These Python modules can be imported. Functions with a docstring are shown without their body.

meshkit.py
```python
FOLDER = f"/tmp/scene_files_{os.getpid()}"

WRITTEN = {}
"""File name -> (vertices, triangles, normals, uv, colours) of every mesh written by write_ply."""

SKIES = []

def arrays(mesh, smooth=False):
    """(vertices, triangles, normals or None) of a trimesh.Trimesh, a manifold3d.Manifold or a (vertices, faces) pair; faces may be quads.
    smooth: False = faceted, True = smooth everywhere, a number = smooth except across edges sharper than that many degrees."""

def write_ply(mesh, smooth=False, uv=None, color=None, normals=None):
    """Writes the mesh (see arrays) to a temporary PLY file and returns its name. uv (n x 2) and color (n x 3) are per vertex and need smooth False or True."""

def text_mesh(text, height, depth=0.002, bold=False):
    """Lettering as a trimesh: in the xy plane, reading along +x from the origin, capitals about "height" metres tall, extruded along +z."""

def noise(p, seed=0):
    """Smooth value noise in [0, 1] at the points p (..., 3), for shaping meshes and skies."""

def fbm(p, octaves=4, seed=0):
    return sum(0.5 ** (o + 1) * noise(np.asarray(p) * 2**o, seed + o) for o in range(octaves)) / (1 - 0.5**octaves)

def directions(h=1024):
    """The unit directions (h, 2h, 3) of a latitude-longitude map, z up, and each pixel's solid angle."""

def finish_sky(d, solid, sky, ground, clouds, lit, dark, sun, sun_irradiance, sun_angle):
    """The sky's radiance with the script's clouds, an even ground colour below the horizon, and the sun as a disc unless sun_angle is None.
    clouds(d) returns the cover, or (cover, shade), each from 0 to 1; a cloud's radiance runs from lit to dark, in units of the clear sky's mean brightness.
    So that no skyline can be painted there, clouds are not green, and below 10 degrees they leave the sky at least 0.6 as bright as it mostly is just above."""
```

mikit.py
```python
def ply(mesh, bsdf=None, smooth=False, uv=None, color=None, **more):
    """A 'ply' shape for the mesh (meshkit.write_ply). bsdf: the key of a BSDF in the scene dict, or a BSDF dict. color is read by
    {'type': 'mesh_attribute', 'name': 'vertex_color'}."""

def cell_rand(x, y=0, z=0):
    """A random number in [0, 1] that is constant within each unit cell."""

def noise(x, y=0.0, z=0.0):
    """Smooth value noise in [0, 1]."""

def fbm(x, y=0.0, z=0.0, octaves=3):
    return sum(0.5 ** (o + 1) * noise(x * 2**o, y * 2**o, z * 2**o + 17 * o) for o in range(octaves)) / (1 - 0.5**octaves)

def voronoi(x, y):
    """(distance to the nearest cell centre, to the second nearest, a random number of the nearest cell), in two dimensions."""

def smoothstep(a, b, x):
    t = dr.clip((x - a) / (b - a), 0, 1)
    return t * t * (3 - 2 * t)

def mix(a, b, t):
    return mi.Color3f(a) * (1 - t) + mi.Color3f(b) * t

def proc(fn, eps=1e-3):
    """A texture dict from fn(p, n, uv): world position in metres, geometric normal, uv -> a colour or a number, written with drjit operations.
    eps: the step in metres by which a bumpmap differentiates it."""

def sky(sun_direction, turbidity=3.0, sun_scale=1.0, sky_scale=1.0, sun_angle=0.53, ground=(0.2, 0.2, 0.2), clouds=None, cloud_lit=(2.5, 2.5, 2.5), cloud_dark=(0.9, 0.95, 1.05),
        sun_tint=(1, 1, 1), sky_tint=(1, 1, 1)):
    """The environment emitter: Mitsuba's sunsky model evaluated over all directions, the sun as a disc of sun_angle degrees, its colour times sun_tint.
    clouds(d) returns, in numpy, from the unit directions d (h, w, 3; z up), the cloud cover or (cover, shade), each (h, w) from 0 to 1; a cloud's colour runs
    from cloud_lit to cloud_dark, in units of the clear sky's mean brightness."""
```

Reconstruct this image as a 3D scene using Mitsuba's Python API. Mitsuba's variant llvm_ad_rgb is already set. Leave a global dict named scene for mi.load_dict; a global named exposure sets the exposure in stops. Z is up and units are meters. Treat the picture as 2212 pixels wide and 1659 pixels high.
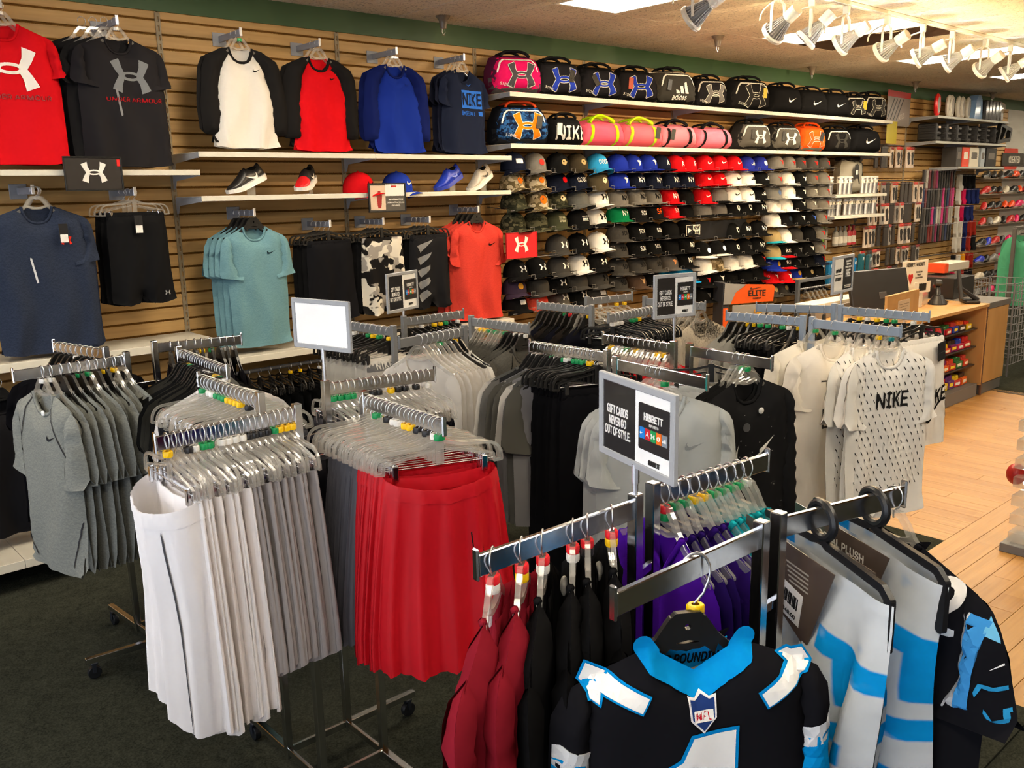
import math, random
import numpy as np, trimesh, shapely
from shapely.geometry import Polygon, LineString, Point, box as sbox
from shapely.ops import unary_union
from shapely import affinity
from scipy.spatial import Delaunay
from scipy.interpolate import LinearNDInterpolator, NearestNDInterpolator
import mitsuba as mi, drjit as dr
import mikit, meshkit
from mikit import noise, fbm, cell_rand, smoothstep, mix
random.seed(7); RNG = np.random.default_rng(11)
scene, labels = {}, {}
T4 = mi.ScalarTransform4f
PI = math.pi

# ------------------------------------------------------------------ camera
CAM = np.array([-4.546, -5.614, 2.0])
YAW, PITCH, ROLL, FPX = math.radians(41.609), math.radians(12.1005), math.radians(1.2175), 1932.6
fw = np.array([math.sin(YAW)*math.cos(PITCH), math.cos(YAW)*math.cos(PITCH), -math.sin(PITCH)])
rt = np.array([math.cos(YAW), -math.sin(YAW), 0.0]); dn = np.cross(fw, rt)
dn2 = np.cross(fw, rt*math.cos(ROLL) + dn*math.sin(ROLL))
scene['camera'] = {'type': 'perspective', 'fov': math.degrees(2*math.atan(1106/FPX)), 'fov_axis': 'x', 'near_clip': 0.05, 'far_clip': 100.0,
                   'to_world': T4().look_at(origin=CAM.tolist(), target=(CAM + fw).tolist(), up=(-dn2).tolist())}
# ------------------------------------------------------------------ light
exposure = 0.0
HC = 3.24                      # ceiling height
DAY = 2.5                      # daylight outside the shop window
PANEL = 24.0                    # fluorescent troffers
SPOT = 13.0                     # track heads
scene['daylight'] = {'type': 'constant', 'radiance': {'type': 'rgb', 'value': [0.93*DAY, 1.0*DAY, 1.12*DAY]}}

# ------------------------------------------------------------------ colour and materials
def lin(c):
    if isinstance(c, str):
        c = [int(c[i:i+2], 16) for i in (1, 3, 5)]
        c = [x/255 for x in c]
        return [x/12.92 if x <= .04045 else ((x+.055)/1.055)**2.4 for x in c]
    return list(c)
def code_colour(p, n, uv):
    # each mesh carries its plain colour as a code in its uv (so that meshes of one material can be joined)
    u = dr.floor(uv.x + .5); r = dr.floor(u/256); g = u - r*256; b = dr.floor(uv.y + .5)
    return mi.Color3f(dr.square(r/255), dr.square(g/255), dr.square(b/255))
VC = mikit.proc(code_colour)
def code(c):
    r, g, b = (round(255*math.sqrt(min(max(x, 0), 1))) for x in lin(c)); return [r*256 + g, b]
def two(b): return {'type': 'twosided', 'b': b}
def rgb(c): return {'type': 'rgb', 'value': lin(c)}
scene['cloth'] = two({'type': 'diffuse', 'reflectance': VC})
scene['satin'] = two({'type': 'principled', 'base_color': VC, 'roughness': .55, 'specular': .35})
scene['plastic'] = two({'type': 'principled', 'base_color': VC, 'roughness': 0.38, 'specular': 0.45})
scene['gloss'] = two({'type': 'principled', 'base_color': VC, 'roughness': 0.14, 'specular': 0.5})
scene['paint'] = two({'type': 'principled', 'base_color': VC, 'roughness': 0.5, 'specular': 0.4})
scene['chrome'] = two({'type': 'roughconductor', 'material': 'none', 'alpha': .05, 'specular_reflectance': {'type': 'rgb', 'value': [.78, .78, .79]}})
scene['steel'] = two({'type': 'roughconductor', 'material': 'none', 'alpha': .22, 'specular_reflectance': {'type': 'rgb', 'value': [.72, .72, .74]}})
scene['clear'] = {'type': 'blendbsdf', 'weight': .15, 'a': {'type': 'thindielectric', 'int_ior': 1.5},
                  'b': two({'type': 'roughplastic', 'diffuse_reflectance': rgb('#dcd9cf'), 'alpha': .08})}
scene['glass_pane'] = {'type': 'thindielectric', 'int_ior': 1.5}

def slat_tex(p, n, uv):
    g = fbm(p.x*3.0, p.y*9, p.z*60.0, 3)
    b = noise(p.x*.7, 0, dr.floor(p.z/.081)*3.1)
    return mix(lin('#b5894f'), lin('#cba56a'), g*.75 + b*.35)
scene['maple'] = two({'type': 'roughplastic', 'diffuse_reflectance': mikit.proc(slat_tex), 'alpha': .3})
scene['groove'] = two({'type': 'diffuse', 'reflectance': rgb('#6b4a22')})
def carpet_tex(p, n, uv):
    g = noise(p.x*210, p.y*210)*.6 + fbm(p.x*30, p.y*30, 0, 3)*.4
    return mix(lin('#1b1d19'), lin('#3c3e36'), g)
scene['carpet'] = two({'type': 'diffuse', 'reflectance': mikit.proc(carpet_tex)})
def tile_tex(p, n, uv):
    g = noise(p.x*140, p.y*140)*.5 + fbm(p.x*45, p.y*45, 0, 3)*.5
    d = smoothstep(.68, .86, noise(p.x*95+3, p.y*95))
    return mix(lin('#cdbfaa'), lin('#e8dcc8'), g)*(1 - d*.35)
scene['ceiling_board'] = two({'type': 'diffuse', 'reflectance': mikit.proc(tile_tex)})
def wood_tex(ax):
    def fn(p, n, uv):
        a, b = (p.x, p.y) if ax == 0 else (p.y, p.x)
        g = fbm(a*2.5, b*70, 0, 3); k = cell_rand(dr.floor(b/.125), dr.floor(a/1.2 + .5*dr.floor(b/.125)))
        return mix(lin('#a06f38'), lin('#bd9053'), g*.55 + k*.45)
    return fn
scene['floor_wood_x'] = two({'type': 'roughplastic', 'diffuse_reflectance': mikit.proc(wood_tex(0)), 'alpha': .22})
scene['floor_wood_y'] = two({'type': 'roughplastic', 'diffuse_reflectance': mikit.proc(wood_tex(1)), 'alpha': .22})
def lam_tex(p, n, uv):
    g = fbm(p.x*12, p.y*12, p.z*3, 3)
    return mix(lin('#c08d50'), lin('#d2a468'), g)
scene['laminate'] = two({'type': 'roughplastic', 'diffuse_reflectance': mikit.proc(lam_tex), 'alpha': .25})
def heather_tex(c0, c1, s=260.0):
    def fn(p, n, uv):
        g = noise(p.x*s*.6, p.y*s*.6, p.z*s*1.6)*.65 + noise(p.x*s*2, p.y*s*2, p.z*s*2)*.35
        return mix(lin(c0), lin(c1), smoothstep(.2, .8, g))
    return fn
scene['heather_grey'] = two({'type': 'diffuse', 'reflectance': mikit.proc(heather_tex('#717370', '#84867f'))})
scene['heather_teal'] = two({'type': 'diffuse', 'reflectance': mikit.proc(heather_tex('#5b818c', '#6b8f98'))})
scene['heather_red'] = two({'type': 'diffuse', 'reflectance': mikit.proc(heather_tex('#bb372e', '#c94338'))})
scene['heather_dark'] = two({'type': 'diffuse', 'reflectance': mikit.proc(heather_tex('#4f4e49', '#5b5954'))})
scene['heather_navy'] = two({'type': 'diffuse', 'reflectance': mikit.proc(heather_tex('#262d3d', '#313849'))})
def plush_tex(p, n, uv):
    # printed fleece throw: uv runs across and down the throw in metres
    u, v = uv.x, uv.y
    fade = fbm(u*14, v*14, 3, 3)
    def inside(x, a, b): return smoothstep(a, a + .007, x)*smoothstep(-b, -b + .007, -x)
    left = 1 - smoothstep(.085, .092, u)
    marks = inside(u, .025, .06)*inside(dr.abs(v - .10*dr.floor(v*10 + .5)), .012, .06)*inside(v, .25, .62)*(1 - smoothstep(.5, .6, noise(u*60, v*40)))
    bar1 = inside(v - .15*(u - .3), .13, .19)*inside(u, .27, .5)
    bar2 = inside(v + .10*(u - .14), .355, .415)*inside(u, .14, .42)
    bar3 = inside(v - .05*(u - .14), .45, .51)*inside(u, .15, .44)
    drop = inside(u - .1*v, .30, .36)*inside(v, .17, .30)
    ring = dr.sqrt(dr.square((u - .28)*.85) + dr.square(v - .63))
    curl = inside(ring, .035, .092)*(1 - inside(u, .27, .5)*inside(v, .60, .66))
    low = smoothstep(.76, .767, v - .10*u)
    blue = dr.maximum(dr.maximum(dr.maximum(bar1, bar2), dr.maximum(bar3, curl)), dr.maximum(dr.maximum(low, drop), left*(1 - marks)))
    blue = dr.clip(blue - smoothstep(.60, .8, fade)*.45 + smoothstep(.66, .85, 1 - fade)*.35, 0, 1)
    dark = inside(v - .8*(u - .36), .60, .635)*smoothstep(.34, .36, u)
    c = mix(lin('#c9cdd0'), lin('#0f8fd6'), blue)*(.8 + .35*fade)
    return c*(1 - dark*.95)
scene['plush_throw'] = two({'type': 'diffuse', 'reflectance': mikit.proc(plush_tex)})
def camo_tex(cols, s):
    def fn(p, n, uv):
        a = fbm(p.x*s, p.y*s, p.z*s, 3); b = fbm(p.x*s + 9, p.y*s, p.z*s + 4, 3)
        c = mix(lin(cols[0]), lin(cols[1]), smoothstep(.47, .5, a))
        return mix(c, lin(cols[2]), smoothstep(.55, .58, b))
    return fn
scene['camo_tan'] = two({'type': 'diffuse', 'reflectance': mikit.proc(camo_tex(['#8a7a5e', '#5d5138', '#b3a58a'], 28))})
scene['camo_dark'] = two({'type': 'diffuse', 'reflectance': mikit.proc(camo_tex(['#3a3a2c', '#25261d', '#55533f'], 28))})
scene['camo_navy'] = two({'type': 'diffuse', 'reflectance': mikit.proc(camo_tex(['#1d2f52', '#2d5687', '#141c30'], 45))})
scene['camo_white'] = two({'type': 'diffuse', 'reflectance': mikit.proc(camo_tex(['#c9c4b8', '#1c1b1b', '#8f8a84'], 11))})
def fade_tex(p, n, uv):
    s = noise(p.z*9, (p.x + p.y)*5) ; t = noise((p.x - p.y)*160, p.z*160)
    return mix(lin('#24211e'), lin('#b7ae9f'), smoothstep(.35, .8, s*.75 + t*.3))
scene['faded_print'] = two({'type': 'diffuse', 'reflectance': mikit.proc(fade_tex)})

# ------------------------------------------------------------------ helpers
def numbered(k):
    if k not in scene and k not in labels and not any(x.startswith(k + '__') for x in ()):
        return k
    i = 1
    while f'{k}_{i:03d}' in scene or f'{k}_{i:03d}' in labels: i += 1
    return f'{k}_{i:03d}'
_cnt = {}
def newkey(k):
    n = _cnt.get(k, 0); _cnt[k] = n + 1
    return k if n == 0 else f'{k}_{n:03d}'
def thing(name, label, cat, group=None):
    k = newkey(name); labels[k] = {'label': label, 'category': cat}
    if group: labels[k]['group'] = group
    return k
def put(parent, name, d, tw=None, label=None, kind=None):
    k = newkey(parent + '__' + name)
    scene[k] = {**d, 'to_world': tw} if tw is not None else d
    if label or kind:
        labels[k] = {}
        if label: labels[k]['label'] = label
        if kind: labels[k]['kind'] = kind
    return k
def single(name, d, label, cat, tw=None, group=None):
    k = thing(name, label, cat, group); scene[k] = {**d, 'to_world': tw} if tw is not None else d
    return k
def struct(name, d, label=None, parent=None):
    k = newkey((parent + '__' if parent else '') + name); scene[k] = d
    if not parent: labels[k] = {'kind': 'structure'}
    if label: labels.setdefault(k, {})['label'] = label
    return k
def P(mesh, mat, col=None, smooth=False, uv=None):
    """ply dict with one colour for the whole mesh (col) or one per vertex (array)"""
    if hasattr(mesh, 'to_mesh'):
        m = mesh.to_mesh(); mesh = trimesh.Trimesh(m.vert_properties[:, :3], m.tri_verts, process=False)
    if smooth not in (False, True):
        mesh = trimesh.graph.smooth_shade(mesh, angle=math.radians(smooth), facet_minarea=None); smooth = True
    if col is not None: uv = np.tile(np.array(code(col), float), (len(mesh.vertices), 1))
    return mikit.ply(mesh, mat, smooth=smooth, uv=uv)
def two_tone(mesh, cols, pick):
    """split a mesh by face into differently coloured pieces and return (mesh, uv); pick(face centres) -> colour index"""
    k = pick(mesh.triangles_center); V, F, U, o = [], [], [], 0
    for i, c in enumerate(cols):
        f = mesh.faces[k == i]
        if not len(f): continue
        ids, inv = np.unique(f, return_inverse=True); V.append(mesh.vertices[ids]); F.append(inv.reshape(-1, 3) + o); U.append(np.tile(np.array(code(c), float), (len(ids), 1))); o += len(ids)
    return trimesh.Trimesh(np.vstack(V), np.vstack(F), process=False), np.vstack(U)
def at(x, y, z, rz=0.0, ry=0.0, rx=0.0, s=1.0):
    t = T4().translate([x, y, z]).rotate([0, 0, 1], rz)
    if rx: t = t.rotate([1, 0, 0], rx)
    if ry: t = t.rotate([0, 1, 0], ry)
    return t.scale([s, s, s]) if np.isscalar(s) and s != 1.0 else (t.scale(list(s)) if not np.isscalar(s) else t)
cat = trimesh.util.concatenate
def mv(m, x=0, y=0, z=0):
    m = m.copy(); m.apply_translation([x, y, z]); return m
def rot(m, deg, axis, c=(0, 0, 0)):
    m = m.copy(); m.apply_transform(trimesh.transformations.rotation_matrix(math.radians(deg), axis, c)); return m
def scl(m, x, y, z):
    m = m.copy(); m.apply_scale([x, y, z]); return m
_RB = {}
def rbox(sx, sy, sz, b=.002, c=(0, 0, 0)):
    """box with chamfered edges, 44 triangles"""
    hx, hy, hz = sx/2, sy/2, sz/2; b = min(b, hx*.9, hy*.9, hz*.9)
    pts = []
    for a in (-1, 1):
        for e in (-1, 1):
            for g in (-1, 1):
                pts += [(a*(hx-b), e*(hy-b), g*hz), (a*(hx-b), e*hy, g*(hz-b)), (a*hx, e*(hy-b), g*(hz-b))]
    if 'f' not in _RB:
        u = []
        for a in (-1, 1):
            for e in (-1, 1):
                for g in (-1, 1): u += [(a*.8, e*.8, g), (a*.8, e, g*.8), (a, e*.8, g*.8)]
        h = trimesh.convex.convex_hull(np.array(u, float))
        idx = [int(np.argmin(((np.array(u) - v)**2).sum(1))) for v in h.vertices]
        _RB['f'] = np.array(idx)[h.faces]
    return trimesh.Trimesh(np.array(pts) + np.array(c), _RB['f'].copy(), process=False)
def bx(x0, x1, y0, y1, z0, z1, b=.002):
    return rbox(x1-x0, y1-y0, z1-z0, b, ((x0+x1)/2, (y0+y1)/2, (z0+z1)/2))
def plain(x0, x1, y0, y1, z0, z1):
    return trimesh.creation.box(bounds=[[x0, y0, z0], [x1, y1, z1]])
def tube(pts, r, n=6, closed=False):
    p = np.asarray(pts, float); m = len(p)
    rr = np.broadcast_to(np.asarray(r, float), (m,))
    tg = np.gradient(p, axis=0) if not closed else np.roll(p, -1, 0) - np.roll(p, 1, 0)
    tg /= np.linalg.norm(tg, axis=1, keepdims=True) + 1e-12
    nrm = np.cross(tg[0], [.31, .17, .93]); nrm /= np.linalg.norm(nrm)
    V = []
    a = np.arange(n)/n*2*PI
    for i in range(m):
        nrm = nrm - tg[i]*np.dot(nrm, tg[i]); nrm /= np.linalg.norm(nrm) + 1e-12
        bn = np.cross(tg[i], nrm)
        V.append(p[i] + rr[i]*(np.cos(a)[:, None]*nrm + np.sin(a)[:, None]*bn))
    V = np.vstack(V); F = []
    for i in range(m if closed else m-1):
        j = (i+1) % m
        for k in range(n):
            l = (k+1) % n
            F += [(i*n+k, i*n+l, j*n+l), (i*n+k, j*n+l, j*n+k)]
    if not closed:
        V = np.vstack([V, p[0], p[-1]]); c0, c1 = len(V)-2, len(V)-1
        for k in range(n):
            l = (k+1) % n
            F += [(c0, l, k), (c1, (m-1)*n+k, (m-1)*n+l)]
    return trimesh.Trimesh(V, F, process=False)
def lathe(prof, n=16):
    """prof: (r, z) from bottom to top, about z"""
    pr = np.asarray(prof, float); a = np.arange(n)/n*2*PI
    V = np.concatenate([np.stack([r*np.cos(a), r*np.sin(a), np.full(n, z)], 1) for r, z in pr])
    F = []
    for i in range(len(pr)-1):
        for k in range(n):
            l = (k+1) % n
            F += [(i*n+k, i*n+l, (i+1)*n+l), (i*n+k, (i+1)*n+l, (i+1)*n+k)]
    return trimesh.Trimesh(V, F, process=False)
def geoms(g): return [x for x in getattr(g, 'geoms', [g]) if x.geom_type == 'Polygon' and x.area > 1e-9]
def extr(poly, d, vert=True):
    """extrude a polygon drawn in x,z to thickness d about y = 0"""
    m = cat([trimesh.creation.extrude_polygon(g, d, engine='earcut') for g in geoms(poly)])
    v = m.vertices.copy()
    m.vertices = np.stack([v[:, 0], d/2 - v[:, 2], v[:, 1]], 1) if vert else v
    return m
def bez(*c, n=12):
    c = np.array(c, float); t = np.linspace(0, 1, n)[:, None]
    if len(c) == 3: return (1-t)**2*c[0] + 2*t*(1-t)*c[1] + t*t*c[2]
    return (1-t)**3*c[0] + 3*t*(1-t)**2*c[1] + 3*t*t*(1-t)*c[2] + t**3*c[3]
def mirror(pts): return [(-x, y) for x, y in pts[::-1]]
_TXT = {}
def text_poly(s, h, bold=True, sx=1.0):
    """lettering as a shapely shape in the x,z plane, centred"""
    if (s, bold) not in _TXT:
        m = meshkit.text_mesh(s, 1.0, .01, bold)
        f = m.faces[np.abs(m.face_normals[:, 2] - 1) < .01]
        _TXT[s, bold] = unary_union([Polygon(m.vertices[t][:, :2]).buffer(.002) for t in f])
    p = _TXT[s, bold]; a = p.bounds
    p = affinity.translate(p, -(a[0]+a[2])/2, -.5)
    return affinity.scale(p, h*sx, h, origin=(0, 0))
# emblems, about one unit wide, centred
def swoosh():
    o = np.vstack([bez((1, .40), (.55, .17), (.32, 0), (.17, 0)), bez((.17, 0), (-.04, 0), (-.02, .22), (.13, .42)), bez((.13, .42), (.06, .25), (.12, .15), (.26, .16)), bez((.26, .16), (.36, .17), (.62, .27), (1, .40))])
    return affinity.translate(Polygon(o).buffer(0), -.5, -.2)
def horns():
    side = [(-.52, .34), (-.27, .44), (-.245, .22), (-.19, .10), (-.14, .0), (-.19, -.10), (-.245, -.22), (-.27, -.44), (-.52, -.34), (-.42, -.14), (-.33, 0), (-.42, .14)]
    e = lambda a, b: affinity.scale(Point(0, 0).buffer(1, 16), a, b)
    l = Polygon(side)
    return unary_union([l, affinity.scale(l, -1, 1, origin=(0, 0)), e(.29, .115)]).difference(e(.18, .052))
def stripes3():
    g = [Polygon([(-.5 + .34*i, -.3), (-.5 + .34*i + .26, -.3), (-.5 + .34*i + .26 - .10 - .06*i + .06, .0 + .28*i - .12), (-.5+.34*i - .03 - .02*i, -.05 + .2*i)]) for i in range(3)]
    return unary_union([x.buffer(0) for x in g])
SW, HO, ST3 = swoosh(), horns(), stripes3()
# ------------------------------------------------------------------ the shop: floor, ceiling, wall
def planks():
    floor = 'floor'
    scene[floor] = P(plain(-6.6, 14, -9.5, .0, -.06, -.012), 'carpet'); labels[floor] = {'kind': 'structure'}
    struct('carpet', P(cat([plain(-6.5, .478, -3.65, 0, -.012, 0), plain(-6.5, -1.0, -4.62, -3.65, -.012, 0), plain(-6.5, 14, -9.4, -4.66, -.012, 0), plain(4.65, 14, -4.62, 0, -.012, 0)]), 'carpet'), parent=floor)
    y = -4.62; r = 0
    d = {}
    def pl(L, w, ax):
        k = (round(L, 3), ax)
        if k not in d:
            d[k] = P(rbox(L, w, .012, .0012) if ax == 0 else rbox(w, L, .012, .0012), 'floor_wood_x' if ax == 0 else 'floor_wood_y')
        return d[k]
    while y < -3.66:
        x = -1.0 + (r % 3)*.37 - .4
        while x < 4.65:
            x0, x1 = max(x, -1.0), min(x + 1.21, 4.65)
            if x1 - x0 > .1: put(floor, 'plank', pl(x1-x0-.0015, .1195, 0), at((x0+x1)/2, y+.0605, -.006))
            x += 1.21
        y += .1213; r += 1
    x = .478; r = 0
    while x < 4.64:
        y = -3.65 - [.0, .5, .9, .27][r % 4]
        while y < -1.2:
            y0, y1 = max(y, -3.65), min(y + 1.21, -1.2)
            if y1 - y0 > .1: put(floor, 'plank', pl(y1-y0-.0015, .1235, 1), at(x+.0625, (y0+y1)/2, -.006))
            y += 1.21
        x += .1253; r += 1
    struct('trim_1', P(cat([bx(-1.0, 4.65, -4.66, -4.62, -.012, .006, .002), bx(4.62, 4.66, -4.62, -2.4, -.012, .004, .001)]), 'plastic', '#3a2c20'))
planks()
XS = -2.327; S = [XS + 1.22*i for i in range(10)]
def walls():
    w = 'wall_back'
    scene[w] = P(cat([plain(-6.6, 14, .02, .14, 0, HC), plain(-6.6, 10.85, .004, .02, 0, 3.1)]), 'groove'); labels[w] = {'kind': 'structure'}
    edges = [-4.767, -3.547] + S[:3] + [10.85]
    ds = [P(rbox(b-a-.004, .014, .0695, .003), 'maple') for a, b in zip(edges, edges[1:])]
    for r in range(37):
        zt = 3.0443 - .0812*r + .0812
        if zt - .07 < .08: continue
        for i, (a, b) in enumerate(zip(edges, edges[1:])):
            if r == 0:
                put(w, 'slat', P(bx(a+.002, b-.002, -.008, .006, 3.050, 3.094, .003), 'maple')) if i < 99 else None
            else:
                put(w, 'slat', ds[i], at((a+b)/2, -.001, zt - .005 - .035))
    struct('trim_2', P(plain(-6.6, 14, -.012, .02, 3.094, HC), 'paint', '#3b5638'), 'dark green painted strip above the slats')
    struct('wall_end_panel', P(plain(10.85, 14, -.01, .02, .0, 3.094), 'paint', '#b5b0a6'), 'pale panel beyond the slats', w)
    struct('wall_right', P(plain(14, 14.1, -9.5, .14, 0, HC), 'paint', '#a39c90'))
    struct('wall_side', P(plain(-6.6, 14.1, -9.6, -9.5, 0, HC), 'paint', '#b0a48e'))
    # shop front behind the camera: posts, sill and head around the display window
    fr = [plain(-6.7, -6.6, -9.5, 0, 0, .35), plain(-6.7, -6.6, -9.5, 0, 2.95, HC), plain(-6.7, -6.6, -.5, .14, .35, 2.95), plain(-6.7, -6.6, -9.5, -9.2, .35, 2.95)]
    fr += [plain(-6.69, -6.61, y-.03, y+.03, .35, 2.95) for y in (-3.4, -6.3)]
    struct('wall_front', P(cat(fr), 'paint', '#6d6a64'))
    for i, (a, b) in enumerate(((-3.37, -.5), (-6.27, -3.43), (-9.2, -6.33))):
        scene[f'window_{i+1}'] = P(trimesh.Trimesh([[-6.65, a, .35], [-6.65, b, .35], [-6.65, b, 2.95], [-6.65, a, 2.95]], [[0, 1, 2], [0, 2, 3]], process=False), 'glass_pane'); labels[f'window_{i+1}'] = {'kind': 'structure'}
    # slotted uprights
    rung = []
    for sx in (-.011, .011): rung.append(plain(sx-.004, sx+.004, -.016, -.004, .1, 3.09))
    z = .1
    while z < 3.09: rung.append(plain(-.008, .008, -.015, -.005, z, z+.02)); z += .052
    rung.append(plain(-.013, .013, -.006, -.003, .1, 3.09))
    col = P(cat(rung), 'paint', '#8d7f66')
    for i, x in enumerate([S[0]-1.22] + S[:9]):
        nm = ['at the far left edge', 'right of the black logo shirts', 'between the red and blue raglan shirts', 'left of the bag shelves', 'behind the first and second cap racks', 'behind the second and third cap racks', 'behind the third and fourth cap racks', 'left of the steel tumblers', 'right of the steel tumblers', 'near the short right shelves'][i]
        single('wall_standard', col, f'slotted tan metal upright on the slat wall {nm}', 'wall standard', at(x, 0, 0))
walls()
Q0, TX, TY = -1.011, .61, 1.22
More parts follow.
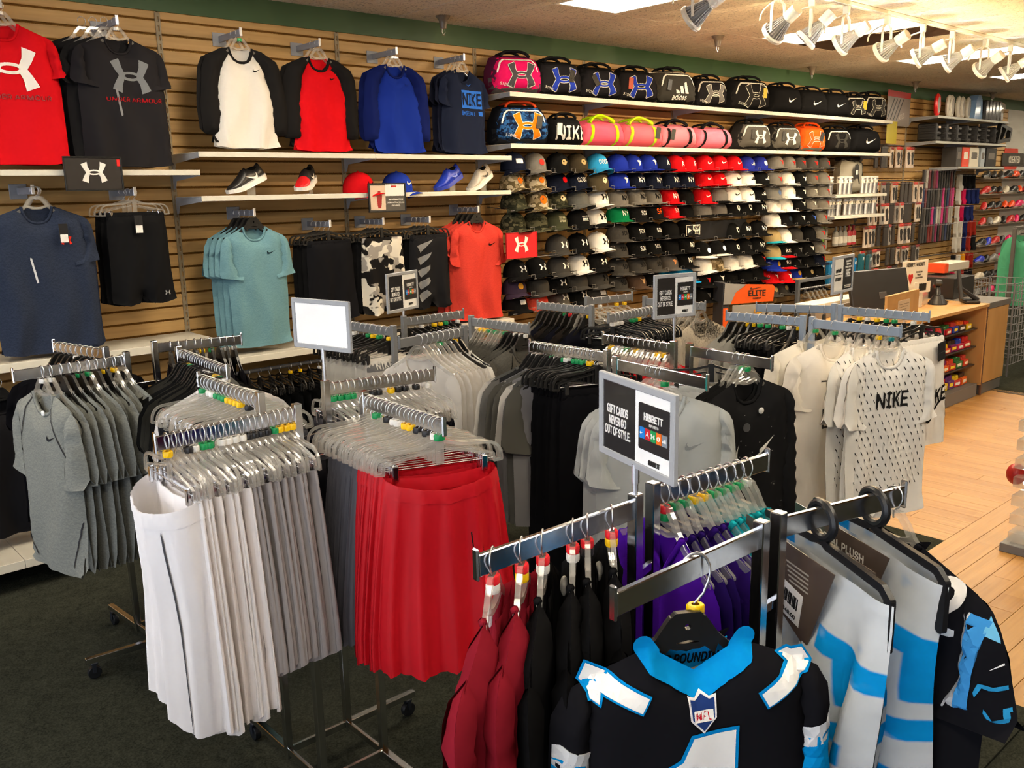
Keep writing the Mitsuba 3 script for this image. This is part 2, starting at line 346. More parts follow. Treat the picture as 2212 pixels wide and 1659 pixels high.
def ceiling():
    c = 'ceiling'
    scene[c] = P(cat([plain(-6.6, 14.1, -9.6, .14, HC+.30, HC+.34), plain(-6.7, 14.1, -9.6, -5.95, HC, HC+.02)]), 'groove'); labels[c] = {'kind': 'structure'}
    d = P(rbox(TX-.006, TY-.006, .014, .002), 'ceiling_board'); de = P(rbox(TX-.006, -Q0-.006, .014, .002), 'ceiling_board')
    big = P(plain(-6.6, 14, -5.95, Q0, HC+.012, HC+.02), 'ceiling_board')
    panels = {(k, r) for k in (-8, -4, 0, 4, 8, 12, 16, 20) for r in (0, 3)}
    hole = (5, 0)
    for k in range(-10, 23):
        x = k*TX + TX/2
        if k >= -3: put(c, 'tile', de, at(x, Q0/2, HC+.007))
        else: put(c, 'tile', de, at(x, Q0/2, HC+.007))
        for r in range(4):
            if (k, r) in panels or (k, r) == hole: continue
            put(c, 'tile', d, at(x, Q0 - TY*(r+.5), HC+.007))
    struct('ceiling_grid', P(cat([plain(-6.1, 14, Q0-TY*r-.003, Q0-TY*r+.003, HC+.002, HC+.010) for r in range(5)] + [plain(k*TX-.003, k*TX+.003, Q0-4*TY, 0, HC+.002, HC+.010) for k in range(-10, 24)]), 'paint', '#a08e74'), parent=c)
    lens = trimesh.Trimesh([[-.285, -.585, 0], [.285, -.585, 0], [.285, .585, 0], [-.285, .585, 0]], [[0, 2, 1], [0, 3, 2]], process=False)
    for k, r in sorted(panels):
        x, y = k*TX + TX/2, Q0 - TY*(r+.5)
        seen = r == 0 and k in (0, 4, 8, 12)
        t = thing('ceiling_light', {0: 'bright recessed fluorescent panel cut by the top edge of the photo', 4: 'bright recessed fluorescent panel beside the open dark ceiling gap', 8: 'bright recessed fluorescent panel behind the track lights, right of the open gap', 12: 'bright fluorescent panel at the right edge, farthest along the ceiling'}[k] if seen else 'recessed fluorescent ceiling panel outside the photo', 'ceiling light', None if seen else 'ceiling panels out of view')
        put(t, 'diffuser', {**P(lens, 'paint', '#ffffff'), 'emitter': {'type': 'area', 'radiance': {'type': 'rgb', 'value': [1.0*PANEL, .87*PANEL, .66*PANEL]}}}, at(x, y, HC+.004))
        put(t, 'frame', P(cat([bx(-.303, .303, e*.595-.009, e*.595+.009, -.002, .02, .001) for e in (-1, 1)] + [bx(e*.294-.009, e*.294+.009, -.604, .604, -.002, .02, .001) for e in (-1, 1)]), 'paint', '#d9d2c2'), at(x, y, HC+.001))
    # open ceiling cell: dark fitting with the lens missing
    x, y = 5*TX + TX/2, Q0 - TY*.5
    t = thing('open_light_fitting', 'dark open ceiling cell with its lens missing beside the bright panel', 'ceiling light')
    put(t, 'housing', P(cat([plain(-.3, .3, -.605, .605, .16, .17), plain(-.3, -.29, -.605, .605, .0, .17), plain(.29, .3, -.605, .605, 0, .17), plain(-.3, .3, -.605, -.595, 0, .17), plain(-.3, .3, .595, .605, 0, .17)]), 'paint', '#3b2c22'), at(x, y, HC))
    put(t, 'tube', P(cat([tube([(a, -.55, .12), (a, .55, .12)], .013, 8) for a in (-.14, .14)]), 'plastic', '#6b5a45'), at(x, y, HC))
    put(t, 'wire', P(tube(bez((.1, -.3, .12), (.25, -.1, .02), (.0, .05, .05), (-.1, .35, .1), n=14), .004, 5), 'plastic', '#d8cfba'), at(x, y, HC))
    # sprinklers
    for i, (x, y) in enumerate(((-.357, -.239), (2.039, -.883), (4.549, -.30), (6.994, -.30), (9.412, -.30))):
        t = thing('sprinkler', ['chrome ceiling sprinkler above the navy baseball shirt', 'chrome ceiling sprinkler hanging in front of the bags near the white sport bag', 'chrome ceiling sprinkler above the row of black bags', 'dark ceiling sprinkler above the right end of the top bag shelf', 'small ceiling sprinkler above the red item shelf at right'][i], 'sprinkler')
        put(t, 'escutcheon', P(lathe([(.0, -.085), (.022, -.085), (.028, -.05), (.032, -.03), (.052, -.004), (.055, 0)], 16), 'plastic', '#6d6153', smooth=40), at(x, y, HC))
        put(t, 'deflector', P(cat([tube([(-.012, 0, -.085), (-.014, 0, -.11), (0, 0, -.128)], .003, 5), tube([(.012, 0, -.085), (.014, 0, -.11), (0, 0, -.128)], .003, 5), lathe([(0, -.132), (.014, -.130), (.0, -.127)], 8)]), 'steel'), at(x, y, HC))
ceiling()
def track():
    t = thing('light_track', 'long white lighting track running along the ceiling', 'light track')
    put(t, 'rail', P(bx(-1.6, 6.2, -2.29, -2.25, HC-.028, HC-.001, .003), 'paint', '#cfc6b4'))
    xs = [-.10, .737, 1.132, 1.588, 2.19, 2.774, 3.31, 3.989, 4.548]
    names = ['first white track light, cut by the top edge of the photo'] + [f'{o} white track light along the ceiling track, counted from the left' for o in ('second', 'third', 'fourth', 'fifth', 'sixth', 'seventh', 'eighth', 'ninth')]
    stem = P(cat([bx(-.02, .02, -.02, .02, -.06, 0, .004)]), 'paint', '#e2dac8')
    yoke = []
    for e in (-1, 1): yoke.append(tube([(e*.018, 0, -.062), (e*.052, 0, -.085), (e*.058, 0, -.13), (e*.058, 0, -.255)], [.006, .007, .007, .006], 6))
    yoke.append(tube([(-.02, 0, -.062), (.02, 0, -.062)], .006, 6))
    yoke = P(cat([scl(m, 1, 1.6, 1) for m in yoke]), 'paint', '#ded5c2', smooth=40)
    # lamp head along local -y, tilted by each placement
    fins = []
    for k in range(22):
        a = k/22*2*PI
        f = Polygon([(.02, .075), (.028, .075), (.062, -.035), (.050, -.035)])
        m = extr(f, .0035); m = mv(m, 0, 0, 0); m = rot(m, math.degrees(a), (0, 0, 1)); fins.append(m)
    head = cat(fins + [lathe([(.0, -.03), (.046, -.034), (.028, .06), (.02, .08)], 18)])
    ringm = lathe([(.052, -.045), (.066, -.045), (.068, -.03), (.062, -.02), (.052, -.03)], 22)
    sock = lathe([(.0, .155), (.031, .153), (.033, .15), (.033, .082), (.0, .08)], 18)
    lens = lathe([(.0, -.04), (.05, -.036)], 18)
    headd, ringd, sockd, lensd = P(head, 'paint', '#8e8c8a', smooth=30), P(ringm, 'paint', '#cfc7b8', smooth=30), P(sock, 'paint', '#e4dccb', smooth=40), P(lens, 'gloss', '#d9d9d4')
    cord = P(tube(bez((0, .0, -.055), (.02, .11, -.07), (.02, .17, -.10), (0, .15, -.16), n=12), .006, 6), 'paint', '#e4dccb', smooth=True)
    rz = [12, -10, 28, 6, -4, 14, 10, -12, 16]; tl = [52, 50, 38, 52, 55, 56, 54, 52, 50]
    for i, x in enumerate(xs):
        k = thing('track_light', names[i], 'track light')
        b = at(x, -2.27, HC-.03, rz[i]); h = b @ T4().translate([0, 0, -.235]).rotate([1, 0, 0], tl[i] + 8).scale([1.2, 1.2, 1.2])
        put(k, 'stem', stem, b); put(k, 'yoke', yoke, b); put(k, 'cord', cord, b)
        put(k, 'reflector', headd, h); put(k, 'rim', ringd, h); put(k, 'socket', sockd, h); put(k, 'lens', lensd, h)
        o = np.array([x, -2.27, HC-.265]); ty = x + math.tan(math.radians(rz[i]))*2.2
        d = np.array([math.sin(math.radians(rz[i]))*.6, 2.1, -.85 - .3*(i % 2)]); d /= np.linalg.norm(d)
        o = o + d*.06
        scene[f'track_leak_{i}'] = {'type': 'point', 'position': [x + .08, -2.40, HC-.34], 'intensity': {'type': 'rgb', 'value': [.19*SPOT, .135*SPOT, .072*SPOT]}}   # light through the ribbed back of the lamp
    scene[f'track_lamp_{i}'] = {'type': 'spot', 'cutoff_angle': 38, 'beam_width': 14, 'intensity': {'type': 'rgb', 'value': [1.0*SPOT, .80*SPOT, .50*SPOT]},
                                    'to_world': T4().look_at(origin=o.tolist(), target=(o+d).tolist(), up=[0, 0, 1])}
track()
# ------------------------------------------------------------------ shelves on the wall
def shelf(name, x0, x1, z, d, label, ends=True, col='#cfcabb', cuts=(), th=.03):
    t = thing(name, label, 'shelf')
    xs_ = [x0] + [c for c in cuts if x0 + .05 < c < x1 - .05] + [x1]
    for a, b in zip(xs_, xs_[1:]):
        p = put(t, 'board', P(bx(a+.001, b-.001, -d, -.02, z-.006, z, .001), 'paint', '#a9a598'))
        put(t, 'front_edge', P(bx(a+.001, b-.001, -d-.004, -d, z-th, z+.001, .0015), 'paint', col))
    br = Polygon([(-.02, 0), (-.02, -.10), (-.05, -.095), (-.07, -.05), (-d+.03, -.028), (-d, -.03), (-d, 0)])
    bm = extr(br, .003); v = bm.vertices; bm.vertices = np.stack([v[:, 1], v[:, 0], v[:, 2]], 1)
    bd = P(bm, 'paint', '#8f9297')
    for c in xs_: put(t, 'bracket', bd, at(min(max(c, x0+.002), x1-.002), 0, z-.006))
    return t
shelf('wall_shelf', S[0]-1.22-.6, S[0], 2.164, .424, 'pale metal shelf under the red and black logo shirts', cuts=(S[0]-1.22,))
shelf('wall_shelf', S[0], S[2], 2.268, .418, 'pale metal shelf under the four baseball shirts', cuts=(S[1],))
shelf('wall_shelf', S[0], S[2], 2.014, .405, 'pale metal shelf holding shoes and two caps', cuts=(S[1],))
shelf('wall_shelf', S[0]-1.22-.6, S[0], 1.175, .41, 'pale metal shelf under the navy shirt at the left edge', cuts=(S[0]-1.22,), th=.045)
shelf('wall_shelf', S[0], S[2], 1.03, .41, 'low pale metal shelf under the teal and coral shirts', cuts=(S[1],), th=.04)
shelf('base_shelf', S[0]-1.22-1.2, S[1], .17, .62, 'low pale base shelf near the floor at left', cuts=(S[0]-1.22, S[0]), th=.045)
shelf('bag_shelf', S[2], S[7], 2.735, .41, 'upper pale shelf holding the row of sport bags', cuts=S, th=.034)
shelf('bag_shelf', S[2], S[7], 2.360, .41, 'lower pale shelf holding pink and orange sport bags', cuts=S, th=.034)
shelf('bottle_shelf', S[6]-.02, S[7]-.03, 1.896, .41, 'upper short shelf holding steel tumblers and a grey pack', th=.034)
shelf('bottle_shelf', S[6]-.02, S[7]-.04, 1.656, .41, 'lower short shelf holding steel tumblers', th=.034)
shelf('corner_shelf', 7.43, 9.77, 2.845, .41, 'top shelf at right holding pads and steel helmets', cuts=(8.6,), col='#a5a399')
shelf('corner_shelf', 7.42, 9.77, 2.53, .41, 'middle shelf at right stacked with black guards', cuts=(8.6,), col='#a5a399')
shelf('corner_shelf', 8.17, 9.77, 2.21, .41, 'short lowest shelf at right with boxes', col='#a5a399')
# ------------------------------------------------------------------ cloth
def tri2d(poly, step):
    P2, = [np.zeros((0, 2))],
    out = []
    for g in geoms(poly):
        pts = []
        for ring in [g.exterior] + list(g.interiors):
            n = max(4, int(math.ceil(ring.length/step)))
            c = np.array(ring.coords)[:-1]
            s = np.array([ring.interpolate(i/n, normalized=True).coords[0] for i in range(n)])
            # keep the corners
            keep = []
            for a, b, e in zip(np.roll(c, 1, 0), c, np.roll(c, -1, 0)):
                u, w = b-a, e-b
                if abs(u[0]*w[1]-u[1]*w[0]) > .35*np.linalg.norm(u)*np.linalg.norm(w): keep.append(b)
            if keep:
                keep = np.array(keep)
                d = np.sqrt(((s[:, None]-keep[None])**2).sum(-1)).min(1)
                s = np.vstack([s[d > .4*step], keep])
            pts.append(s)
        x0, y0, x1, y1 = g.bounds
        gx, gy = np.meshgrid(np.arange(x0, x1+step, step), np.arange(y0, y1+step*.87, step*.87))
        gx = gx + (np.arange(gx.shape[0]) % 2)[:, None]*step/2
        q = np.stack([gx.ravel(), gy.ravel()], 1)
        if len(q):
            inn = shapely.contains_xy(g.buffer(-.5*step), q[:, 0], q[:, 1])
            pts.append(q[inn])
        p = np.unique(np.round(np.vstack(pts), 6), axis=0)
        if len(p) < 4: continue
        f = Delaunay(p).simplices; c = p[f].mean(1)
        f = f[shapely.contains_xy(g, c[:, 0], c[:, 1])]
        out.append((p, f))
    V, F, o = [], [], 0
    for p, f in out: V.append(p); F.append(f+o); o += len(p)
    return np.vstack(V), np.vstack(F)
class Surf:
    def __init__(s, p, y): s.a, s.b = LinearNDInterpolator(p, y), NearestNDInterpolator(p, y)
    def __call__(s, q):
        r = s.a(q); n = s.b(q); return np.where(np.isnan(r), n, r)
def wave(x, z, amp, k, seed, z0, z1):
    r = np.clip((z0 - z)/(z0 - z1), 0, 1)**.8; h = seed*1.7
    return 1.5*amp*r*(np.sin(k*x + h + 1.4*np.sin(2.3*z*4 + h)) + .5*np.sin(1.7*k*x - 3*z + 2.1*h) + .12*np.sin(2.6*k*x + 5*z + h))
def shell(poly, step=.03, T=.03, edge=.05, amp=.006, k=30, seed=0, z0=-.1, z1=-.75, closed=None, yoff=0.0, back=None, tb=.9):
    p, f = tri2d(poly, step)
    ring = closed if closed is not None else unary_union([g.exterior for g in geoms(poly)])
    d = shapely.distance(ring, shapely.points(p))
    t = T*np.sqrt(np.maximum(0, 1-(1-np.minimum(d/edge, 1))**2))
    w = wave(p[:, 0], p[:, 1], amp, k, seed, z0, z1) + yoff
    n = len(p)
    V = np.vstack([np.stack([p[:, 0], w - t, p[:, 1]], 1), np.stack([p[:, 0], w*.9 + yoff*.1 + t*tb, p[:, 1]], 1)])
    F = [f, f[:, ::-1] + n]
    if back is not None and not back.is_empty:
        for g in geoms(back):
            bp, bf = tri2d(g, step)
            F.append(bf + len(V)); V = np.vstack([V, np.stack([bp[:, 0], np.full(len(bp), yoff + T*.55), bp[:, 1]], 1)])
    return trimesh.Trimesh(V, np.vstack(F), process=False), Surf(p, w - t)
def decal(poly, surf, off=.003, step=.012):
    p, f = tri2d(poly, step)
    return trimesh.Trimesh(np.stack([p[:, 0], surf(p) - off, p[:, 1]], 1), f, process=False)
def place2(poly, x, z, s, rot_=0): return affinity.translate(affinity.rotate(affinity.scale(poly, s, s, origin=(0, 0)), rot_, origin=(0, 0)), x, z)
class G(list):                      # parts of a garment: (name, ply dict, label); .surf for prints
    pass
def neckpts(nw, z0, kind, dep):
    if kind == 'v': return [(-nw, z0), (-nw*.8, z0-.02), (0, z0-dep), (nw*.8, z0-.02), (nw, z0)]
    a = bez((-nw, z0), (-nw*.85, z0-dep*1.05), (0, z0-dep), n=9)
    return [tuple(q) for q in a] + mirror([tuple(q) for q in a])[1:]
def shirt(col, w=.46, L=.72, sl='short', neck='crew', dep=.085, T=.04, seed=0, scol=None, ccol=None, mat='cloth', smat=None, sw=.195, slen=.2, flare=.07, step=.035, amp=.006, raglan=False, parts=True, hood=False, bunch=0.0, k=30, stripe=None, cuffw=.15):
    z0 = -.105; nw = .075; hw = w/2
    sh = (sw, z0-.05)
    nk = neckpts(nw, z0, neck, dep)
    hem = [(hw*(.98+bunch), z0-L+.01), (hw*.6, z0-L-.004), (0, z0-L), (-hw*.6, z0-L-.004), (-hw*(.98+bunch), z0-L+.01)]
    arm_in = (hw-.012, z0-.235)
    if raglan:
        rg = [(nw+.004, z0-.028), (sw*.72, z0-.12), (hw-.02, z0-.225)]
        body = nk[2:-2] + rg + [(hw-.005, z0-.30)] + hem + [(-hw+.005, z0-.30)] + mirror(rg)
    else:
        body = nk + [sh, (sw+.012, z0-.09), arm_in, (hw, z0-.30)] + hem + [(-hw, z0-.30), (-arm_in[0], arm_in[1]), (-sw-.012, z0-.09), (-sh[0], sh[1])]
    body = Polygon(body).buffer(0)
    bn = Polygon([(-nw, z0)] + [tuple(q) for q in bez((-nw, z0+.004), (0, z0-.03), (nw, z0+.004), n=7)] + nk[::-1]).buffer(0)
    hemline = LineString([(-2, z0-L-.05), (2, z0-L-.05)])
    closed = unary_union([g.exterior for g in geoms(body)]).difference(sbox(-2, z0-L-1, 2, z0-L+.03))
    m, sf = shell(body, step, T, .09, amp, k, seed, z0, z0-L, closed=closed, back=bn)
    g = G(); g.surf = sf; g.z0 = z0
    smat = smat or mat; scol = scol or col; ccol = ccol or col
    vcm = lambda mt: mt in ('cloth', 'satin')
    sl_m = []
    if sl != 'none':
        for e in (1, -1):
            if sl == 'short':
                outer = [(sw-.02, z0-.042), (sw+.03, z0-.066), (sw+.055, z0-.11), (sw+flare+.01, z0-.05-slen)]
                inner = [(sw+flare-cuffw+.01, z0-.075-slen), (hw-.05, z0-.225)]
            else:
                outer = [(sw-.02, z0-.042), (sw+.035, z0-.07), (sw+.06, z0-.13), (sw+flare+.01, z0-.34), (sw+flare+.0, z0-slen)]
                inner = [(sw+flare-.095, z0-slen-.008), (sw+flare-.12, z0-.38), (hw-.05, z0-.225)]
            if raglan: outer = [(nw, z0-.002), (nw+.06, z0-.014)] + outer[1:]; inner = inner + [(sw*.70, z0-.125), (nw+.002, z0-.03)]
            pl = Polygon([(e*a, b) for a, b in outer+inner]).buffer(.002)
            cl = unary_union([q.exterior for q in geoms(pl)]).difference(sbox(-2, z0-slen-1, 2, z0-slen-.03))
            s_, ss = shell(pl, step, T*.8+.004, .05, amp*.7, 26, seed+e, z0, z0-slen, closed=cl, yoff=-.004)
            sl_m.append(s_)
    if parts:
        g.append(('body', P(m, mat, col if vcm(mat) else None, True), None))
        for s_ in sl_m: g.append(('sleeve', P(s_, smat, scol if vcm(smat) else None, True), None))
        line = np.array(nk); yy = sf(line) - .003
        ct = tube(np.stack([line[:, 0], yy, line[:, 1]], 1), .0085, 6)
        g.append(('collar', P(ct, mat, ccol if vcm(mat) else None, True), None))
    else:
        g.append(('', P(cat([m] + sl_m), mat, col if vcm(mat) else None, True), None))
    return g
def shorts(col, ww=.34, hw=.50, L=.50, z0=-.155, T=.03, seed=0, mat='satin', sag=.0, step=.035, amp=.012, k=46, band=.035, bcol=None, parts=True, notch=.05, piping=None):
    a, b = ww/2, hw/2
    vcm = mat in ('cloth', 'satin')
    top = [tuple(q) for q in bez((-a, z0), (-a*.4, z0-sag*1.4), (a*.4, z0-sag*1.4), (a, z0), n=9)]
    poly = Polygon(top + [(a+.012, z0-.12), (b, z0-L+.015), (b*.55, z0-L-.006), (.03, z0-L+.004), (0, z0-L+notch), (-.03, z0-L+.004), (-b*.55, z0-L-.006), (-b, z0-L+.015), (-a-.012, z0-.12)]).buffer(0)
    bn = Polygon(top[::-1] + [(-a, z0+.0), (-a*.5, z0-.004), (a*.5, z0-.004), (a, z0)]).buffer(0) if sag > .005 else None
    closed = unary_union([q.exterior for q in geoms(poly)]).difference(sbox(-2, z0-L-1, 2, z0-L+.03))
    m, sf = shell(poly, step, T, .07, amp, k, seed, z0-.01, z0-L, closed=closed, back=bn)
    g = G(); g.surf = sf; g.z0 = z0
    tp = np.array(top); nb = 40 if parts else 16
    xx = np.linspace(-a, a, nb); zz = np.interp(xx, tp[:, 0], tp[:, 1])
    yf = sf(np.stack([xx, zz-.012], 1))
    rip = .0022*np.sin(np.arange(nb)*2.4)
    V = []
    for dz, dy in ((.004, .006), (0, -.002), (-band*.5, -.006), (-band, -.003), (-band-.004, .004)): V.append(np.stack([xx*1.005, yf+dy+rip*(dz < .003), zz+dz], 1))
    V = np.vstack(V); F = []
    for r in range(4):
        for i in range(nb-1): F += [(r*nb+i, r*nb+i+1, (r+1)*nb+i+1), (r*nb+i, (r+1)*nb+i+1, (r+1)*nb+i)]
    wb = trimesh.Trimesh(V, F, process=False); wb = cat([wb, scl(wb, 1, -1, 1)])
    if parts:
        g.append(('fabric', P(m, mat, col if vcm else None, True), None)); g.append(('waistband', P(wb, mat, (bcol or col) if vcm else None, True), None))
    else: g.append(('', P(cat([m, wb]), mat, col if vcm else None, True), None))
    return g
def skirt(col, ww=.33, hw=.47, L=.56, z0=-.155, T0=.012, T1=.045, sag=.0, seed=0, mat='satin', pleats=9, amp=.013, band=.04, bcol=None, nt=72, parts=True, split=.5, hem=.012):
    """loose shorts as one hanging tube: oval waist hung from its two ends, soft pleats growing to the hem, a dent between the legs"""
    vs = np.array([0, .012, .035, .055, .075, .11, .17, .26, .38, .52, .68, .84, .95, 1.0]); th = np.arange(nt)/nt*2*PI
    rg = np.random.default_rng(1000+seed); ph = rg.uniform(0, 2*PI, 4)
    def ring(v, extra=0.0):
        a = ww/2 + (hw-ww)/2*min(1, v*1.15)**.75; T = T0 + (T1-T0)*v**.7
        c, s_ = np.cos(th), np.sin(th)
        wv = np.sin(pleats*th + ph[0] + .5*np.sin(2*th + ph[1])) + .45*np.sin((pleats*2+1)*th + ph[2]); wv = wv*amp*(.12 + 1.1*max(0, v-.06)**.6)
        g = .0028*np.sin(th*34)*(v < .12)
        x = c*(a + extra) + wv*c*.35; y = s_*(T + extra) + (wv + g)*np.sign(s_)*np.abs(s_)**.4
        dent = split*T*np.exp(-(x/.035)**2)*max(0, v-.35)
        y = y - np.sign(s_)*dent
        fr = np.clip(-s_, 0, 1)
        y = y - fr**.7*sag*.9*max(0, 1-v*2.2)
        z = np.full(nt, z0 - v*L) - fr**.8*sag*max(0, 1-v*1.2)*(1-.35*np.abs(c)) - hem*np.sin(3*th + ph[3])*v**2
        return np.stack([x, y, z], 1)
    def tubeof(vv, extra=0.0):
        V = np.vstack([ring(v, extra) for v in vv]); F = []
        for i in range(len(vv)-1):
            for k in range(nt): l = (k+1) % nt; F += [(i*nt+k, (i+1)*nt+k, (i+1)*nt+l), (i*nt+k, (i+1)*nt+l, i*nt+l)]
        return trimesh.Trimesh(V, F, process=False)
    m = tubeof(vs); wb = tubeof(np.array([0, .004, .02, .035, .05, .065, .072]), .0028)
    g = G(); g.z0 = z0; f = np.vstack([ring(v)[np.sin(th) < .05] for v in vs]); g.surf = Surf(f[:, [0, 2]], f[:, 1])
    vc = mat in ('cloth', 'satin')
    if parts: g.append(('fabric', P(m, mat, col if vc else None, True), None)); g.append(('waistband', P(wb, mat, (bcol or col) if vc else None, True), None))
    else: g.append(('', P(cat([m, wb]), mat, col if vc else None, True), None))
    return g
def pants(col, L=.95, mat='cloth', parts=False, seed=0, ww=.30, T=.025):
    return shorts(col, ww, .36, L, T=T, seed=seed, mat=mat, step=.05, amp=.008, k=40, parts=parts, notch=L-.28)
def add_print(g, poly, col, mat='cloth', name='print', step=.012, off=.003):
    g.append((name, P(decal(poly, g.surf, off, step), mat, col, True), None)); return g
# ------------------------------------------------------------------ hangers
def hookpts(top=-.062, R=.021):
    a = np.linspace(-.15*PI, 1.12*PI, 11)[::-1]
    c = [(R*math.cos(t), 0, -R+.002 + R*math.sin(t)) for t in a]
    return [(-R-.0005, 0, -R-.013)] [:0] + c + [(.012, 0, -.042), (0, 0, -.052), (0, 0, top-.006)]
HOOK = P(tube(hookpts(), .0019, 6), 'steel', smooth=True)
def strip(path, w, d): return extr(LineString(path).buffer(w/2, cap_style=1, resolution=3), d)
_clip = unary_union([LineString([(-.150, -.089), (-.06, -.083), (0, -.066), (.06, -.083), (.150, -.089)]).buffer(.0045), LineString([(-.148, -.089)] + [tuple(q) for q in bez((-.150, -.089), (-.192, -.092), (-.192, -.145), n=8)] + [(-.168, -.147), (-.166, -.125)]).buffer(.0042)])
_clip = unary_union([_clip, affinity.scale(_clip, -1, 1, origin=(0, 0)), LineString([(-.16, -.122), (-.02, -.094)]).buffer(.003), LineString([(.16, -.122), (.02, -.094)]).buffer(.003), sbox(-.012, -.135, .012, -.060)]).simplify(.0007)
CLIPF = P(extr(_clip, .007), 'clear')
CLIPF_BLACK = P(extr(_clip, .0085), 'plastic', '#171717')
CLIPROD = P(tube([(-.165, 0, -.138), (.165, 0, -.138)], .0022, 6), 'steel', smooth=True)
_cl = cat([rbox(.018, .010, .045, .002, (0, -.006, -.148)), rbox(.018, .006, .045, .002, (0, .006, -.148)), tube([(-.008, -.004, -.128), (0, .006, -.122), (.008, -.004, -.128)], .003, 5)])
CLIPS = P(_cl, 'chrome'); CLIPS_B = P(_cl, 'plastic', '#202020')
_top = [(-.170, -.172), (-.125, -.152), (-.082, -.126), (-.052, -.098), (-.036, -.074), (-.024, -.062)]
_tp = unary_union([LineString(_top + [(-.02, -.056), (.02, -.056)] + [(-x, z) for x, z in _top[::-1]]).buffer(.0075), LineString([(-.052, -.10), (-.02, -.112), (.02, -.112), (.052, -.10)]).buffer(.006)])
_tp = _tp.difference(sbox(-.012, -.09, .012, -.072)).simplify(.0007)
TOPF = P(extr(_tp, .011), 'clear'); 
_tb = unary_union([_tp, Polygon([(-.06, -.10), (-.032, -.056), (.032, -.056), (.06, -.10), (.05, -.13), (.02, -.104), (0, -.10), (-.02, -.104), (-.05, -.13)])]).difference(Point(0, -.075).buffer(.006)).simplify(.0007)
TOPF_BLACK = P(extr(_tb, .012), 'plastic', '#141414')
_tag = lathe([(.006, -.066), (.0125, -.066), (.0135, -.062), (.0135, -.052), (.0115, -.049), (.006, -.049)], 12)
TAGC = {'yellow': '#f2c300', 'green': '#0f8a4c', 'white': '#e8e6df', 'black': '#1c1c1e', 'red': '#e0222c', 'teal': '#1a7f80'}
TAGS = {k: P(scl(_tag, 1.25, 1.0, 1), 'plastic', v, smooth=40) for k, v in TAGC.items()}
_txt = {}
def hanger(kind, tag, tw, label, group=None, tag2=None):
    clip = kind.startswith('clip')
    t = thing('clip_hanger' if clip else 'clothes_hanger', label, 'hanger', group)
    put(t, 'hook', HOOK, tw)
    if clip:
        put(t, 'frame', CLIPF_BLACK if kind.endswith('black') else CLIPF, tw); put(t, 'rod', CLIPROD, tw)
        for e in (-.135, .135): put(t, 'clip', CLIPS_B if kind.endswith('black') else CLIPS, tw @ T4().translate([e, 0, 0]))
    else: put(t, 'frame', TOPF_BLACK if kind.endswith('black') else TOPF, tw)
    if tag:
        put(t, 'size_tag', TAGS[tag], tw)
        if tag2: put(t, 'size_tag', TAGS[tag2], tw @ T4().translate([0, 0, -.017]))
    return t
def garment(name, catg, g, tw, label, group=None):
    if len(g) == 1 and g[0][0] == '': return single(name, g[0][1], label, catg, tw, group)
    t = thing(name, label, catg, group)
    for n, d, l in g: put(t, n, d, tw, l)
    return t
# hang tags of card
def hangtag(tw, label, w=.045, h=.09, col='#17181a', lower='#e9e7e1', parent=None, name='hang_tag'):
    c = P(rbox(w, .0012, h, .0004), 'plastic', col); l = P(rbox(w*.86, .0014, h*.42, .0003), 'plastic', lower)
    bars = P(cat([plain(-w*.3 + i*w*.09, -w*.3 + i*w*.09 + w*.05*(1 + i % 2)*.6, -.0012, -.0009, -h*.38, -h*.2) for i in range(7)]), 'plastic', '#222222')
    if parent:
        k = put(parent, name, c, tw); put(k, 'sticker', l, tw @ T4().translate([0, -.0004, -h*.27])); return k
ORD = ['first', 'second', 'third', 'fourth', 'fifth', 'sixth', 'seventh', 'eighth', 'ninth', 'tenth', 'eleventh', 'twelfth', 'thirteenth', 'fourteenth', 'fifteenth', 'sixteenth', 'seventeenth', 'eighteenth', 'nineteenth', 'twentieth', 'twenty-first', 'twenty-second', 'twenty-third', 'twenty-fourth']
# ------------------------------------------------------------------ clothes on the slat wall
def faceout(x, z, label, L=.31):
    t = thing('faceout_arm', label, 'wall arm')
    put(t, 'plate', P(bx(x-.045, x+.045, -.016, -.009, z-.062, z+.02, .002), 'paint', '#8e9096'))
    put(t, 'bar', P(bx(x-.006, x+.006, -L, -.014, z-.038, z, .002), 'paint', '#7f8188'))
    put(t, 'end_cap', P(bx(x-.009, x+.009, -L-.006, -L, z-.040, z+.012, .002), 'steel'))
def wallset(x, z, g, gname, gcat, glabel, n, hk, tag, hlabel, alabel, dy=.028, back=None, backlabel='', y=-.285, rz=0, backdx=-.02):
    faceout(x, z, alabel)
    for i in range(n):
        tw = at(x + (backdx*i), y + dy*i, z + .001, rz + (RNG.uniform(-3, 3) if i else 0))
        hanger(hk, tag if i == 0 else None, tw, hlabel if i == 0 else f'{hlabel}, {ORD[i]} in the stack', None)
        if i == 0: garment(gname, gcat, g, tw, glabel)
        else: garment(gname, gcat, back, tw, f'{backlabel}, {ORD[i]} in the stack')
W_ = '#ece9e2'; BLK = '#1b1a1a'; RED = '#c5161f'; NVY = '#1c2233'
g = shirt(RED, w=.50, L=.70, seed=1, T=.05, amp=.008); add_print(g, place2(HO, .0, -.33, .25), W_, name='emblem'); add_print(g, place2(text_poly('UNDER ARMOUR', .026, sx=1.15), .02, -.47, 1), '#8c3a3c', name='lettering')
b = shirt(RED, w=.50, L=.70, seed=2, parts=False, step=.06)
wallset(-3.24, 3.0, g, 'shirt', 'shirt', 'red short-sleeved shirt with white emblem at the upper left edge', 3, 'top', 'white', 'clear hanger of the red logo shirt at upper left', 'grey wall arm holding the red logo shirt', back=b, backlabel='plain red shirt tucked behind the red logo shirt')
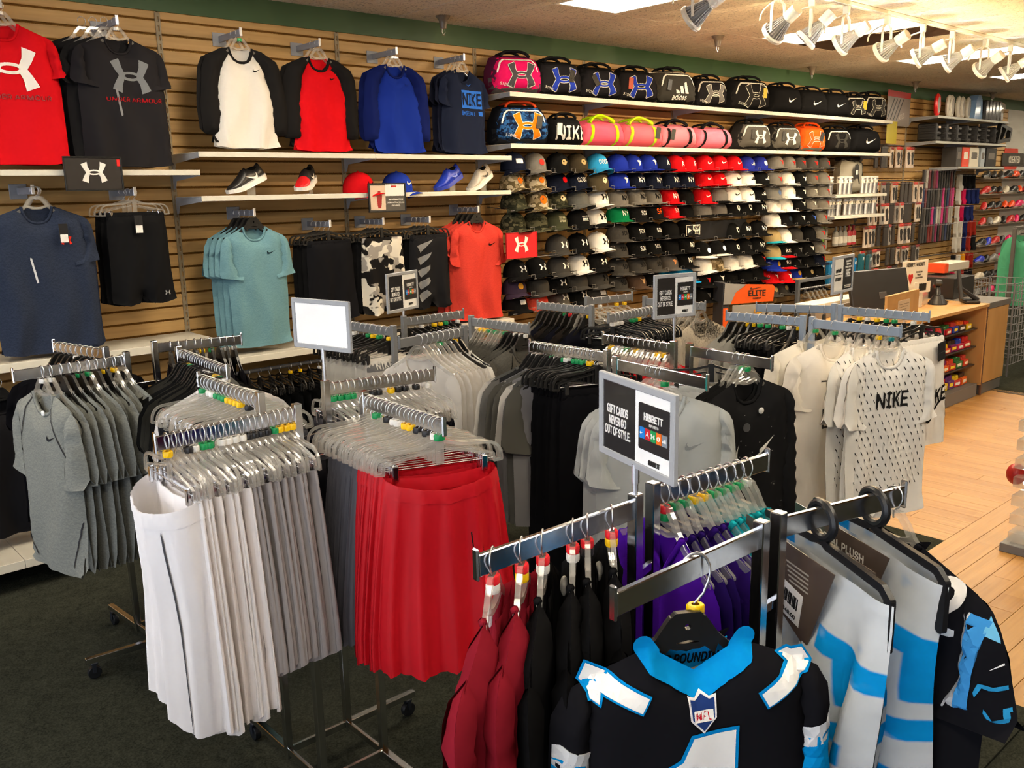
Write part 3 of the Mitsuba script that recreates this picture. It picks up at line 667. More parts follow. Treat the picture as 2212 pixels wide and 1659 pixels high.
g = shirt('#232224', w=.50, L=.69, seed=3, T=.05, amp=.009, sw=.205); add_print(g, place2(HO, .03, -.31, .21), '#6d7074', name='emblem'); add_print(g, place2(text_poly('UNDER ARMOUR', .024, sx=1.2), .04, -.435, 1), '#8c1a20', name='lettering')
sk = LineString([(-.06, -.38), (-.045, -.52)]).buffer(.006); add_print(g, sk, '#77777a', name='size_strip')
b = shirt('#1c1b1d', w=.50, L=.68, seed=4, parts=False, step=.06, sw=.205)
wallset(-2.67, 2.98, g, 'shirt', 'shirt', 'black short-sleeved shirt with grey emblem above the black sign', 4, 'top', 'white', 'clear hanger of the black logo shirt', 'grey wall arm holding the black logo shirts', back=b, backlabel='black shirt behind the black logo shirt', backdx=-.05, rz=6)
def raglan(c, s, x, lab, seed, z, sc=BLK, logo=BLK, n=2):
    g = shirt(c, w=.40, L=.585, sl='long', slen=.50, seed=seed, scol=s, ccol=s, raglan=True, T=.042, amp=.012, sw=.195, flare=.075, bunch=.06)
    add_print(g, place2(SW, .075, -.235, .05), logo, name='emblem')
    b = shirt(s, w=.40, L=.56, sl='long', slen=.5, seed=seed+9, parts=False, step=.06)
    wallset(x, z, g, 'raglan_shirt', 'shirt', lab, n, 'top', 'green' if seed == 5 else None, 'clear hanger of the ' + lab.split(' on')[0].split(' with')[0], 'grey wall arm holding the ' + lab.split(' with')[0], back=b, backlabel='dark sleeved shirt behind the ' + lab.split(' with')[0])
raglan('#d3cfc7', '#1d1b1b', -1.95, 'white baseball shirt with black raglan sleeves', 5, 2.987)
raglan('#c0141c', '#1d1b1b', -1.415, 'red baseball shirt with black raglan sleeves', 6, 2.975)
raglan('#1c2f86', '#161f55', -.825, 'royal blue baseball shirt with darker blue sleeves', 7, 2.972, logo='#20307c')
g = shirt('#1d2233', w=.46, L=.59, seed=8, T=.055, amp=.008, sw=.19)
add_print(g, sbox(-.075, -.375, .135, -.25), '#2f63b8', name='print_block'); add_print(g, place2(text_poly('NIKE', .085, sx=.72), .03, -.312, 1), '#1d2233', off=.005, name='lettering')
add_print(g, place2(text_poly('BASEBALL', .03, sx=.75), .0, -.41, 1), '#2f63b8', name='lettering'); add_print(g, place2(SW, .03, -.21, .05), '#2f63b8', name='emblem'); add_print(g, sbox(.10, -.425, .14, -.395), '#2f63b8', name='print_block')
b = shirt('#191c29', w=.46, L=.58, seed=9, parts=False, step=.06)
wallset(-.235, 2.978, g, 'shirt', 'shirt', 'navy shirt with blue block lettering left of the bag shelves', 3, 'top', None, 'clear hanger of the navy baseball shirt', 'grey wall arm holding the navy baseball shirt', back=b, backlabel='navy shirt behind the navy baseball shirt', rz=8)
# lower row
g = shirt(None, mat='heather_navy', w=.52, L=.775, seed=10, T=.05, amp=.010, sw=.21, slen=.24)
for e in (-1, 1): pass
add_print(g, place2(HO, .115, -.285, .052), '#e23a2c', name='emblem'); add_print(g, LineString([(-.07, -.37), (-.05, -.50)]).buffer(.005), '#c9c9c9', name='size_strip')
b = shirt('#262d3d', w=.52, L=.77, seed=11, parts=False, step=.06)
wallset(-3.20, 2.08, g, 'shirt', 'shirt', 'heather navy short-sleeved shirt above the left rack', 4, 'top', None, 'clear hanger of the heather navy shirt', 'grey wall arm holding the heather navy shirt', back=b, backlabel='navy shirt behind the heather navy shirt', y=-.33, backdx=.012)
tt = labels and [k for k in labels if k.startswith('shirt') and 'heather navy short' in labels[k].get('label', '')][0]
hangtag(at(-3.10, -.405, 1.835), '', .045, .10, parent=tt)
g = shorts('#19191a', ww=.32, hw=.36, L=.52, z0=-.135, seed=12, T=.035, amp=.01, mat='cloth'); add_print(g, place2(HO, .13, -.60, .03), '#9a9a9a', name='emblem')
b = shorts('#161617', ww=.32, hw=.36, L=.52, z0=-.135, seed=13, parts=False, step=.07, mat='cloth')
wallset(-2.672, 2.063, g, 'shorts', 'shorts', 'black shorts on a clear clip hanger under the black sign', 3, 'clip', None, 'clear clip hanger holding black shorts under the black sign', 'grey wall arm holding the black shorts under the sign', back=b, backlabel='black shorts behind the black shorts under the sign')
tt = [k for k in labels if k.startswith('shorts') and 'under the black sign' in labels[k].get('label', '')][0]
hangtag(at(-2.68, -.345, 1.865), '', .045, .10, parent=tt)
g = shirt(None, mat='heather_teal', w=.40, L=.75, seed=14, T=.045, amp=.008, sw=.175, slen=.25); add_print(g, place2(SW, .085, -.265, .06), '#1d2b33', name='emblem')
b = shirt(None, mat='heather_teal', w=.40, L=.75, seed=15, parts=False, step=.06, sw=.175, slen=.25)
wallset(-1.955, 1.925, g, 'shirt', 'shirt', 'teal heather short-sleeved shirt in front of the slat wall', 4, 'topblack', None, 'black hanger of the teal shirt', 'grey wall arm holding the teal shirts', back=b, backlabel='teal shirt behind the front teal shirt', backdx=-.022)
for x, gg, lab, sd in ((-1.423, '#18181a', 'plain black athletic shorts left of the patterned shorts', 16), (-1.001, None, 'white shorts with black brushed pattern behind the small sign', 17), (-.60, '#1e1e20', 'black shorts with grey slashes beside the coral shirt', 18)):
    g = shorts(gg, ww=.33, hw=.38, L=.53, z0=-.13, seed=sd, T=.035, amp=.011, mat='camo_white' if gg is None else 'cloth')
    if sd == 18:
        for i in range(5): add_print(g, Polygon([(-.13, -.20-.09*i), (.02-.02*i, -.16-.09*i), (-.02, -.19-.09*i), (-.10, -.25-.09*i)]), '#76777a', name='print_slash')
    b = shorts('#161617', ww=.33, hw=.38, L=.52, z0=-.13, seed=sd+30, parts=False, step=.07, mat='cloth')
    wallset(x, 1.835, g, 'shorts', 'shorts', lab, 4, 'clipblack', None, 'black clip hanger holding ' + lab.split(' with')[0].split(' left')[0], 'grey wall arm of the ' + lab.split(' beside')[0].split(' left of')[0].split(' behind')[0], back=b, backlabel='black shorts behind the ' + lab.split(' left of')[0].split(' behind')[0].split(' beside')[0])
g = shirt(None, mat='heather_red', w=.48, L=.745, seed=19, T=.05, amp=.012, sw=.20, slen=.27); add_print(g, place2(SW, .11, -.28, .07), '#2a1514', name='emblem')
b = shirt('#b23a30', w=.48, L=.74, seed=20, parts=False, step=.06, sw=.2)
wallset(-.14, 1.895, g, 'shirt', 'shirt', 'coral red short-sleeved shirt beside the cap racks', 4, 'topblack', None, 'black hanger of the coral red shirt', 'grey wall arm holding the coral red shirts', back=b, backlabel='red shirt behind the coral red shirt', backdx=-.03)
g = shirt('#17171a', w=.52, L=.74, seed=23, T=.06, amp=.01, sw=.21)
b = shirt('#141416', w=.52, L=.74, seed=24, parts=False, step=.06, sw=.21)
wallset(-3.50, 1.09, g, 'shirt', 'shirt', 'black shirt hanging low under the left shelf beside grey shirts', 2, 'topblack', None, 'black hanger under the left shelf edge', 'grey wall arm under the left shelf', back=b, backlabel='black shirt behind the low black shirt', y=-.34)
# clothes rail under the low shelf
t = thing('wall_rail', 'dark wall rail full of black pants under the low shelf', 'clothes rail')
put(t, 'bar', P(tube([(-2.2, -.33, .92), (-1.1, -.33, .92)], .012, 8), 'paint', '#55565a', smooth=True))
for x in (-2.2, -1.1): put(t, 'bracket', P(plain(x-.004, x+.004, -.34, -.0, .90, .94), 'paint', '#55565a'))
pd = pants('#151516', L=.74, seed=21, ww=.27)
for i in range(15):
    x = -2.16 + i*.072
    tw = at(x, -.33, .933, 90 + RNG.uniform(-6, 6))
    hanger('clipblack', 'yellow' if i in (5, 6) else ('white' if i in (8, 9, 11) else None), tw, f'{ORD[i]} black clip hanger from the left on the wall rail')
    garment('pants', 'pants', pd, tw, f'{ORD[i]} pair of black pants from the left on the wall rail')
# ------------------------------------------------------------------ signs, shoes and caps on the shelves
def panel(name, catg, label, x0, x1, z0, z1, y, frame, face, border=.008, tilt=0):
    t = thing(name, label, catg); put(t, 'board', P(bx(x0, x1, y, y+.006, z0, z1, .001), 'plastic', face))
    fr = [bx(x0-border, x1+border, y-.004, y+.009, a-border*(a == z0), a+border*(a == z1), .001) for a in (z0, z1)] + [bx(a-border*(a == x0), a+border*(a == x1), y-.004, y+.009, z0, z1, .001) for a in (x0, x1)]
    put(t, 'frame', P(cat(fr), 'plastic', frame)); return t
def flat(poly, x, z, y, col, parent, name, mat='plastic', d=.0016):
    return put(parent, name, P(mv(extr(affinity.translate(poly, x, z), d), 0, y, 0), mat, col))
t = panel('sign', 'sign', 'black framed sign with white emblem clipped to the left shelf', -3.068, -2.785, 2.062, 2.225, -.455, '#141414', '#26221f')
flat(affinity.scale(HO, .125, .125, origin=(0, 0)), -2.925, 2.15, -.4565, '#e9e6dd', t, 'emblem'); flat(sbox(-.008, -.018, .008, .018), -2.795, 2.20, -.4565, '#e02020', t, 'red_tab')
t = panel('sign', 'sign', 'small black framed picture sign on the shoe shelf with a text panel', -1.18, -.895, 1.893, 2.07, -.432, '#131313', '#4a4743')
flat(sbox(-.06, -.08, .06, .08), -1.115, 1.982, -.4335, '#c7b09a', t, 'picture'); flat(unary_union([Point(0, .045).buffer(.011), Polygon([(-.022, .03), (.022, .03), (.018, -.02), (.012, -.06), (-.012, -.06), (-.018, -.02)])]), -1.105, 1.972, -.4345, '#8d1f22', t, 'picture_figure')
flat(sbox(-.078, -.038, .078, .038), -.977, 2.03, -.4335, '#dcd8d2', t, 'paper'); flat(sbox(-.022, -.006, .022, .006), -.985, 2.055, -.4345, '#b32d25', t, 'red_bar')
for i, s_ in enumerate(('Text JOIN to STYLE', 'to find out how you can', 'start saving.')): flat(text_poly(s_, .0115, i == 0, .8), -.972, 1.968-.019*i, -.4335, '#efece6', t, 'lettering')
t = panel('sign', 'sign', 'bright red sign with white emblem beside the coral shirt', .06, .38, 1.495, 1.69, -.40, '#a8161c', '#cf2027', .003)
flat(affinity.scale(HO, .14, .14, origin=(0, 0)), .215, 1.60, -.4015, '#efe9e2', t, 'emblem')
def sneaker(label, x, y, z, up, sole, logo, toe=None, rz=0, ry=0):
    t = thing('sneaker', label, 'shoe'); tw = at(x, y, z, rz, ry)
    ss = np.linspace(0, 1, 15); L = .285
    wd = np.interp(ss, [0, .06, .25, .45, .7, .9, 1], [.012, .032, .047, .043, .034, .033, .012])
    tp = np.interp(ss, [0, .06, .2, .4, .52, .6, .8, .93, 1], [.034, .050, .062, .088, .116, .108, .092, .116, .07])
    bt = np.interp(ss, [0, .1, .3, 1], [.030, .022, .018, .030]); n = 16; V = []
    for s_, a, b, c in zip(ss, wd, tp, bt):
        th = np.arange(n)/n*2*PI; cx = np.sign(np.cos(th))*np.abs(np.cos(th))**.75; sz = np.sin(th)
        V.append(np.stack([np.full(n, -L/2 + s_*L), a*cx*(1-.28*np.clip(sz, 0, 1)), (b+c)/2 + (b-c)/2*sz], 1))
    V = np.vstack(V); F = []
    for i in range(14):
        for k in range(n):
            l = (k+1) % n; F += [(i*n+k, (i+1)*n+k, (i+1)*n+l), (i*n+k, (i+1)*n+l, i*n+l)]
    m = trimesh.Trimesh(V, F, process=False)
    if toe: m, uvs = two_tone(m, [up, toe], lambda c: (c[:, 0] < -L/2 + .36*L).astype(int)); put(t, 'upper', P(m, 'plastic', None, True, uv=uvs), tw)
    else: put(t, 'upper', P(m, 'plastic', up, True), tw)
    o = [(-L/2 + s_*L, w) for s_, w in zip(ss, wd*1.08+.003)]; pol = Polygon(o + [(a, -b) for a, b in o[::-1]]).buffer(.004)
    sm = trimesh.creation.extrude_polygon(pol, .03, engine='earcut'); v = sm.vertices; u = (v[:, 0]+L/2)/L
    top = v[:, 2] > .015; v[:, 2] = np.where(top, np.interp(u, [0, .3, 1], [.036, .026, .040]), np.interp(u, [-.1, .0, .25, 1.1], [.022, .012, .0, .004])); sm.vertices = v
    put(t, 'sole', P(sm, 'plastic', sole, 40), tw)
    put(t, 'collar_lining', P(scl(trimesh.creation.icosphere(2, 1.0), .05, .022, .012).apply_translation([.065, 0, .093]), 'cloth', '#111111', True), tw)
    lc = cat([tube([(-.045+.016*i, -.022, .066+.009*i), (-.043+.016*i, 0, .078+.0095*i), (-.045+.016*i, .022, .066+.009*i)], .0028, 5) for i in range(5)])
    put(t, 'laces', P(lc, 'cloth', up if toe is None else '#151515', True), tw)
    sp = affinity.translate(affinity.scale(SW, -.10, .11, origin=(0, 0)), .03, .055)
    p_, f_ = tri2d(sp, .012); yy = -np.interp((p_[:, 0]+L/2)/L, ss, wd)*.98 - .001
    put(t, 'emblem', P(trimesh.Trimesh(np.stack([p_[:, 0], yy, p_[:, 1]], 1), f_, process=False), 'plastic', logo), tw)
    st = cat([plain(-.03, .03, -.02, .02, 0, .004), plain(-.03, .03, -.02, -.016, 0, .05), plain(-.028, .028, -.03, .03, .046, .05)])
    k = thing('shoe_stand', 'clear acrylic stand under the ' + label.split(' on')[0], 'display stand'); scene[k] = {**P(st, 'clear'), 'to_world': at(x+.01, y, 2.014, rz)}
zs = 2.062
sneaker('black sneaker with white sole on the shoe shelf', -1.98, -.30, zs, '#191818', '#e9e4dc', '#eeeae4', rz=8, ry=-20)
sneaker('black sneaker with red toe on the shoe shelf', -1.565, -.29, zs, '#1a1818', '#e6e0d8', '#eeeae4', toe='#c41a1f', rz=42, ry=-16)
sneaker('blue sneaker on the shoe shelf', -.40, -.30, zs, '#2238a8', '#27379c', '#6d80d8', rz=8, ry=-22)
sneaker('pale grey sneaker with white sole on the shoe shelf', -.10, -.30, zs, '#a9a193', '#e9e4d8', '#2a2724', rz=10, ry=-26)
# ------------------------------------------------------------------ caps
CA, CB, CH = .083, .098, .118
def crown_s(z): return np.maximum(0, 1-np.clip(z/CH, 0, 1)**2.7)**(1/2.1)
def crown_mesh(tall=1.0):
    n, V, zs_ = 20, [], np.array([0, .02, .042, .062, .080, .095, .107, .1145, .118])
    for z in zs_:
        s_ = max(float(crown_s(z)), .02); th = np.arange(n)/n*2*PI
        gr = 1 - .012*(np.cos(3*th) > .94)
        V.append(np.stack([CA*s_*np.cos(th)*gr, CB*s_*np.sin(th)*gr, np.full(n, z*tall)], 1))
    V = np.vstack(V); F = []
    for i in range(len(zs_)-1):
        for k in range(n):
            l = (k+1) % n; F += [(i*n+k, i*n+l, (i+1)*n+l), (i*n+k, (i+1)*n+l, (i+1)*n+k)]
    but = mv(scl(trimesh.creation.icosphere(1, .008), 1, 1, .6), 0, 0, .119*tall)
    return cat([trimesh.Trimesh(V, F, process=False), but])
def brim_mesh(curve):
    u = np.linspace(-1, 1, 13); v = np.linspace(0, 1, 5); V = []
    for off in (0, -.0035):
        for b in v:
            x = CA*.97*u*(1+.06*b); y0 = -CB*np.sqrt(np.maximum(0, 1-(u*.97)**2)); y = y0 - b*.068*(1-np.abs(u)**2.6)**.5
            V.append(np.stack([x, y, .006 - b*.012 - curve*.030*(u**2)*(.4+.6*b) + off], 1))
    V = np.vstack(V); F = []
    for o in (0, 65):
        for i in range(4):
            for k in range(12):
                q = [(o+i*13+k, o+i*13+k+1, o+(i+1)*13+k+1), (o+i*13+k, o+(i+1)*13+k+1, o+(i+1)*13+k)]; F += q
    for k in range(12): a, b = 52+k, 53+k; F += [(a, b, b+65), (a, b+65, a+65)]
    return trimesh.Trimesh(V, F, process=False)
CROWN, FLATB, CURVB = crown_mesh(), brim_mesh(.1), brim_mesh(1.0)
_cc = {}
def cap_part(kind, col):
    if (kind, col) not in _cc:
        m = {'crown': CROWN, 'flat': FLATB, 'curved': CURVB}[kind]
        _cc[kind, col] = P(m, col, None, 40) if col.startswith('camo') else P(m, 'cloth', col, 40)
    return _cc[kind, col]
_lg = {}
def logo_poly(k):
    if k == 'bull': return unary_union([Polygon([(-.5, .4), (-.42, .12), (-.2, .0), (.2, .0), (.42, .12), (.5, .4), (.34, .2), (.15, .2), (-.15, .2), (-.34, .2)]), Polygon([(-.2, .05), (.2, .05), (.1, -.45), (-.1, -.45)])])
    if k == 'shield': return Polygon([(-.34, .45), (.34, .45), (.36, -.1), (0, -.5), (-.36, -.1)]).difference(sbox(-.16, -.1, .16, .25))
    if k == 'bird': return Polygon([(-.45, .3), (.0, .42), (.25, .25), (.5, .18), (.22, .05), (.1, -.3), (-.15, -.45), (-.1, -.05)])
    if k == 'disc': return Point(0, 0).buffer(.42)
    if k == 'flag': return unary_union([sbox(-.5, -.32+.16*i, .5, -.24+.16*i) for i in range(5)])
    if k == 'duck': return unary_union([Point(0, 0).buffer(.4), Polygon([(.2, .2), (.55, .05), (.2, -.2)])]).difference(Point(-.1, .08).buffer(.12))
    if k == 'horns': return HO
    if k == 'swoosh': return affinity.scale(SW, 1.2, 1.2, origin=(0, 0))
    if k == 'stripes': return ST3
    if k == 'patch': return sbox(-.5, -.3, .5, .3)
    return text_poly(k, .8 if len(k) < 3 else .62, True, .75 if len(k) < 3 else .6)
def cap_logo(k, col, s_=.052, zc=.052):
    if (k, col, s_) not in _lg:
        p = affinity.translate(affinity.scale(logo_poly(k), s_, s_, origin=(0, 0)), 0, zc); q, f = tri2d(p, .012)
        sc = np.maximum(crown_s(q[:, 1]), .05); y = -CB*sc*np.sqrt(np.maximum(0, 1-(q[:, 0]/(CA*sc))**2)) - .0022
        _lg[k, col, s_] = P(trimesh.Trimesh(np.stack([q[:, 0], y, q[:, 1]], 1), f, process=False), 'cloth', col)
    return _lg[k, col, s_]
def cap(x, y, z, look, label, rz=0, rx=0, group=None):
    c, br, curved, lg, lc = look[:5]
    t = thing('cap', label, 'cap', group); tw = at(x, y, z, rz, 0, rx, 1.17)
    put(t, 'crown', cap_part('crown', c), tw)
    put(t, 'brim', cap_part('curved' if curved else 'flat', br), tw)
    if lg: put(t, 'emblem', cap_logo(lg, lc, look[5] if len(look) > 5 else .052), tw)
N_, B_, R_, GY, WH, RO, DG = '#181b29', '#161616', '#c4161d', '#6f6b64', '#e6e2d8', '#1f2f8f', '#3f3d3a'
TN, GN, BL = '#a58e63', '#0f6b3f', '#1a86bf'
def L_(c, lg=None, lc=WH, br=None, cv=0, s_=.052): return (c, br or c, cv, lg, lc, s_)
BAYS = [
 # first bay, left of the others
 [[L_(N_, 'patch', WH, cv=1), L_(GY, 'disc', '#b5322b', cv=1), L_(B_, 'duck', TN, cv=1), L_('#3a3226', 'duck', TN, cv=1), L_('#2f8fc0', 'GOOD', WH, cv=1)],
  [L_('camo_tan', 'duck', '#e06a1c', 'camo_tan', 1), L_('camo_tan', 'duck', '#e06a1c', 'camo_tan', 1), L_(N_, 'disc', R_, cv=1), L_(N_, 'GOOD', WH, cv=1), L_('#4d4433', 'duck', '#d8c7a4', cv=1)],
  [L_('camo_dark', None, WH, 'camo_dark', 1), L_('camo_tan', 'duck', '#e06a1c', 'camo_tan', 1, .07), L_('camo_dark', 'duck', '#d8c7a4', 'camo_dark', 1), L_('#5b5a56', None, cv=1), L_(WH, 'horns', B_, cv=1)],
  [L_('camo_dark', None, WH, 'camo_dark', 1), L_('camo_dark', 'flag', '#4a4a3c', 'camo_dark', 1), L_('#3f4130', 'flag', '#a9a78d', cv=1), L_(B_, 'flag', '#d5d2c8', cv=1), L_(WH, 'horns', B_, B_, 1)],
  [None, None, L_(DG, 'horns', WH, cv=1), L_(B_, 'horns', WH, cv=1), L_(WH, 'horns', B_, cv=1)],
  [L_(B_, 'horns', '#a7a7a7', cv=1), L_(B_, 'horns', WH, cv=1), L_(DG, 'horns', WH, cv=1), L_(WH, 'horns', B_, cv=1), L_(B_, 'horns', WH, cv=1)],
  [L_('#3b3040', 'disc', '#d89a3a', cv=1), L_(DG, None, cv=1), L_(B_, 'horns', WH, cv=1), L_(DG, None, cv=1), L_(DG, 'horns', B_, cv=1)],
  [L_(B_, 'patch', '#d9d7d0', cv=1), L_('#e0523f', None, cv=1), L_('#55524d', 'horns', WH, cv=1), L_(B_, 'horns', WH, cv=1), L_(DG, 'patch', WH, cv=1)]],
 [[L_(RO), L_(RO, 'bird', WH), L_(RO, 'bird', WH), L_(N_, 'A', WH), L_(R_, 'A', WH), L_(R_, 'P', WH)],
  [L_(RO, 'bird', WH), L_(N_, 'NY', WH), L_(N_, 'NY', WH), L_(N_, 'NY', WH), L_(N_, 'NY', WH)],
  [L_(GY, 'NY', B_), L_(GY, 'NY', B_), L_(GY, 'NY', B_), L_(R_, 'NY', WH), L_(B_)],
  [L_(GN, 'NY', WH), L_(B_, 'SOX', WH), L_(B_, 'SF', '#e0501c'), L_(R_, 'SOX', WH), L_(B_)],
  [L_(DG, 'SOX', B_), L_(B_, 'SOX', WH), L_(B_, 'SOX', WH), L_(B_), L_(B_)],
  [L_(DG, 'SOX', B_), L_(B_, 'SOX', WH), L_(B_, 'SOX', WH), L_(B_), L_(B_, 'NY', WH)],
  [L_(DG, 'SOX', B_), L_(DG, 'SOX', B_), L_(DG, 'SOX', B_), L_('#55514c', 'bird', '#c98a5a'), L_(B_, 'NY', WH)],
  [L_(DG, 'SOX', B_), L_('#4a3b30', 'bull', '#c9a37a'), L_(B_, 'bird', BL), L_(BL, 'bird', B_), L_(BL, 'bird', B_)]],
 [[L_(R_, 'swoosh', WH), L_(R_, 'swoosh', WH), L_(R_, 'swoosh', WH), L_('#27308a', 'stripes', WH), L_('#27308a', 'disc', WH)],
  [L_(R_, 'swoosh', WH), L_(R_, 'swoosh', WH), L_(WH, 'swoosh', B_), L_(WH, 'stripes', B_), L_(B_, 'stripes', WH)],
  [L_(R_, 'swoosh', WH), L_('#6a6661', None, br=B_), L_(WH, 'swoosh', B_), L_(WH, 'swoosh', B_), L_(B_, 'stripes', WH)],
  [L_('#6a6661', None, br=B_), L_('#6a6661', None, br=B_), L_(B_, 'shield', WH), L_(B_, 'shield', WH), L_(B_, 'NY', WH)],
  [None, None, L_(B_, 'shield', WH), L_(B_, 'NY', WH), L_(B_, 'NY', WH)],
  [L_(B_, 'disc', '#cfe0e8', WH), L_(B_, 'disc', '#cfe0e8', WH), L_(B_, 'shield', WH), L_(B_, 'bull', '#444444'), L_(B_, 'NY', WH)],
  [L_(WH, None, cv=1), L_('camo_tan', None, WH, 'camo_tan', 1), L_(WH, None, cv=1), L_(WH, None, cv=1), L_(B_, 'bull', '#c23030')],
  [L_(B_, 'bull', '#c23030'), L_(B_, 'bull', WH), L_(B_), L_(B_), L_(B_)],
  [L_(B_, 'bull', '#666666'), L_(B_, 'bull', '#c23030'), L_(B_), L_(B_), L_(B_)]],
 [[L_(GY, 'bull', '#b5322b'), L_(GY, 'bull', '#c22a25'), L_(DG, 'bull', '#c22a25'), L_(DG, 'bull', '#c22a25'), L_(DG, 'bull', '#c22a25')],
  [L_(GY, 'bull', '#b5322b'), L_(WH, 'disc', '#b9b4a8'), L_(B_, 'bull', WH), L_('#5a564f', 'bull', '#b5322b'), L_(GY, 'bull', '#c22a25')],
  [L_('#77756f', 'disc', '#56698a'), L_(WH, 'disc', '#b9b4a8'), L_(B_, 'bull', WH), L_(GY, 'bull', '#cfcac0'), L_(GY, 'bull', '#b5322b')],
  [L_(WH, 'disc', '#b9b4a8'), L_(WH, 'disc', '#b9b4a8'), L_(B_, 'bull', WH), L_(GY, 'bull', '#cfcac0'), L_(GY, 'bull', '#b5322b')],
  [L_(WH), L_(B_, 'disc', '#27303a'), L_(B_, 'bull', WH), L_(B_, 'bull', '#3d58a0'), L_(GY, 'bull', '#c22a25')],
  [L_(TN, None, br='#2a9fb5'), L_(WH), L_(DG), L_(B_), L_(GY, 'bull', '#c22a25')],
  [L_(TN, None, br='#2a9fb5'), L_(B_, 'BULLS', WH, R_), L_(B_, 'bull', '#666666'), L_(B_, 'bull', WH), L_(GY, 'bull', '#c22a25')],
  [L_(RO, 'disc', '#d8a13a'), L_(B_, 'BULLS', WH, R_), L_(B_, 'bull', '#555555'), L_(B_), L_(N_, 'bull', R_)],
  [L_(R_, 'bull', WH), L_(R_, 'bull', WH), L_(RO, 'disc', '#d8a13a', TN), L_(B_, 'disc', TN), L_(B_)],
  [L_(DG, 'disc', TN), L_(DG, 'disc', TN), L_(B_), L_(B_), L_(B_)]]]
ROWZ = [[2.145, 2.0, 1.858, 1.69, 1.492, 1.316, 1.18, 1.054], [2.143, 1.996, 1.851, 1.716, 1.55, 1.404, 1.253, 1.112], [2.151, 2.0, 1.846, 1.717, 1.501, 1.33, 1.19, 1.05, .90], [2.163, 2.0, 1.862, 1.73, 1.58, 1.402, 1.246, 1.12, .98, .84]]
CNAME = {N_: 'navy', B_: 'black', R_: 'red', GY: 'grey', WH: 'white', RO: 'royal blue', DG: 'charcoal', TN: 'tan', GN: 'green', BL: 'bright blue', 'camo_tan': 'tan camouflage', 'camo_dark': 'dark camouflage', '#e0523f': 'salmon', '#2f8fc0': 'sky blue', '#27308a': 'blue', '#3f4130': 'olive'}
BAYN = ['first cap rack', 'second cap rack', 'third cap rack', 'fourth cap rack']
def wire_shelf(x0, x1, z, label):
    t = thing('wire_shelf', label, 'wire shelf')
    put(t, 'front_rail', P(tube([(x0, -.375, z), (x1, -.375, z)], .0032, 5), 'paint', '#5c5b5a', smooth=True))
    cr = [tube([(x0 + (x1-x0)*(i+.5)/10, -.375, z), (x0 + (x1-x0)*(i+.5)/10, -.02, z+.03)], .002, 4) for i in range(10)] + [tube([(x0, -.19, z+.016), (x1, -.19, z+.016)], .002, 4)]
    put(t, 'cross_wires', P(cat(cr), 'paint', '#4c4b4a'))
    w_ = (x1-x0)/5
    lp = P(tube([(-.022, 0, 0), (-.022, 0, .034), (.022, 0, .034), (.022, 0, 0)], .0022, 4), 'paint', '#77746f')
    for i in range(5): put(t, 'divider_loop', lp, at(x0 + w_*(i+.95), -.375, z))
for bi, bay in enumerate(BAYS):
    x0, x1 = S[2+bi]+.02, S[3+bi]-.02
    for ri, row in enumerate(bay):
        z = ROWZ[bi][ri]
        wire_shelf(x0, x1, z, f'{ORD[ri]} wire shelf from the top of the {BAYN[bi]}')
        n = len(row)
        for ci, lk in enumerate(row):
            if lk is None: continue
            what = {None: 'plain', 'NY': 'lettered', 'SOX': 'lettered', 'A': 'lettered', 'P': 'lettered', 'SF': 'lettered', 'BULLS': 'lettered', 'GOOD': 'lettered'}.get(lk[3], '')
            if lk[3] == 'horns' or lk[3] == 'swoosh' or lk[3] == 'stripes': what = 'sport'
            if lk[3] == 'bull': what = 'horned-emblem'
            nm = CNAME.get(lk[0], 'dark')
            cap(x0 + (x1-x0)*(ci+.52)/n, -.27 + RNG.uniform(-.015, .015), z + .022, lk, f'{nm} {what} cap, {ORD[ci]} from left on {ORD[ri]} shelf of {BAYN[bi]}'.replace('  ', ' '), RNG.uniform(-12, 4), RNG.uniform(-4, 2))
cap(-1.22+.06, -.27, 2.018, L_('#bf151b', 'swoosh', '#3a0d0d', cv=1), 'red cap on the shoe shelf beside the black and red sneaker', 25)
cap(-.83, -.25, 2.018, L_('#24399b', 'swoosh', WH, cv=1), 'blue cap behind the picture sign on the shoe shelf', 25)
# black header with a box emblem in the third rack
t = thing('header_panel', 'black header panel with a white square emblem across the third cap rack', 'sign')
put(t, 'board', P(bx(2.57, 3.42, -.30, -.295, 1.515, 1.685, .001), 'plastic', '#17171a'))
put(t, 'emblem', P(bx(2.31, 2.52, -.392, -.388, 1.565, 1.665, .001), 'plastic', '#e9e4d6'))
put(t, 'emblem_mark', P(mv(extr(affinity.translate(unary_union([sbox(-.045, -.045, .045, .045)]).difference(Polygon([(-.03, -.03), (.03, 0), (-.03, .03)])), 2.36, 1.615), .002), 0, -.393, 0), 'plastic', '#17171a'))
for i, s_ in enumerate(('NEW', 'ERA')): put(t, 'lettering', P(mv(extr(affinity.translate(text_poly(s_, .034, True, .9), 2.465, 1.637-.045*i), .002), 0, -.393, 0), 'plastic', '#17171a'))
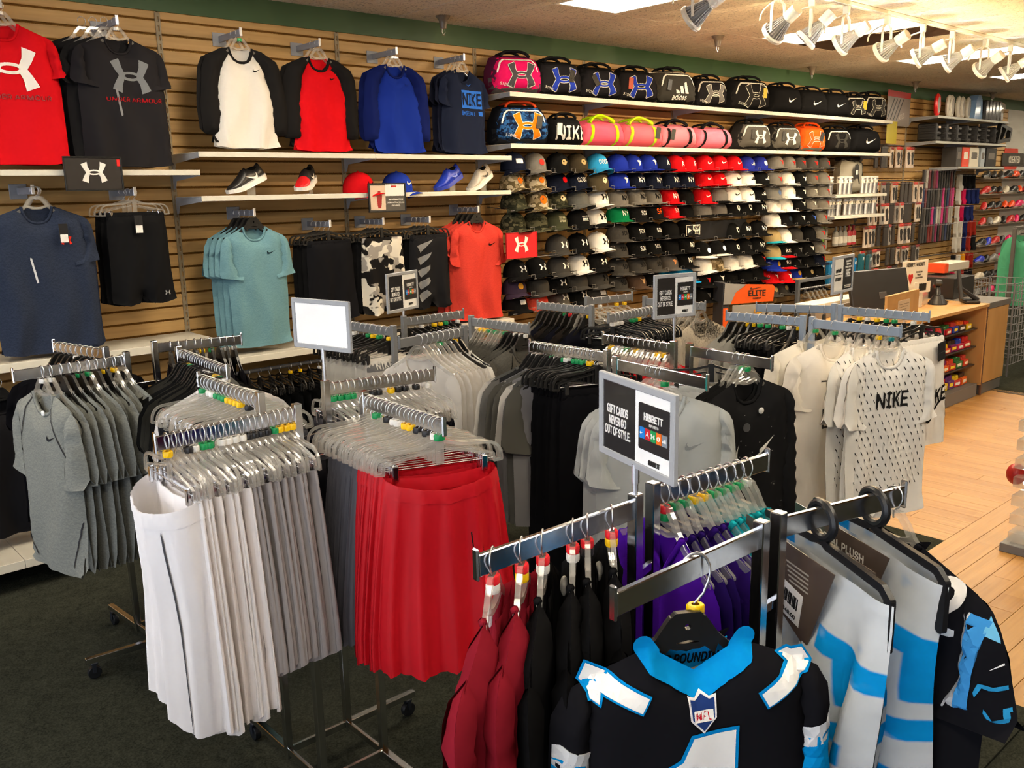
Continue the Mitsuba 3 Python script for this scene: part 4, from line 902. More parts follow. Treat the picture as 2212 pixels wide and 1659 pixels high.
# ------------------------------------------------------------------ sport bags
def bag(label, x, z, w, h, d, col, front=None, logo=None, lcol='#dddddd', lower=None, piping=None, kind='duffel', straps=None, tag=None, storm=False, rz=0, side=None, ls=.45, text=None, hand='#1a1a1c', yc=-.21, mat='cloth', fmat=None, circ=False):
    t = thing('duffel_bag' if kind == 'duffel' else 'backpack', label, 'bag'); tw = at(x, yc, z, -rz*1.7)
    w = w*1.10; a = w/2
    if kind == 'roll': pass
    poly = Polygon([(-a*.92, 0), (a*.92, 0), (a, .03), (a*.99, h*.55), (a*.80, h*.92), (a*.55, h), (-a*.55, h), (-a*.80, h*.92), (-a*.99, h*.55), (-a, .03)]).buffer(.02).buffer(-.02)
    m, sf = shell(poly, .035, d/2, .10, .010, 14, hash(label) % 50 if False else len(label), h, 0)
    put(t, 'body', P(m, mat, (side or col) if mat == 'cloth' else None, True), tw)
    def dc(pl, c, nm, off, mt='cloth', st=.025): put(t, nm, P(decal(pl, sf, off, st), mt, c if mt in ('cloth', 'plastic') else None, True), tw)
    fr = Polygon([(-a*.78, h*.20), (-a*.80, h*.50), (-a*.60, h*.86), (a*.60, h*.86), (a*.80, h*.50), (a*.78, h*.20), (0, h*.05)]).buffer(.015) if lower or front else None
    if lower: dc(Polygon([(-a*.9, .008), (a*.9, .008), (a*.93, h*.40), (0, h*.22), (-a*.93, h*.40)]), lower, 'lower_panel', .003)
    if front: dc(fr, front, 'front_panel', .005, fmat or 'cloth')
    if piping: dc(LineString([(-a*.72, h*.52), (-a*.62, h*.76), (-a*.5, h*.84), (a*.5, h*.84), (a*.64, h*.72), (a*.70, h*.55)]).buffer(.006), piping, 'piping', .008, st=.012)
    if circ: dc(Polygon([(-a*.86, h*.08), (-a*.86, h*.86), (a*.86, h*.86), (a*.86, h*.08)]).buffer(.02).exterior.buffer(.005), piping or '#e5e2da', 'piping', .008, st=.012)
    if logo is not None:
        pl = affinity.translate(affinity.scale(logo, w*ls, w*ls, origin=(0, 0)), a*.12 if not text else a*.2, h*.46)
        if kind == 'duffel' and logo is HO: dc(pl.buffer(.005), '#d8d4c8' if lcol != '#d8d4c8' else '#3a3a3a', 'emblem_edge', .008, st=.014)
        dc(pl, lcol, 'emblem', .0095, st=.012)
    if text: dc(affinity.translate(text_poly(text[0], text[1], True, .8), text[2], text[3]), text[4], 'lettering', .0095, st=.012)
    if storm: dc(affinity.translate(affinity.rotate(text_poly('STORM', .020, True, 1.0), -12), -a*.42, h*.22), '#e8e4da', 'lettering', .009, st=.01)
    for e in (-1, 1):
        hp = bez((-a*.5, e*d*.30, h*.93), (-a*.42, e*d*.22, h+.03), (0, e*d*.10, h+.026), n=7); hp = np.vstack([hp, (hp*[-1, 1, 1])[::-1][1:]])
        put(t, 'handle', P(scl(tube(hp, .011, 6), 1, 1, 1), 'cloth', hand, True), tw)
    if straps:
        for u in (-.52, .5): dc(Polygon([(a*u-.014, .004), (a*u+.014, .004), (a*u*.86+.014, h*.97), (a*u*.86-.014, h*.97)]), straps, 'strap', .007)
        lp = bez((-a*.5, -d*.35, h*.9), (-a*.3, -d*.4, h+.07), (a*.1, -d*.4, h+.03), (a*.45, -d*.35, h*.9), n=12)
        put(t, 'handle', P(tube(lp, .011, 6), 'cloth', straps, True), tw)
    if tag: put(t, 'hang_tag', P(rbox(.045, .003, .095, .001), 'plastic', tag[0]), tw @ T4().translate([tag[1], float(sf(np.array([[tag[1], h*.55]]))[0])-.013, h*.55]).rotate([0, 1, 0], tag[2]))
z1, z2 = 2.736, 2.361
K = '#1a1a1b'
bag('pink and grey sport bag, leftmost on the upper bag shelf', .31, z1, .42, .29, .30, '#3f3c3d', '#d11a5b', HO, '#4a4648', '#5b585a', '#f0ece6', storm=True, rz=12, side='#5a2440')
bag('black sport bag with blue emblem beside the pink bag', .76, z1, .42, .28, .30, K, '#232224', HO, '#2b3fa8', storm=True, rz=10, tag=('#151515', .09, 8))
bag('second black sport bag with blue emblem from the left', 1.23, z1, .42, .27, .30, K, '#232224', HO, '#2b3fa8', storm=True, rz=10, tag=('#151515', -.06, -30))
bag('third black sport bag with blue emblem, left of the grey bag', 1.71, z1, .42, .28, .30, K, '#232224', HO, '#2b3fa8', storm=True, rz=12, tag=('#b3432c', -.08, 5))
bag('grey and black sport bag with white stripe emblem', 2.23, z1, .46, .31, .30, '#4a4743', '#3b3936', ST3, '#efece6', piping='#efece6', circ=True, text=('adidas', .045, .02, .07, '#efece6'), rz=8, ls=.28, tag=('#191919', -.1, 8), lower='#1b1b1b')
bag('small black bag with thin emblem right of the grey bag', 2.78, z1, .38, .28, .30, K, '#1f1e1f', HO, '#6d6a66', storm=True, piping='#cfc9bd', rz=12)
bag('large black bag with outlined emblem and yellow tag', 3.42, z1, .50, .31, .30, K, '#1e1d1d', HO, '#2a2928', storm=True, piping='#d9d5c9', rz=10, tag=('#c9b046', .15, 0))
bag('black bag with white curved mark, leftmost of three', 4.09, z1, .42, .29, .30, K, None, SW, '#f2efe8', rz=10, ls=.26)
bag('black bag with white curved mark, middle of three', 4.60, z1, .42, .28, .30, K, None, SW, '#f2efe8', rz=10, ls=.26)
bag('black bag with white curved mark, rightmost of three', 5.10, z1, .40, .28, .30, K, None, SW, '#f2efe8', rz=10, ls=.24)
bag('narrow black bag with yellow tag near the upper shelf end', 5.54, z1, .34, .27, .28, K, '#1e1d1d', HO, '#3a3836', piping='#d9d5c9', rz=14, tag=('#d2b23a', .10, 0))
bag('black bag at the right end of the upper shelf', 5.96, z1, .42, .30, .30, K, '#1e1d1d', HO, '#3a3836', piping='#d9d5c9', storm=True, rz=10)
bag('navy patterned bag with orange emblem, leftmost on the lower bag shelf', .36, z2, .46, .30, .30, '#1d1f26', '#2a4e86', HO, '#e07a1a', '#2c2e33', '#efece6', storm=True, rz=12, fmat='camo_navy', tag=('#1a1a1a', .13, 10), hand='#e2502a')
bag('black roll bag with huge white lettering', .86, z2, .32, .23, .30, '#1d1d1e', None, None, text=('NIKE', .105, .03, .10, '#d8d5cd'), rz=14, tag=('#e5e2d8', -.08, 2))
bag('bright pink roll bag with lime straps, left one', 1.28, z2, .44, .22, .30, '#f0637c', None, None, straps='#b5e61d', rz=10, hand='#b5e61d')
bag('bright pink roll bag with lime straps and black tag', 1.78, z2, .46, .22, .30, '#f4707f', None, None, straps='#c3e833', rz=10, tag=('#1a1a1a', .14, 10), hand='#b5e61d')
bag('pink roll bag with black straps, left one', 2.28, z2, .44, .22, .30, '#f58a98', None, None, straps='#1b1b1d', rz=10, tag=('#1a1a1a', -.08, 12))
bag('pink roll bag with black straps beside the grey backpacks', 2.83, z2, .46, .21, .30, '#f27f93', None, None, straps='#1b1b1d', rz=10)
bag('grey and black backpack with white emblem, left one', 3.54, z2, .42, .28, .28, '#2a2928', '#5a5751', HO, '#e9e6df', piping='#e9e6df', kind='pack', rz=10, tag=('#1a1a1a', -.07, 5), ls=.33)
bag('grey and black backpack with white emblem beside the orange bag', 4.12, z2, .40, .27, .28, '#2a2928', '#5a5751', HO, '#e9e6df', piping='#e9e6df', kind='pack', rz=10, tag=('#1a1a1a', -.07, 5), ls=.33)
bag('orange sport bag with grey base', 4.63, z2, .38, .28, .30, '#e8551f', '#ee5a1f', HO, '#d1602d', '#77736d', rz=12, hand='#d24a1a', tag=('#1a1a1a', .09, 20))
bag('small black backpack right of the orange bag', 5.20, z2, .38, .27, .28, K, '#1d1c1c', HO, '#3a3836', piping='#d9d5c9', kind='pack', rz=14)
bag('large black bag with white mark at the lower shelf end', 5.80, z2, .50, .29, .30, K, None, SW, '#f2efe8', rz=8, ls=.27)
# ------------------------------------------------------------------ floor racks
ZA = 1.375
class Arm:
    def __init__(s, name, post, tip):
        s.name, s.post, s.tip = name, np.array(post, float), np.array(tip, float)
        d = s.post - s.tip; s.len = np.linalg.norm(d); s.d = d/s.len
        s.th = math.degrees(math.atan2(-s.d[0], s.d[1]))      # garments face the tip
    def tw(s, q, yaw=0, dz=0, tilt=0): p = s.tip + s.d*q; return at(p[0], p[1], ZA + .002 + dz, s.th + yaw, tilt)
def rack(rname, label, arms, mat, col, hmax=.5, casters=True):
    t = thing('garment_rack', label, 'clothes rack')
    m = lambda mesh: P(mesh, mat, None if mat == 'chrome' else col)
    A = {}
    posts = []
    for nm, post, tip in arms:
        a = Arm(nm, post, tip); A[nm] = a
        x, y = post; w_ = .0125
        put(t, 'upright', m(bx(x-w_, x+w_, y-w_, y+w_, .06, ZA+.012, .002)))
        posts.append((x, y))
        L = a.len + .012; ang = math.degrees(math.atan2(-a.d[1], -a.d[0]))
        bar = bx(.0, L, -.006, .006, -.042, 0, .002)
        tw = at(x, y, ZA, ang)
        put(t, 'arm', m(bar), tw)
        put(t, 'arm_end', m(rbox(.007, .016, .062, .003, (L+.003, 0, -.018))), tw)
    c = np.mean(posts, 0); pp = np.array(posts)
    order = np.argsort(np.arctan2(pp[:, 1]-c[1], pp[:, 0]-c[0])); pp = pp[order]
    for i in range(len(pp)):
        a, b = pp[i], pp[(i+1) % len(pp)]; d = b-a; L = np.linalg.norm(d); ang = math.degrees(math.atan2(d[1], d[0]))
        for z, h in ((.10, .025), (ZA-.165, .018)):
            if z > 1 and L > hmax: continue
            put(t, 'crossbar', m(bx(.012, L-.012, -.006, .006, z-h, z, .001)), at(a[0], a[1], 0, ang))
        # feet run out from each upright
        u = d/L; e = a - u*.30
        put(t, 'foot', m(bx(0, .30, -.0125, .0125, .10-.026, .10, .002)), at(e[0], e[1], 0, ang))
        if casters:
            k = put(t, 'caster', P(scl(lathe([(.0, -.011), (.026, -.011), (.028, -.008), (.028, .008), (.026, .011), (.0, .011)], 18), 1, 1, 1), 'plastic', '#15171c', smooth=40), at(e[0]+u[0]*.03, e[1]+u[1]*.03, .03, ang) @ T4().rotate([1, 0, 0], 90))
            put(k, 'fork', P(cat([bx(-.012, .016, -.016, .016, .035, .046, .003), bx(-.008, .008, -.016, -.012, .0, .04, .002), bx(-.008, .008, .012, .016, 0, .04, .002), plain(-.005, .005, -.005, .005, .04, .05)]), 'plastic', '#1d2028'), at(e[0]+u[0]*.03, e[1]+u[1]*.03, .03, ang))
    return A
R1 = rack('jersey rack', 'chrome rack of team jerseys and throws in the right foreground', [('left', (-3.193, -4.467), (-3.60, -4.46)), ('far', (-3.11, -4.445), (-2.735, -4.475)), ('near', (-3.144, -4.734), (-3.54, -4.73)), ('right', (-3.08, -4.731), (-2.745, -4.81))], 'chrome', None, .15)
R2 = rack('shorts rack', 'chrome four-arm rack of red, white and grey shorts in the centre', [('back', (-3.28, -2.96), (-3.275, -2.48)), ('left', (-3.28, -3.2), (-3.705, -3.225)), ('far', (-3.04, -2.96), (-2.645, -3.03)), ('near', (-3.04, -3.2), (-3.065, -3.64))], 'chrome', None)
R3 = rack('left shirt rack', 'dark chrome rack of grey shirts at the left by the wall', [('back', (-3.327, -1.615), (-3.42, -1.22)), ('left', (-3.311, -1.82), (-3.73, -1.85)), ('far', (-3.12, -1.615), (-2.76, -1.69)), ('near', (-3.10, -1.838), (-3.14, -2.40))], 'chrome', None)
R4 = rack('grey middle rack', 'grey painted rack of white tights and grey long sleeves behind the shorts rack', [('back', (-2.138, -2.053), (-2.17, -1.62)), ('left', (-1.905, -2.306), (-2.30, -2.352)), ('far', (-1.905, -1.807), (-1.53, -1.813)), ('near', (-1.667, -2.068), (-1.65, -2.47))], 'paint', '#74767a')
R5 = rack('grey hoodie rack', 'grey painted rack of dark hoodies in front of the caps', [('back', (-.966, -2.254), (-.995, -1.87)), ('left', (-.723, -2.493), (-1.12, -2.53)), ('far', (-.683, -1.951), (-.35, -2.0)), ('near', (-.46, -2.21), (-.44, -2.61))], 'paint', '#74767a')
R6 = rack('black shirt rack', 'chrome rack of black sweatshirts and striped shirts behind the gift card sign', [('back', (-1.955, -3.265), (-1.98, -2.86)), ('near', (-2.037, -3.388), (-2.09, -3.83)), ('far', (-1.623, -3.335), (-1.628, -2.96)), ('right', (-1.626, -3.417), (-1.65, -3.80))], 'chrome', None, .2)
R8 = rack('blue-grey rack', 'blue-grey painted rack of white shirts before the checkout counter', [('back', (-.621, -3.334), (-.68, -2.95)), ('near', (-.636, -3.392), (-.634, -3.81)), ('far', (-.116, -3.22), (-.30, -2.88)), ('right', (-.13, -3.265), (-.10, -3.70))], 'paint', '#8592a6', .2)
def fill(A, arm, rname, n, s0, s1, hk, tags, items, hdesc='clear', yaw=0, jy=5, L=None):
    """n hangers from s0 to s1 along the arm; items: list of (garment list, name, category, description, first, last)"""
    a = A[arm]
    for i in range(n):
        q = s0 + (s1-s0)*i/max(1, n-1) + RNG.uniform(-.004, .004)
        kind = hk(i) if callable(hk) else hk
        tw = a.tw(q, yaw + RNG.uniform(-jy, jy), 0, RNG.uniform(-1.2, 1.2))
        hd = 'black' if 'black' in kind else 'clear'
        tg = tags[i % len(tags)]
        hanger(kind, tg, tw, f'{hd} {"clip " if kind.startswith("clip") else ""}hanger, {ORD[i]} from the tip of the {rname} {arm} arm')
        for gs, nm, ct, desc, f, l in items:
            if f <= i <= l: garment(nm, ct, gs[i % len(gs)], tw, f'{desc}, {ORD[i]} from the tip of the {rname} {arm} arm')
# ---- shorts rack
wh = [skirt('#e6e3e2', ww=.33, hw=.46 if i else .42, L=.66, seed=40+i, T0=.05 if i == 0 else .010, T1=.085 if i == 0 else .026, amp=.010 if i else .008, sag=.045 if i == 0 else .012, pleats=7+i) for i in range(4)]
add_print(wh[0], LineString([(.10, -.24), (.115, -.45), (.15, -.83)]).buffer(.003), '#4a4a4e', name='piping')
first_white = wh[0]; wh = [wh[1+i % 3] for i in range(3)]
gr = [skirt('#8d898a', ww=.33, hw=.45, L=.55, seed=45+i, T0=.010, T1=.028, amp=.012, sag=.015, pleats=8+i) for i in range(3)]
fill(R2, 'left', 'shorts rack', 20, .014, .405, 'clip', ['yellow', None, None, 'black', 'white', 'green', 'green', None, 'white', 'white', 'white', 'white', 'black', 'black', 'black', 'black', 'green', 'yellow', 'yellow', 'yellow'], [([first_white], 'shorts', 'shorts', 'white shorts with dark piping', 0, 0), (wh, 'shorts', 'shorts', 'white shorts', 1, 8), (gr, 'shorts', 'shorts', 'grey ribbed shorts', 9, 19)], yaw=-6, jy=4)
rd = [skirt('#b80c1b', ww=.33, hw=.45, L=.585, seed=50+i, T0=.03 if i == 0 else .010, T1=.085 if i == 0 else .030, amp=.017 if i == 0 else .011, sag=.04 if i == 0 else .015, pleats=13 if i == 0 else 9+i, split=.25) for i in range(4)]
dg = [skirt('#4a4a52', ww=.33, hw=.45, L=.56, seed=54+i, T0=.01, T1=.028, amp=.011) for i in range(2)]
front_red = rd[0]
fill(R2, 'near', 'shorts rack', 20, .012, .425, 'clip', ['green', 'white', None, 'black', None, 'black', None, 'yellow', 'yellow', None, 'white', 'white', None, 'black', None, None, 'green', None, None, None], [([front_red], 'shorts', 'shorts', 'red shorts with black tag', 0, 0), (rd[1:], 'shorts', 'shorts', 'bright red shorts', 1, 7), (dg, 'shorts', 'shorts', 'dark grey shorts', 8, 15)], yaw=-14, jy=4)
tt = [k for k in labels if 'red shorts with black tag' in labels[k].get('label', '')][0]
_a = R2['near'].tw(.012, -14)
hangtag(_a @ T4().translate([.085, -.062, -.39]).rotate([0, 1, 0], -6), '', .032, .115, parent=tt)
put(tt, 'tag_string', P(tube([(.075, -.035, -.20), (.083, -.05, -.27), (.086, -.06, -.335)], .0008, 4), 'plastic', '#d9d5cc'), _a)
nv = [shirt('#1b1b20', w=.46, L=.6, seed=58, parts=False, step=.06)]
fill(R2, 'far', 'shorts rack', 16, .014, .375, 'clip', ['white', None, 'black', None, 'black', 'black', 'yellow', None, 'black', 'black', None, None, 'green', 'green', 'green', 'green'], [([shorts('#20202a', seed=59, parts=False, step=.06, T=.014)], 'shorts', 'shorts', 'black shorts', 0, 15)], yaw=6, jy=5)
fill(R2, 'back', 'shorts rack', 15, .014, .46, 'clip', ['green', None, 'white', 'white', 'green', 'green', 'green', 'yellow', 'yellow', 'yellow', 'yellow', None, 'black', None, None], [([shorts('#2b2b31', seed=60, parts=False, step=.06, T=.014)], 'shorts', 'shorts', 'charcoal shorts', 0, 14)], jy=5)
# ---- left shirt rack
hg = shirt(None, mat='heather_grey', w=.40, L=.73, seed=61, T=.04, sl='short', slen=.29, sw=.185)
for e in (-1, 1):
    add_print(hg, LineString([(e*.085, -.125), (e*.10, -.20), (e*.17, -.36), (e*.185, -.44)]).buffer(.0025), '#3a3a3c', name='seam')
    add_print(hg, LineString([(e*.19, -.60), (e*.165, -.70), (e*.13, -.80)]).buffer(.0025), '#3a3a3c', name='seam')
add_print(hg, place2(SW, .09, -.27, .065), '#2c2d30', name='emblem')
hb = [shirt(None, mat='heather_grey', w=.40, L=.72, seed=62+i, T=.016, slen=.29, sw=.185, parts=False, step=.05) for i in range(2)]
fill(R3, 'left', 'left shirt rack', 10, .085, .40, lambda i: 'top' if i in (0, 1, 5, 8, 9) else 'topblack', ['white', 'white', None, None, 'green', 'green', None, 'yellow', 'yellow', None], [([hg], 'shirt', 'shirt', 'grey shirt with dark seams', 0, 0), (hb, 'shirt', 'shirt', 'grey heather shirt', 1, 9)], yaw=8, jy=4)
tt = [k for k in labels if 'grey shirt with dark seams' in labels[k].get('label', '')][0]
put(tt, 'security_tag', P(scl(trimesh.creation.icosphere(2, .012), 1, .5, 1), 'plastic', '#e6e4de', True), R3['left'].tw(.085, 8) @ T4().translate([0, -.012, -.185]))
fill(R3, 'back', 'left shirt rack', 8, .03, .33, 'topblack', [None, None, None, 'white', None, None, None, None], [([shirt('#151519', w=.46, L=.70, seed=65+i, parts=False, step=.06, T=.02) for i in range(2)], 'shirt', 'shirt', 'black shirt', 0, 7)], jy=6)
fill(R3, 'far', 'left shirt rack', 9, .02, .30, 'topblack', ['white', 'white', None, 'green', 'yellow', None, None, None, None], [([shirt('#17161a', w=.46, L=.66, sl='long', slen=.55, seed=67, parts=False, step=.06, T=.02)], 'jacket', 'shirt', 'black long-sleeved top', 0, 8)], jy=6)
wt = [shirt('#e3e0de', w=.44, L=.70, seed=68+i, T=.014, step=.05, parts=(i == 0)) for i in range(2)]
dk = [shirt('#35342f', w=.44, L=.68, seed=70, parts=False, step=.06, T=.014), shirt('#1c1b1b', w=.44, L=.68, seed=71, parts=False, step=.06, T=.014)]
fill(R3, 'near', 'left shirt rack', 18, .016, .50, lambda i: 'top' if i in (0, 3) else 'topblack', ['white', None, 'green', 'yellow', 'yellow', None, 'white', 'white', 'white', None, None, None, None, None, 'green', 'yellow', None, None], [(wt, 'shirt', 'shirt', 'white shirt', 0, 4), (dk, 'shirt', 'shirt', 'dark shirt', 5, 17)], jy=5)
# ---- grey middle rack
tg_ = pants('#dad7d1', L=.70, seed=72, parts=True, ww=.29); tg_[1] = ('waistband', P(trimesh.creation.box((.01, .01, .01)), 'cloth', '#77777a'), None) if False else tg_[1]
wb = pants('#dad7d1', L=.70, seed=72, parts=True, ww=.29)
add_print(wb, sbox(-.145, -.205, .145, -.155), '#77777a', name='waistband'); add_print(wb, place2(text_poly('NIKE PRO', .034, True, .9), 0, -.18, 1), '#e6e4de', name='lettering', off=.006)
fill(R4, 'back', 'grey middle rack', 10, .03, .40, 'clipblack', ['white', None, 'white', None, None, 'green', 'yellow', 'green', None, 'yellow'], [([wb], 'tights', 'pants', 'white tights with lettered waistband', 9, 9), ([pants('#d5d2cc', L=.70, seed=73, ww=.29)], 'tights', 'pants', 'pale tights', 0, 8)], yaw=180, jy=4)
fill(R4, 'far', 'grey middle rack', 9, .03, .34, 'clipblack', ['white', None, 'green', 'yellow', 'yellow', None, 'white', None, None], [([shorts('#161618', seed=74, parts=False, step=.06, mat='cloth', T=.016)], 'shorts', 'shorts', 'black shorts', 0, 8)], jy=5)
wl = shirt('#d6d2ca', w=.34, L=.70, seed=75, sl='long', slen=.60, T=.03, sw=.15, flare=.05); 
for e in (-1, 1): add_print(wl, LineString([(e*.10, -.15), (e*.115, -.22), (e*.18, -.36)]).buffer(.002), '#55534f', name='seam')
add_print(wl, place2(SW, .10, -.28, .05), '#242424', name='emblem')
wl2 = [shirt('#d2cfca', w=.34, L=.70, seed=76+i, sl='long', slen=.60, T=.016, parts=False, step=.05, sw=.15, flare=.05) for i in range(2)]
fill(R4, 'left', 'grey middle rack', 8, .10, .34, lambda i: 'topblack' if i > 5 else 'top', [None, None, None, None, 'green', None, None, 'yellow'], [([wl], 'shirt', 'shirt', 'white long-sleeved shirt', 7, 7), (wl2, 'shirt', 'shirt', 'white long-sleeved shirt', 0, 6)], yaw=20, jy=3)
gl = shirt(None, mat='heather_dark', w=.42, L=.74, seed=78, sl='long', slen=.66, T=.035)
for e in (-1, 1): add_print(gl, LineString([(e*.09, -.14), (e*.11, -.22), (e*.17, -.40), (e*.20, -.50)]).buffer(.002), '#1a1a1a', name='seam')
gl2 = [shirt(None, mat='heather_dark', w=.42, L=.74, seed=79+i, sl='long', slen=.66, T=.018, parts=False, step=.05) for i in range(2)]
fill(R4, 'near', 'grey middle rack', 10, .014, .33, lambda i: 'topblack' if i < 4 else 'top', ['white', 'white', 'white', None, 'green', None, 'green', 'green', 'yellow', 'yellow'], [([gl], 'shirt', 'shirt', 'grey long-sleeved shirt, black seams', 0, 0), (gl2, 'shirt', 'shirt', 'grey long-sleeved shirt', 1, 9)], yaw=-10, jy=3)
# ---- grey hoodie rack
hd_ = [shirt(c, w=.46, L=.64, seed=82+i, sl='long', slen=.58, T=.022, parts=False, step=.06) for i, c in enumerate(('#2a2725', '#1c1b1d', '#1a1c26'))]
hl = [shirt('#77756f', w=.46, L=.64, seed=85, sl='long', slen=.58, T=.022, parts=False, step=.06)]
fill(R5, 'back', 'grey hoodie rack', 9, .02, .35, lambda i: 'top' if i == 7 else 'topblack', [None, None, None, None, 'green', 'red', None, None, 'yellow'], [(hl, 'hoodie', 'shirt', 'grey hooded top', 0, 1), (hd_, 'hoodie', 'shirt', 'dark hooded top', 2, 8)], yaw=180, jy=5)
fill(R5, 'left', 'grey hoodie rack', 11, .02, .36, 'clipblack', ['white', 'white', 'white', None, None, 'green', 'green', 'yellow', None, None, None], [([pants('#151516', L=.72, seed=86, ww=.30)], 'pants', 'pants', 'black pants', 0, 10)], yaw=10, jy=5)
fill(R5, 'far', 'grey hoodie rack', 5, .05, .30, 'clip', ['yellow', 'yellow', None, 'white', None], [([shorts('#8b8982', seed=87, parts=False, step=.06, mat='cloth')], 'shorts', 'shorts', 'grey shorts', 0, 4)], jy=6)
fp = shirt(None, mat='faded_print', w=.42, L=.66, seed=88, T=.035, ccol='#b23a34')
fp2 = shirt(None, mat='faded_print', w=.42, L=.66, seed=89, T=.02, parts=False, step=.05)
fill(R5, 'near', 'grey hoodie rack', 6, .015, .24, 'top', [None, None, None, None, None, None], [([fp], 'shirt', 'shirt', 'faded grey shirt, red neck', 0, 0), ([fp2], 'shirt', 'shirt', 'grey faded-print shirt', 1, 5)], yaw=-6, jy=3)
# ---- black shirt rack
st_ = []
for i, (c, s_) in enumerate((('#5b5a57', '#d0cdc7'), ('#2a2a2c', '#6a6967'), ('#77767a', '#55544f'))):
    g = shirt(c, w=.44, L=.66, seed=90+i, T=.016, scol=s_, slen=.27, step=.05); st_.append(g)
bp = [pants('#141416', L=.95, seed=93+i, ww=.31) for i in range(2)]
bps = pants('#141416', L=.95, seed=95, ww=.31, parts=True); add_print(bps, LineString([(-.115, -.2), (-.135, -.55), (-.15, -1.0)]).buffer(.006), '#d8d5cf', name='side_stripe')
fill(R6, 'back', 'black shirt rack', 18, .012, .36, lambda i: 'clipblack' if i > 8 else 'topblack', ['white', 'white', 'white', None, 'green', 'green', 'white', 'white', 'green', 'white', None, 'green', 'green', 'green', None, 'yellow', None, None], [(st_, 'shirt', 'shirt', 'grey shirt with white sleeves', 0, 8), ([bps], 'pants', 'pants', 'black pants, white side stripe', 9, 11), (bp, 'pants', 'pants', 'black track pants', 12, 17)], yaw=150, jy=3)
kt = shirt('#a5a8a8', w=.50, L=.78, seed=96, T=.05, sw=.21, slen=.25, amp=.010); add_print(kt, place2(SW, .10, -.28, .07), '#85888a', name='emblem')
kt2 = shirt('#a9acac', w=.50, L=.78, seed=97, T=.03, parts=False, step=.05, sw=.21, slen=.25)
fill(R6, 'near', 'black shirt rack', 4, .19, .26, 'top', ['green', None, None, None], [([kt], 'shirt', 'shirt', 'front pale grey knit shirt', 0, 0), ([kt2], 'shirt', 'shirt', 'pale grey knit shirt', 1, 3)], yaw=-24, jy=3)
rb = [shirt(c, w=.44, L=.62, seed=98+i, T=.018, parts=False, step=.06) for i, c in enumerate(('#bfbab0', '#20309a', '#b81620', '#b81620'))]
fill(R6, 'far', 'black shirt rack', 12, .03, .35, 'top', ['yellow', 'white', 'white', 'green', None, 'yellow', 'white', None, None, 'yellow', 'yellow', None], [(rb[:1], 'shirt', 'shirt', 'off-white shirt', 0, 2), (rb[1:2], 'shirt', 'shirt', 'blue shirt', 3, 4), (rb[2:], 'shirt', 'shirt', 'red shirt', 5, 11)], yaw=180, jy=4)
bk = shirt('#1d1d1e', w=.46, L=.70, seed=102, sl='long', slen=.62, T=.05, amp=.008)
sw2 = affinity.scale(SW, .22, .30, origin=(0, 0)); add_print(bk, affinity.translate(sw2.intersection(sbox(-.2, -.2, .02, .2)).union(affinity.translate(sw2.intersection(sbox(.02, -.2, .2, .2)), .0, .015)), .0, -.40), '#d8d6d0', name='emblem')
add_print(bk, Point(-.05, -.27).buffer(.018), '#4a4a4c', name='round_sticker')
for j in range(26): bk.append(('speckle', P(mv(rbox(.003, .0012, .0035, .0004), 0, 0, 0), 'cloth', '#cfcdc8'), None)) if False else None
sp_ = unary_union([Point(RNG.uniform(-.18, .18), RNG.uniform(-.75, -.22)).buffer(RNG.uniform(.0008, .0018), 2) for _ in range(46)])
add_print(bk, sp_.intersection(sbox(-.19, -.78, .19, -.2)), '#b9b7b2', name='speckles', step=.01)
bk2 = shirt('#1b1b1c', w=.46, L=.70, seed=103, sl='long', slen=.62, T=.025, parts=False, step=.05)
fill(R6, 'right', 'black shirt rack', 3, .10, .15, 'top', ['green', 'green', None], [([bk], 'sweatshirt', 'shirt', 'black sweatshirt with white emblem', 0, 0), ([bk2], 'sweatshirt', 'shirt', 'black sweatshirt', 1, 2)], yaw=-8, jy=3)
gs_ = shorts('#a3a6a6', ww=.36, hw=.46, L=.58, seed=104, T=.03, mat='cloth')
_t = R6['right'].tw(.27, -50); hanger('clipblack', None, _t, 'black clip hanger holding grey sweat shorts beside the black sweatshirt'); garment('shorts', 'shorts', gs_, _t, 'pale grey sweat shorts between the knit shirt and black sweatshirt')
put([k for k in labels if 'black sweatshirt with white emblem' in labels[k].get('label', '')][0], 'security_tag', P(scl(trimesh.creation.icosphere(2, .013), 1, .5, 1), 'plastic', '#dedcd6', True), R6['right'].tw(.10, -8) @ T4().translate([.03, -.055, -.215]))
# ---- blue-grey rack
gh = [shirt('#9c9b95', w=.46, L=.66, seed=105, sl='long', slen=.56, T=.022, parts=False, step=.05)]
fill(R8, 'back', 'blue-grey rack', 10, .02, .36, lambda i: 'clipblack' if 3 < i < 9 else 'topblack', [None, None, 'yellow', 'yellow', 'green', 'green', None, 'green', 'white', 'yellow'], [(gh, 'hoodie', 'shirt', 'pale grey hooded top', 0, 3), ([shorts('#161617', ww=.37, hw=.5, L=.62, seed=106, T=.02, parts=False, step=.05, mat='cloth')], 'shorts', 'shorts', 'black sweat shorts', 4, 8), ([pants('#19191a', L=.8, seed=107)], 'pants', 'pants', 'black sweatpants', 9, 9)], yaw=168, jy=4)
wtee = shirt('#e6e0d4', w=.45, L=.80, seed=108, T=.06, sw=.20, slen=.24, amp=.010)
add_print(wtee, unary_union([sbox(-.09, -.50, .12, -.405), sbox(-.10, -.275, .13, -.268)]).difference(unary_union([sbox(-.08+.05*i, -.49+.03*j, -.04+.05*i, -.47+.03*j) for i in range(4) for j in range(3)])), '#3b3a38', name='print')
add_print(wtee, unary_union([sbox(-.045, -.405, -.015, -.36), Point(-.02, -.345).buffer(.02).difference(Point(-.02, -.345).buffer(.012)), sbox(-.06, -.325, .02, -.321)]), '#3b3a38', name='print')
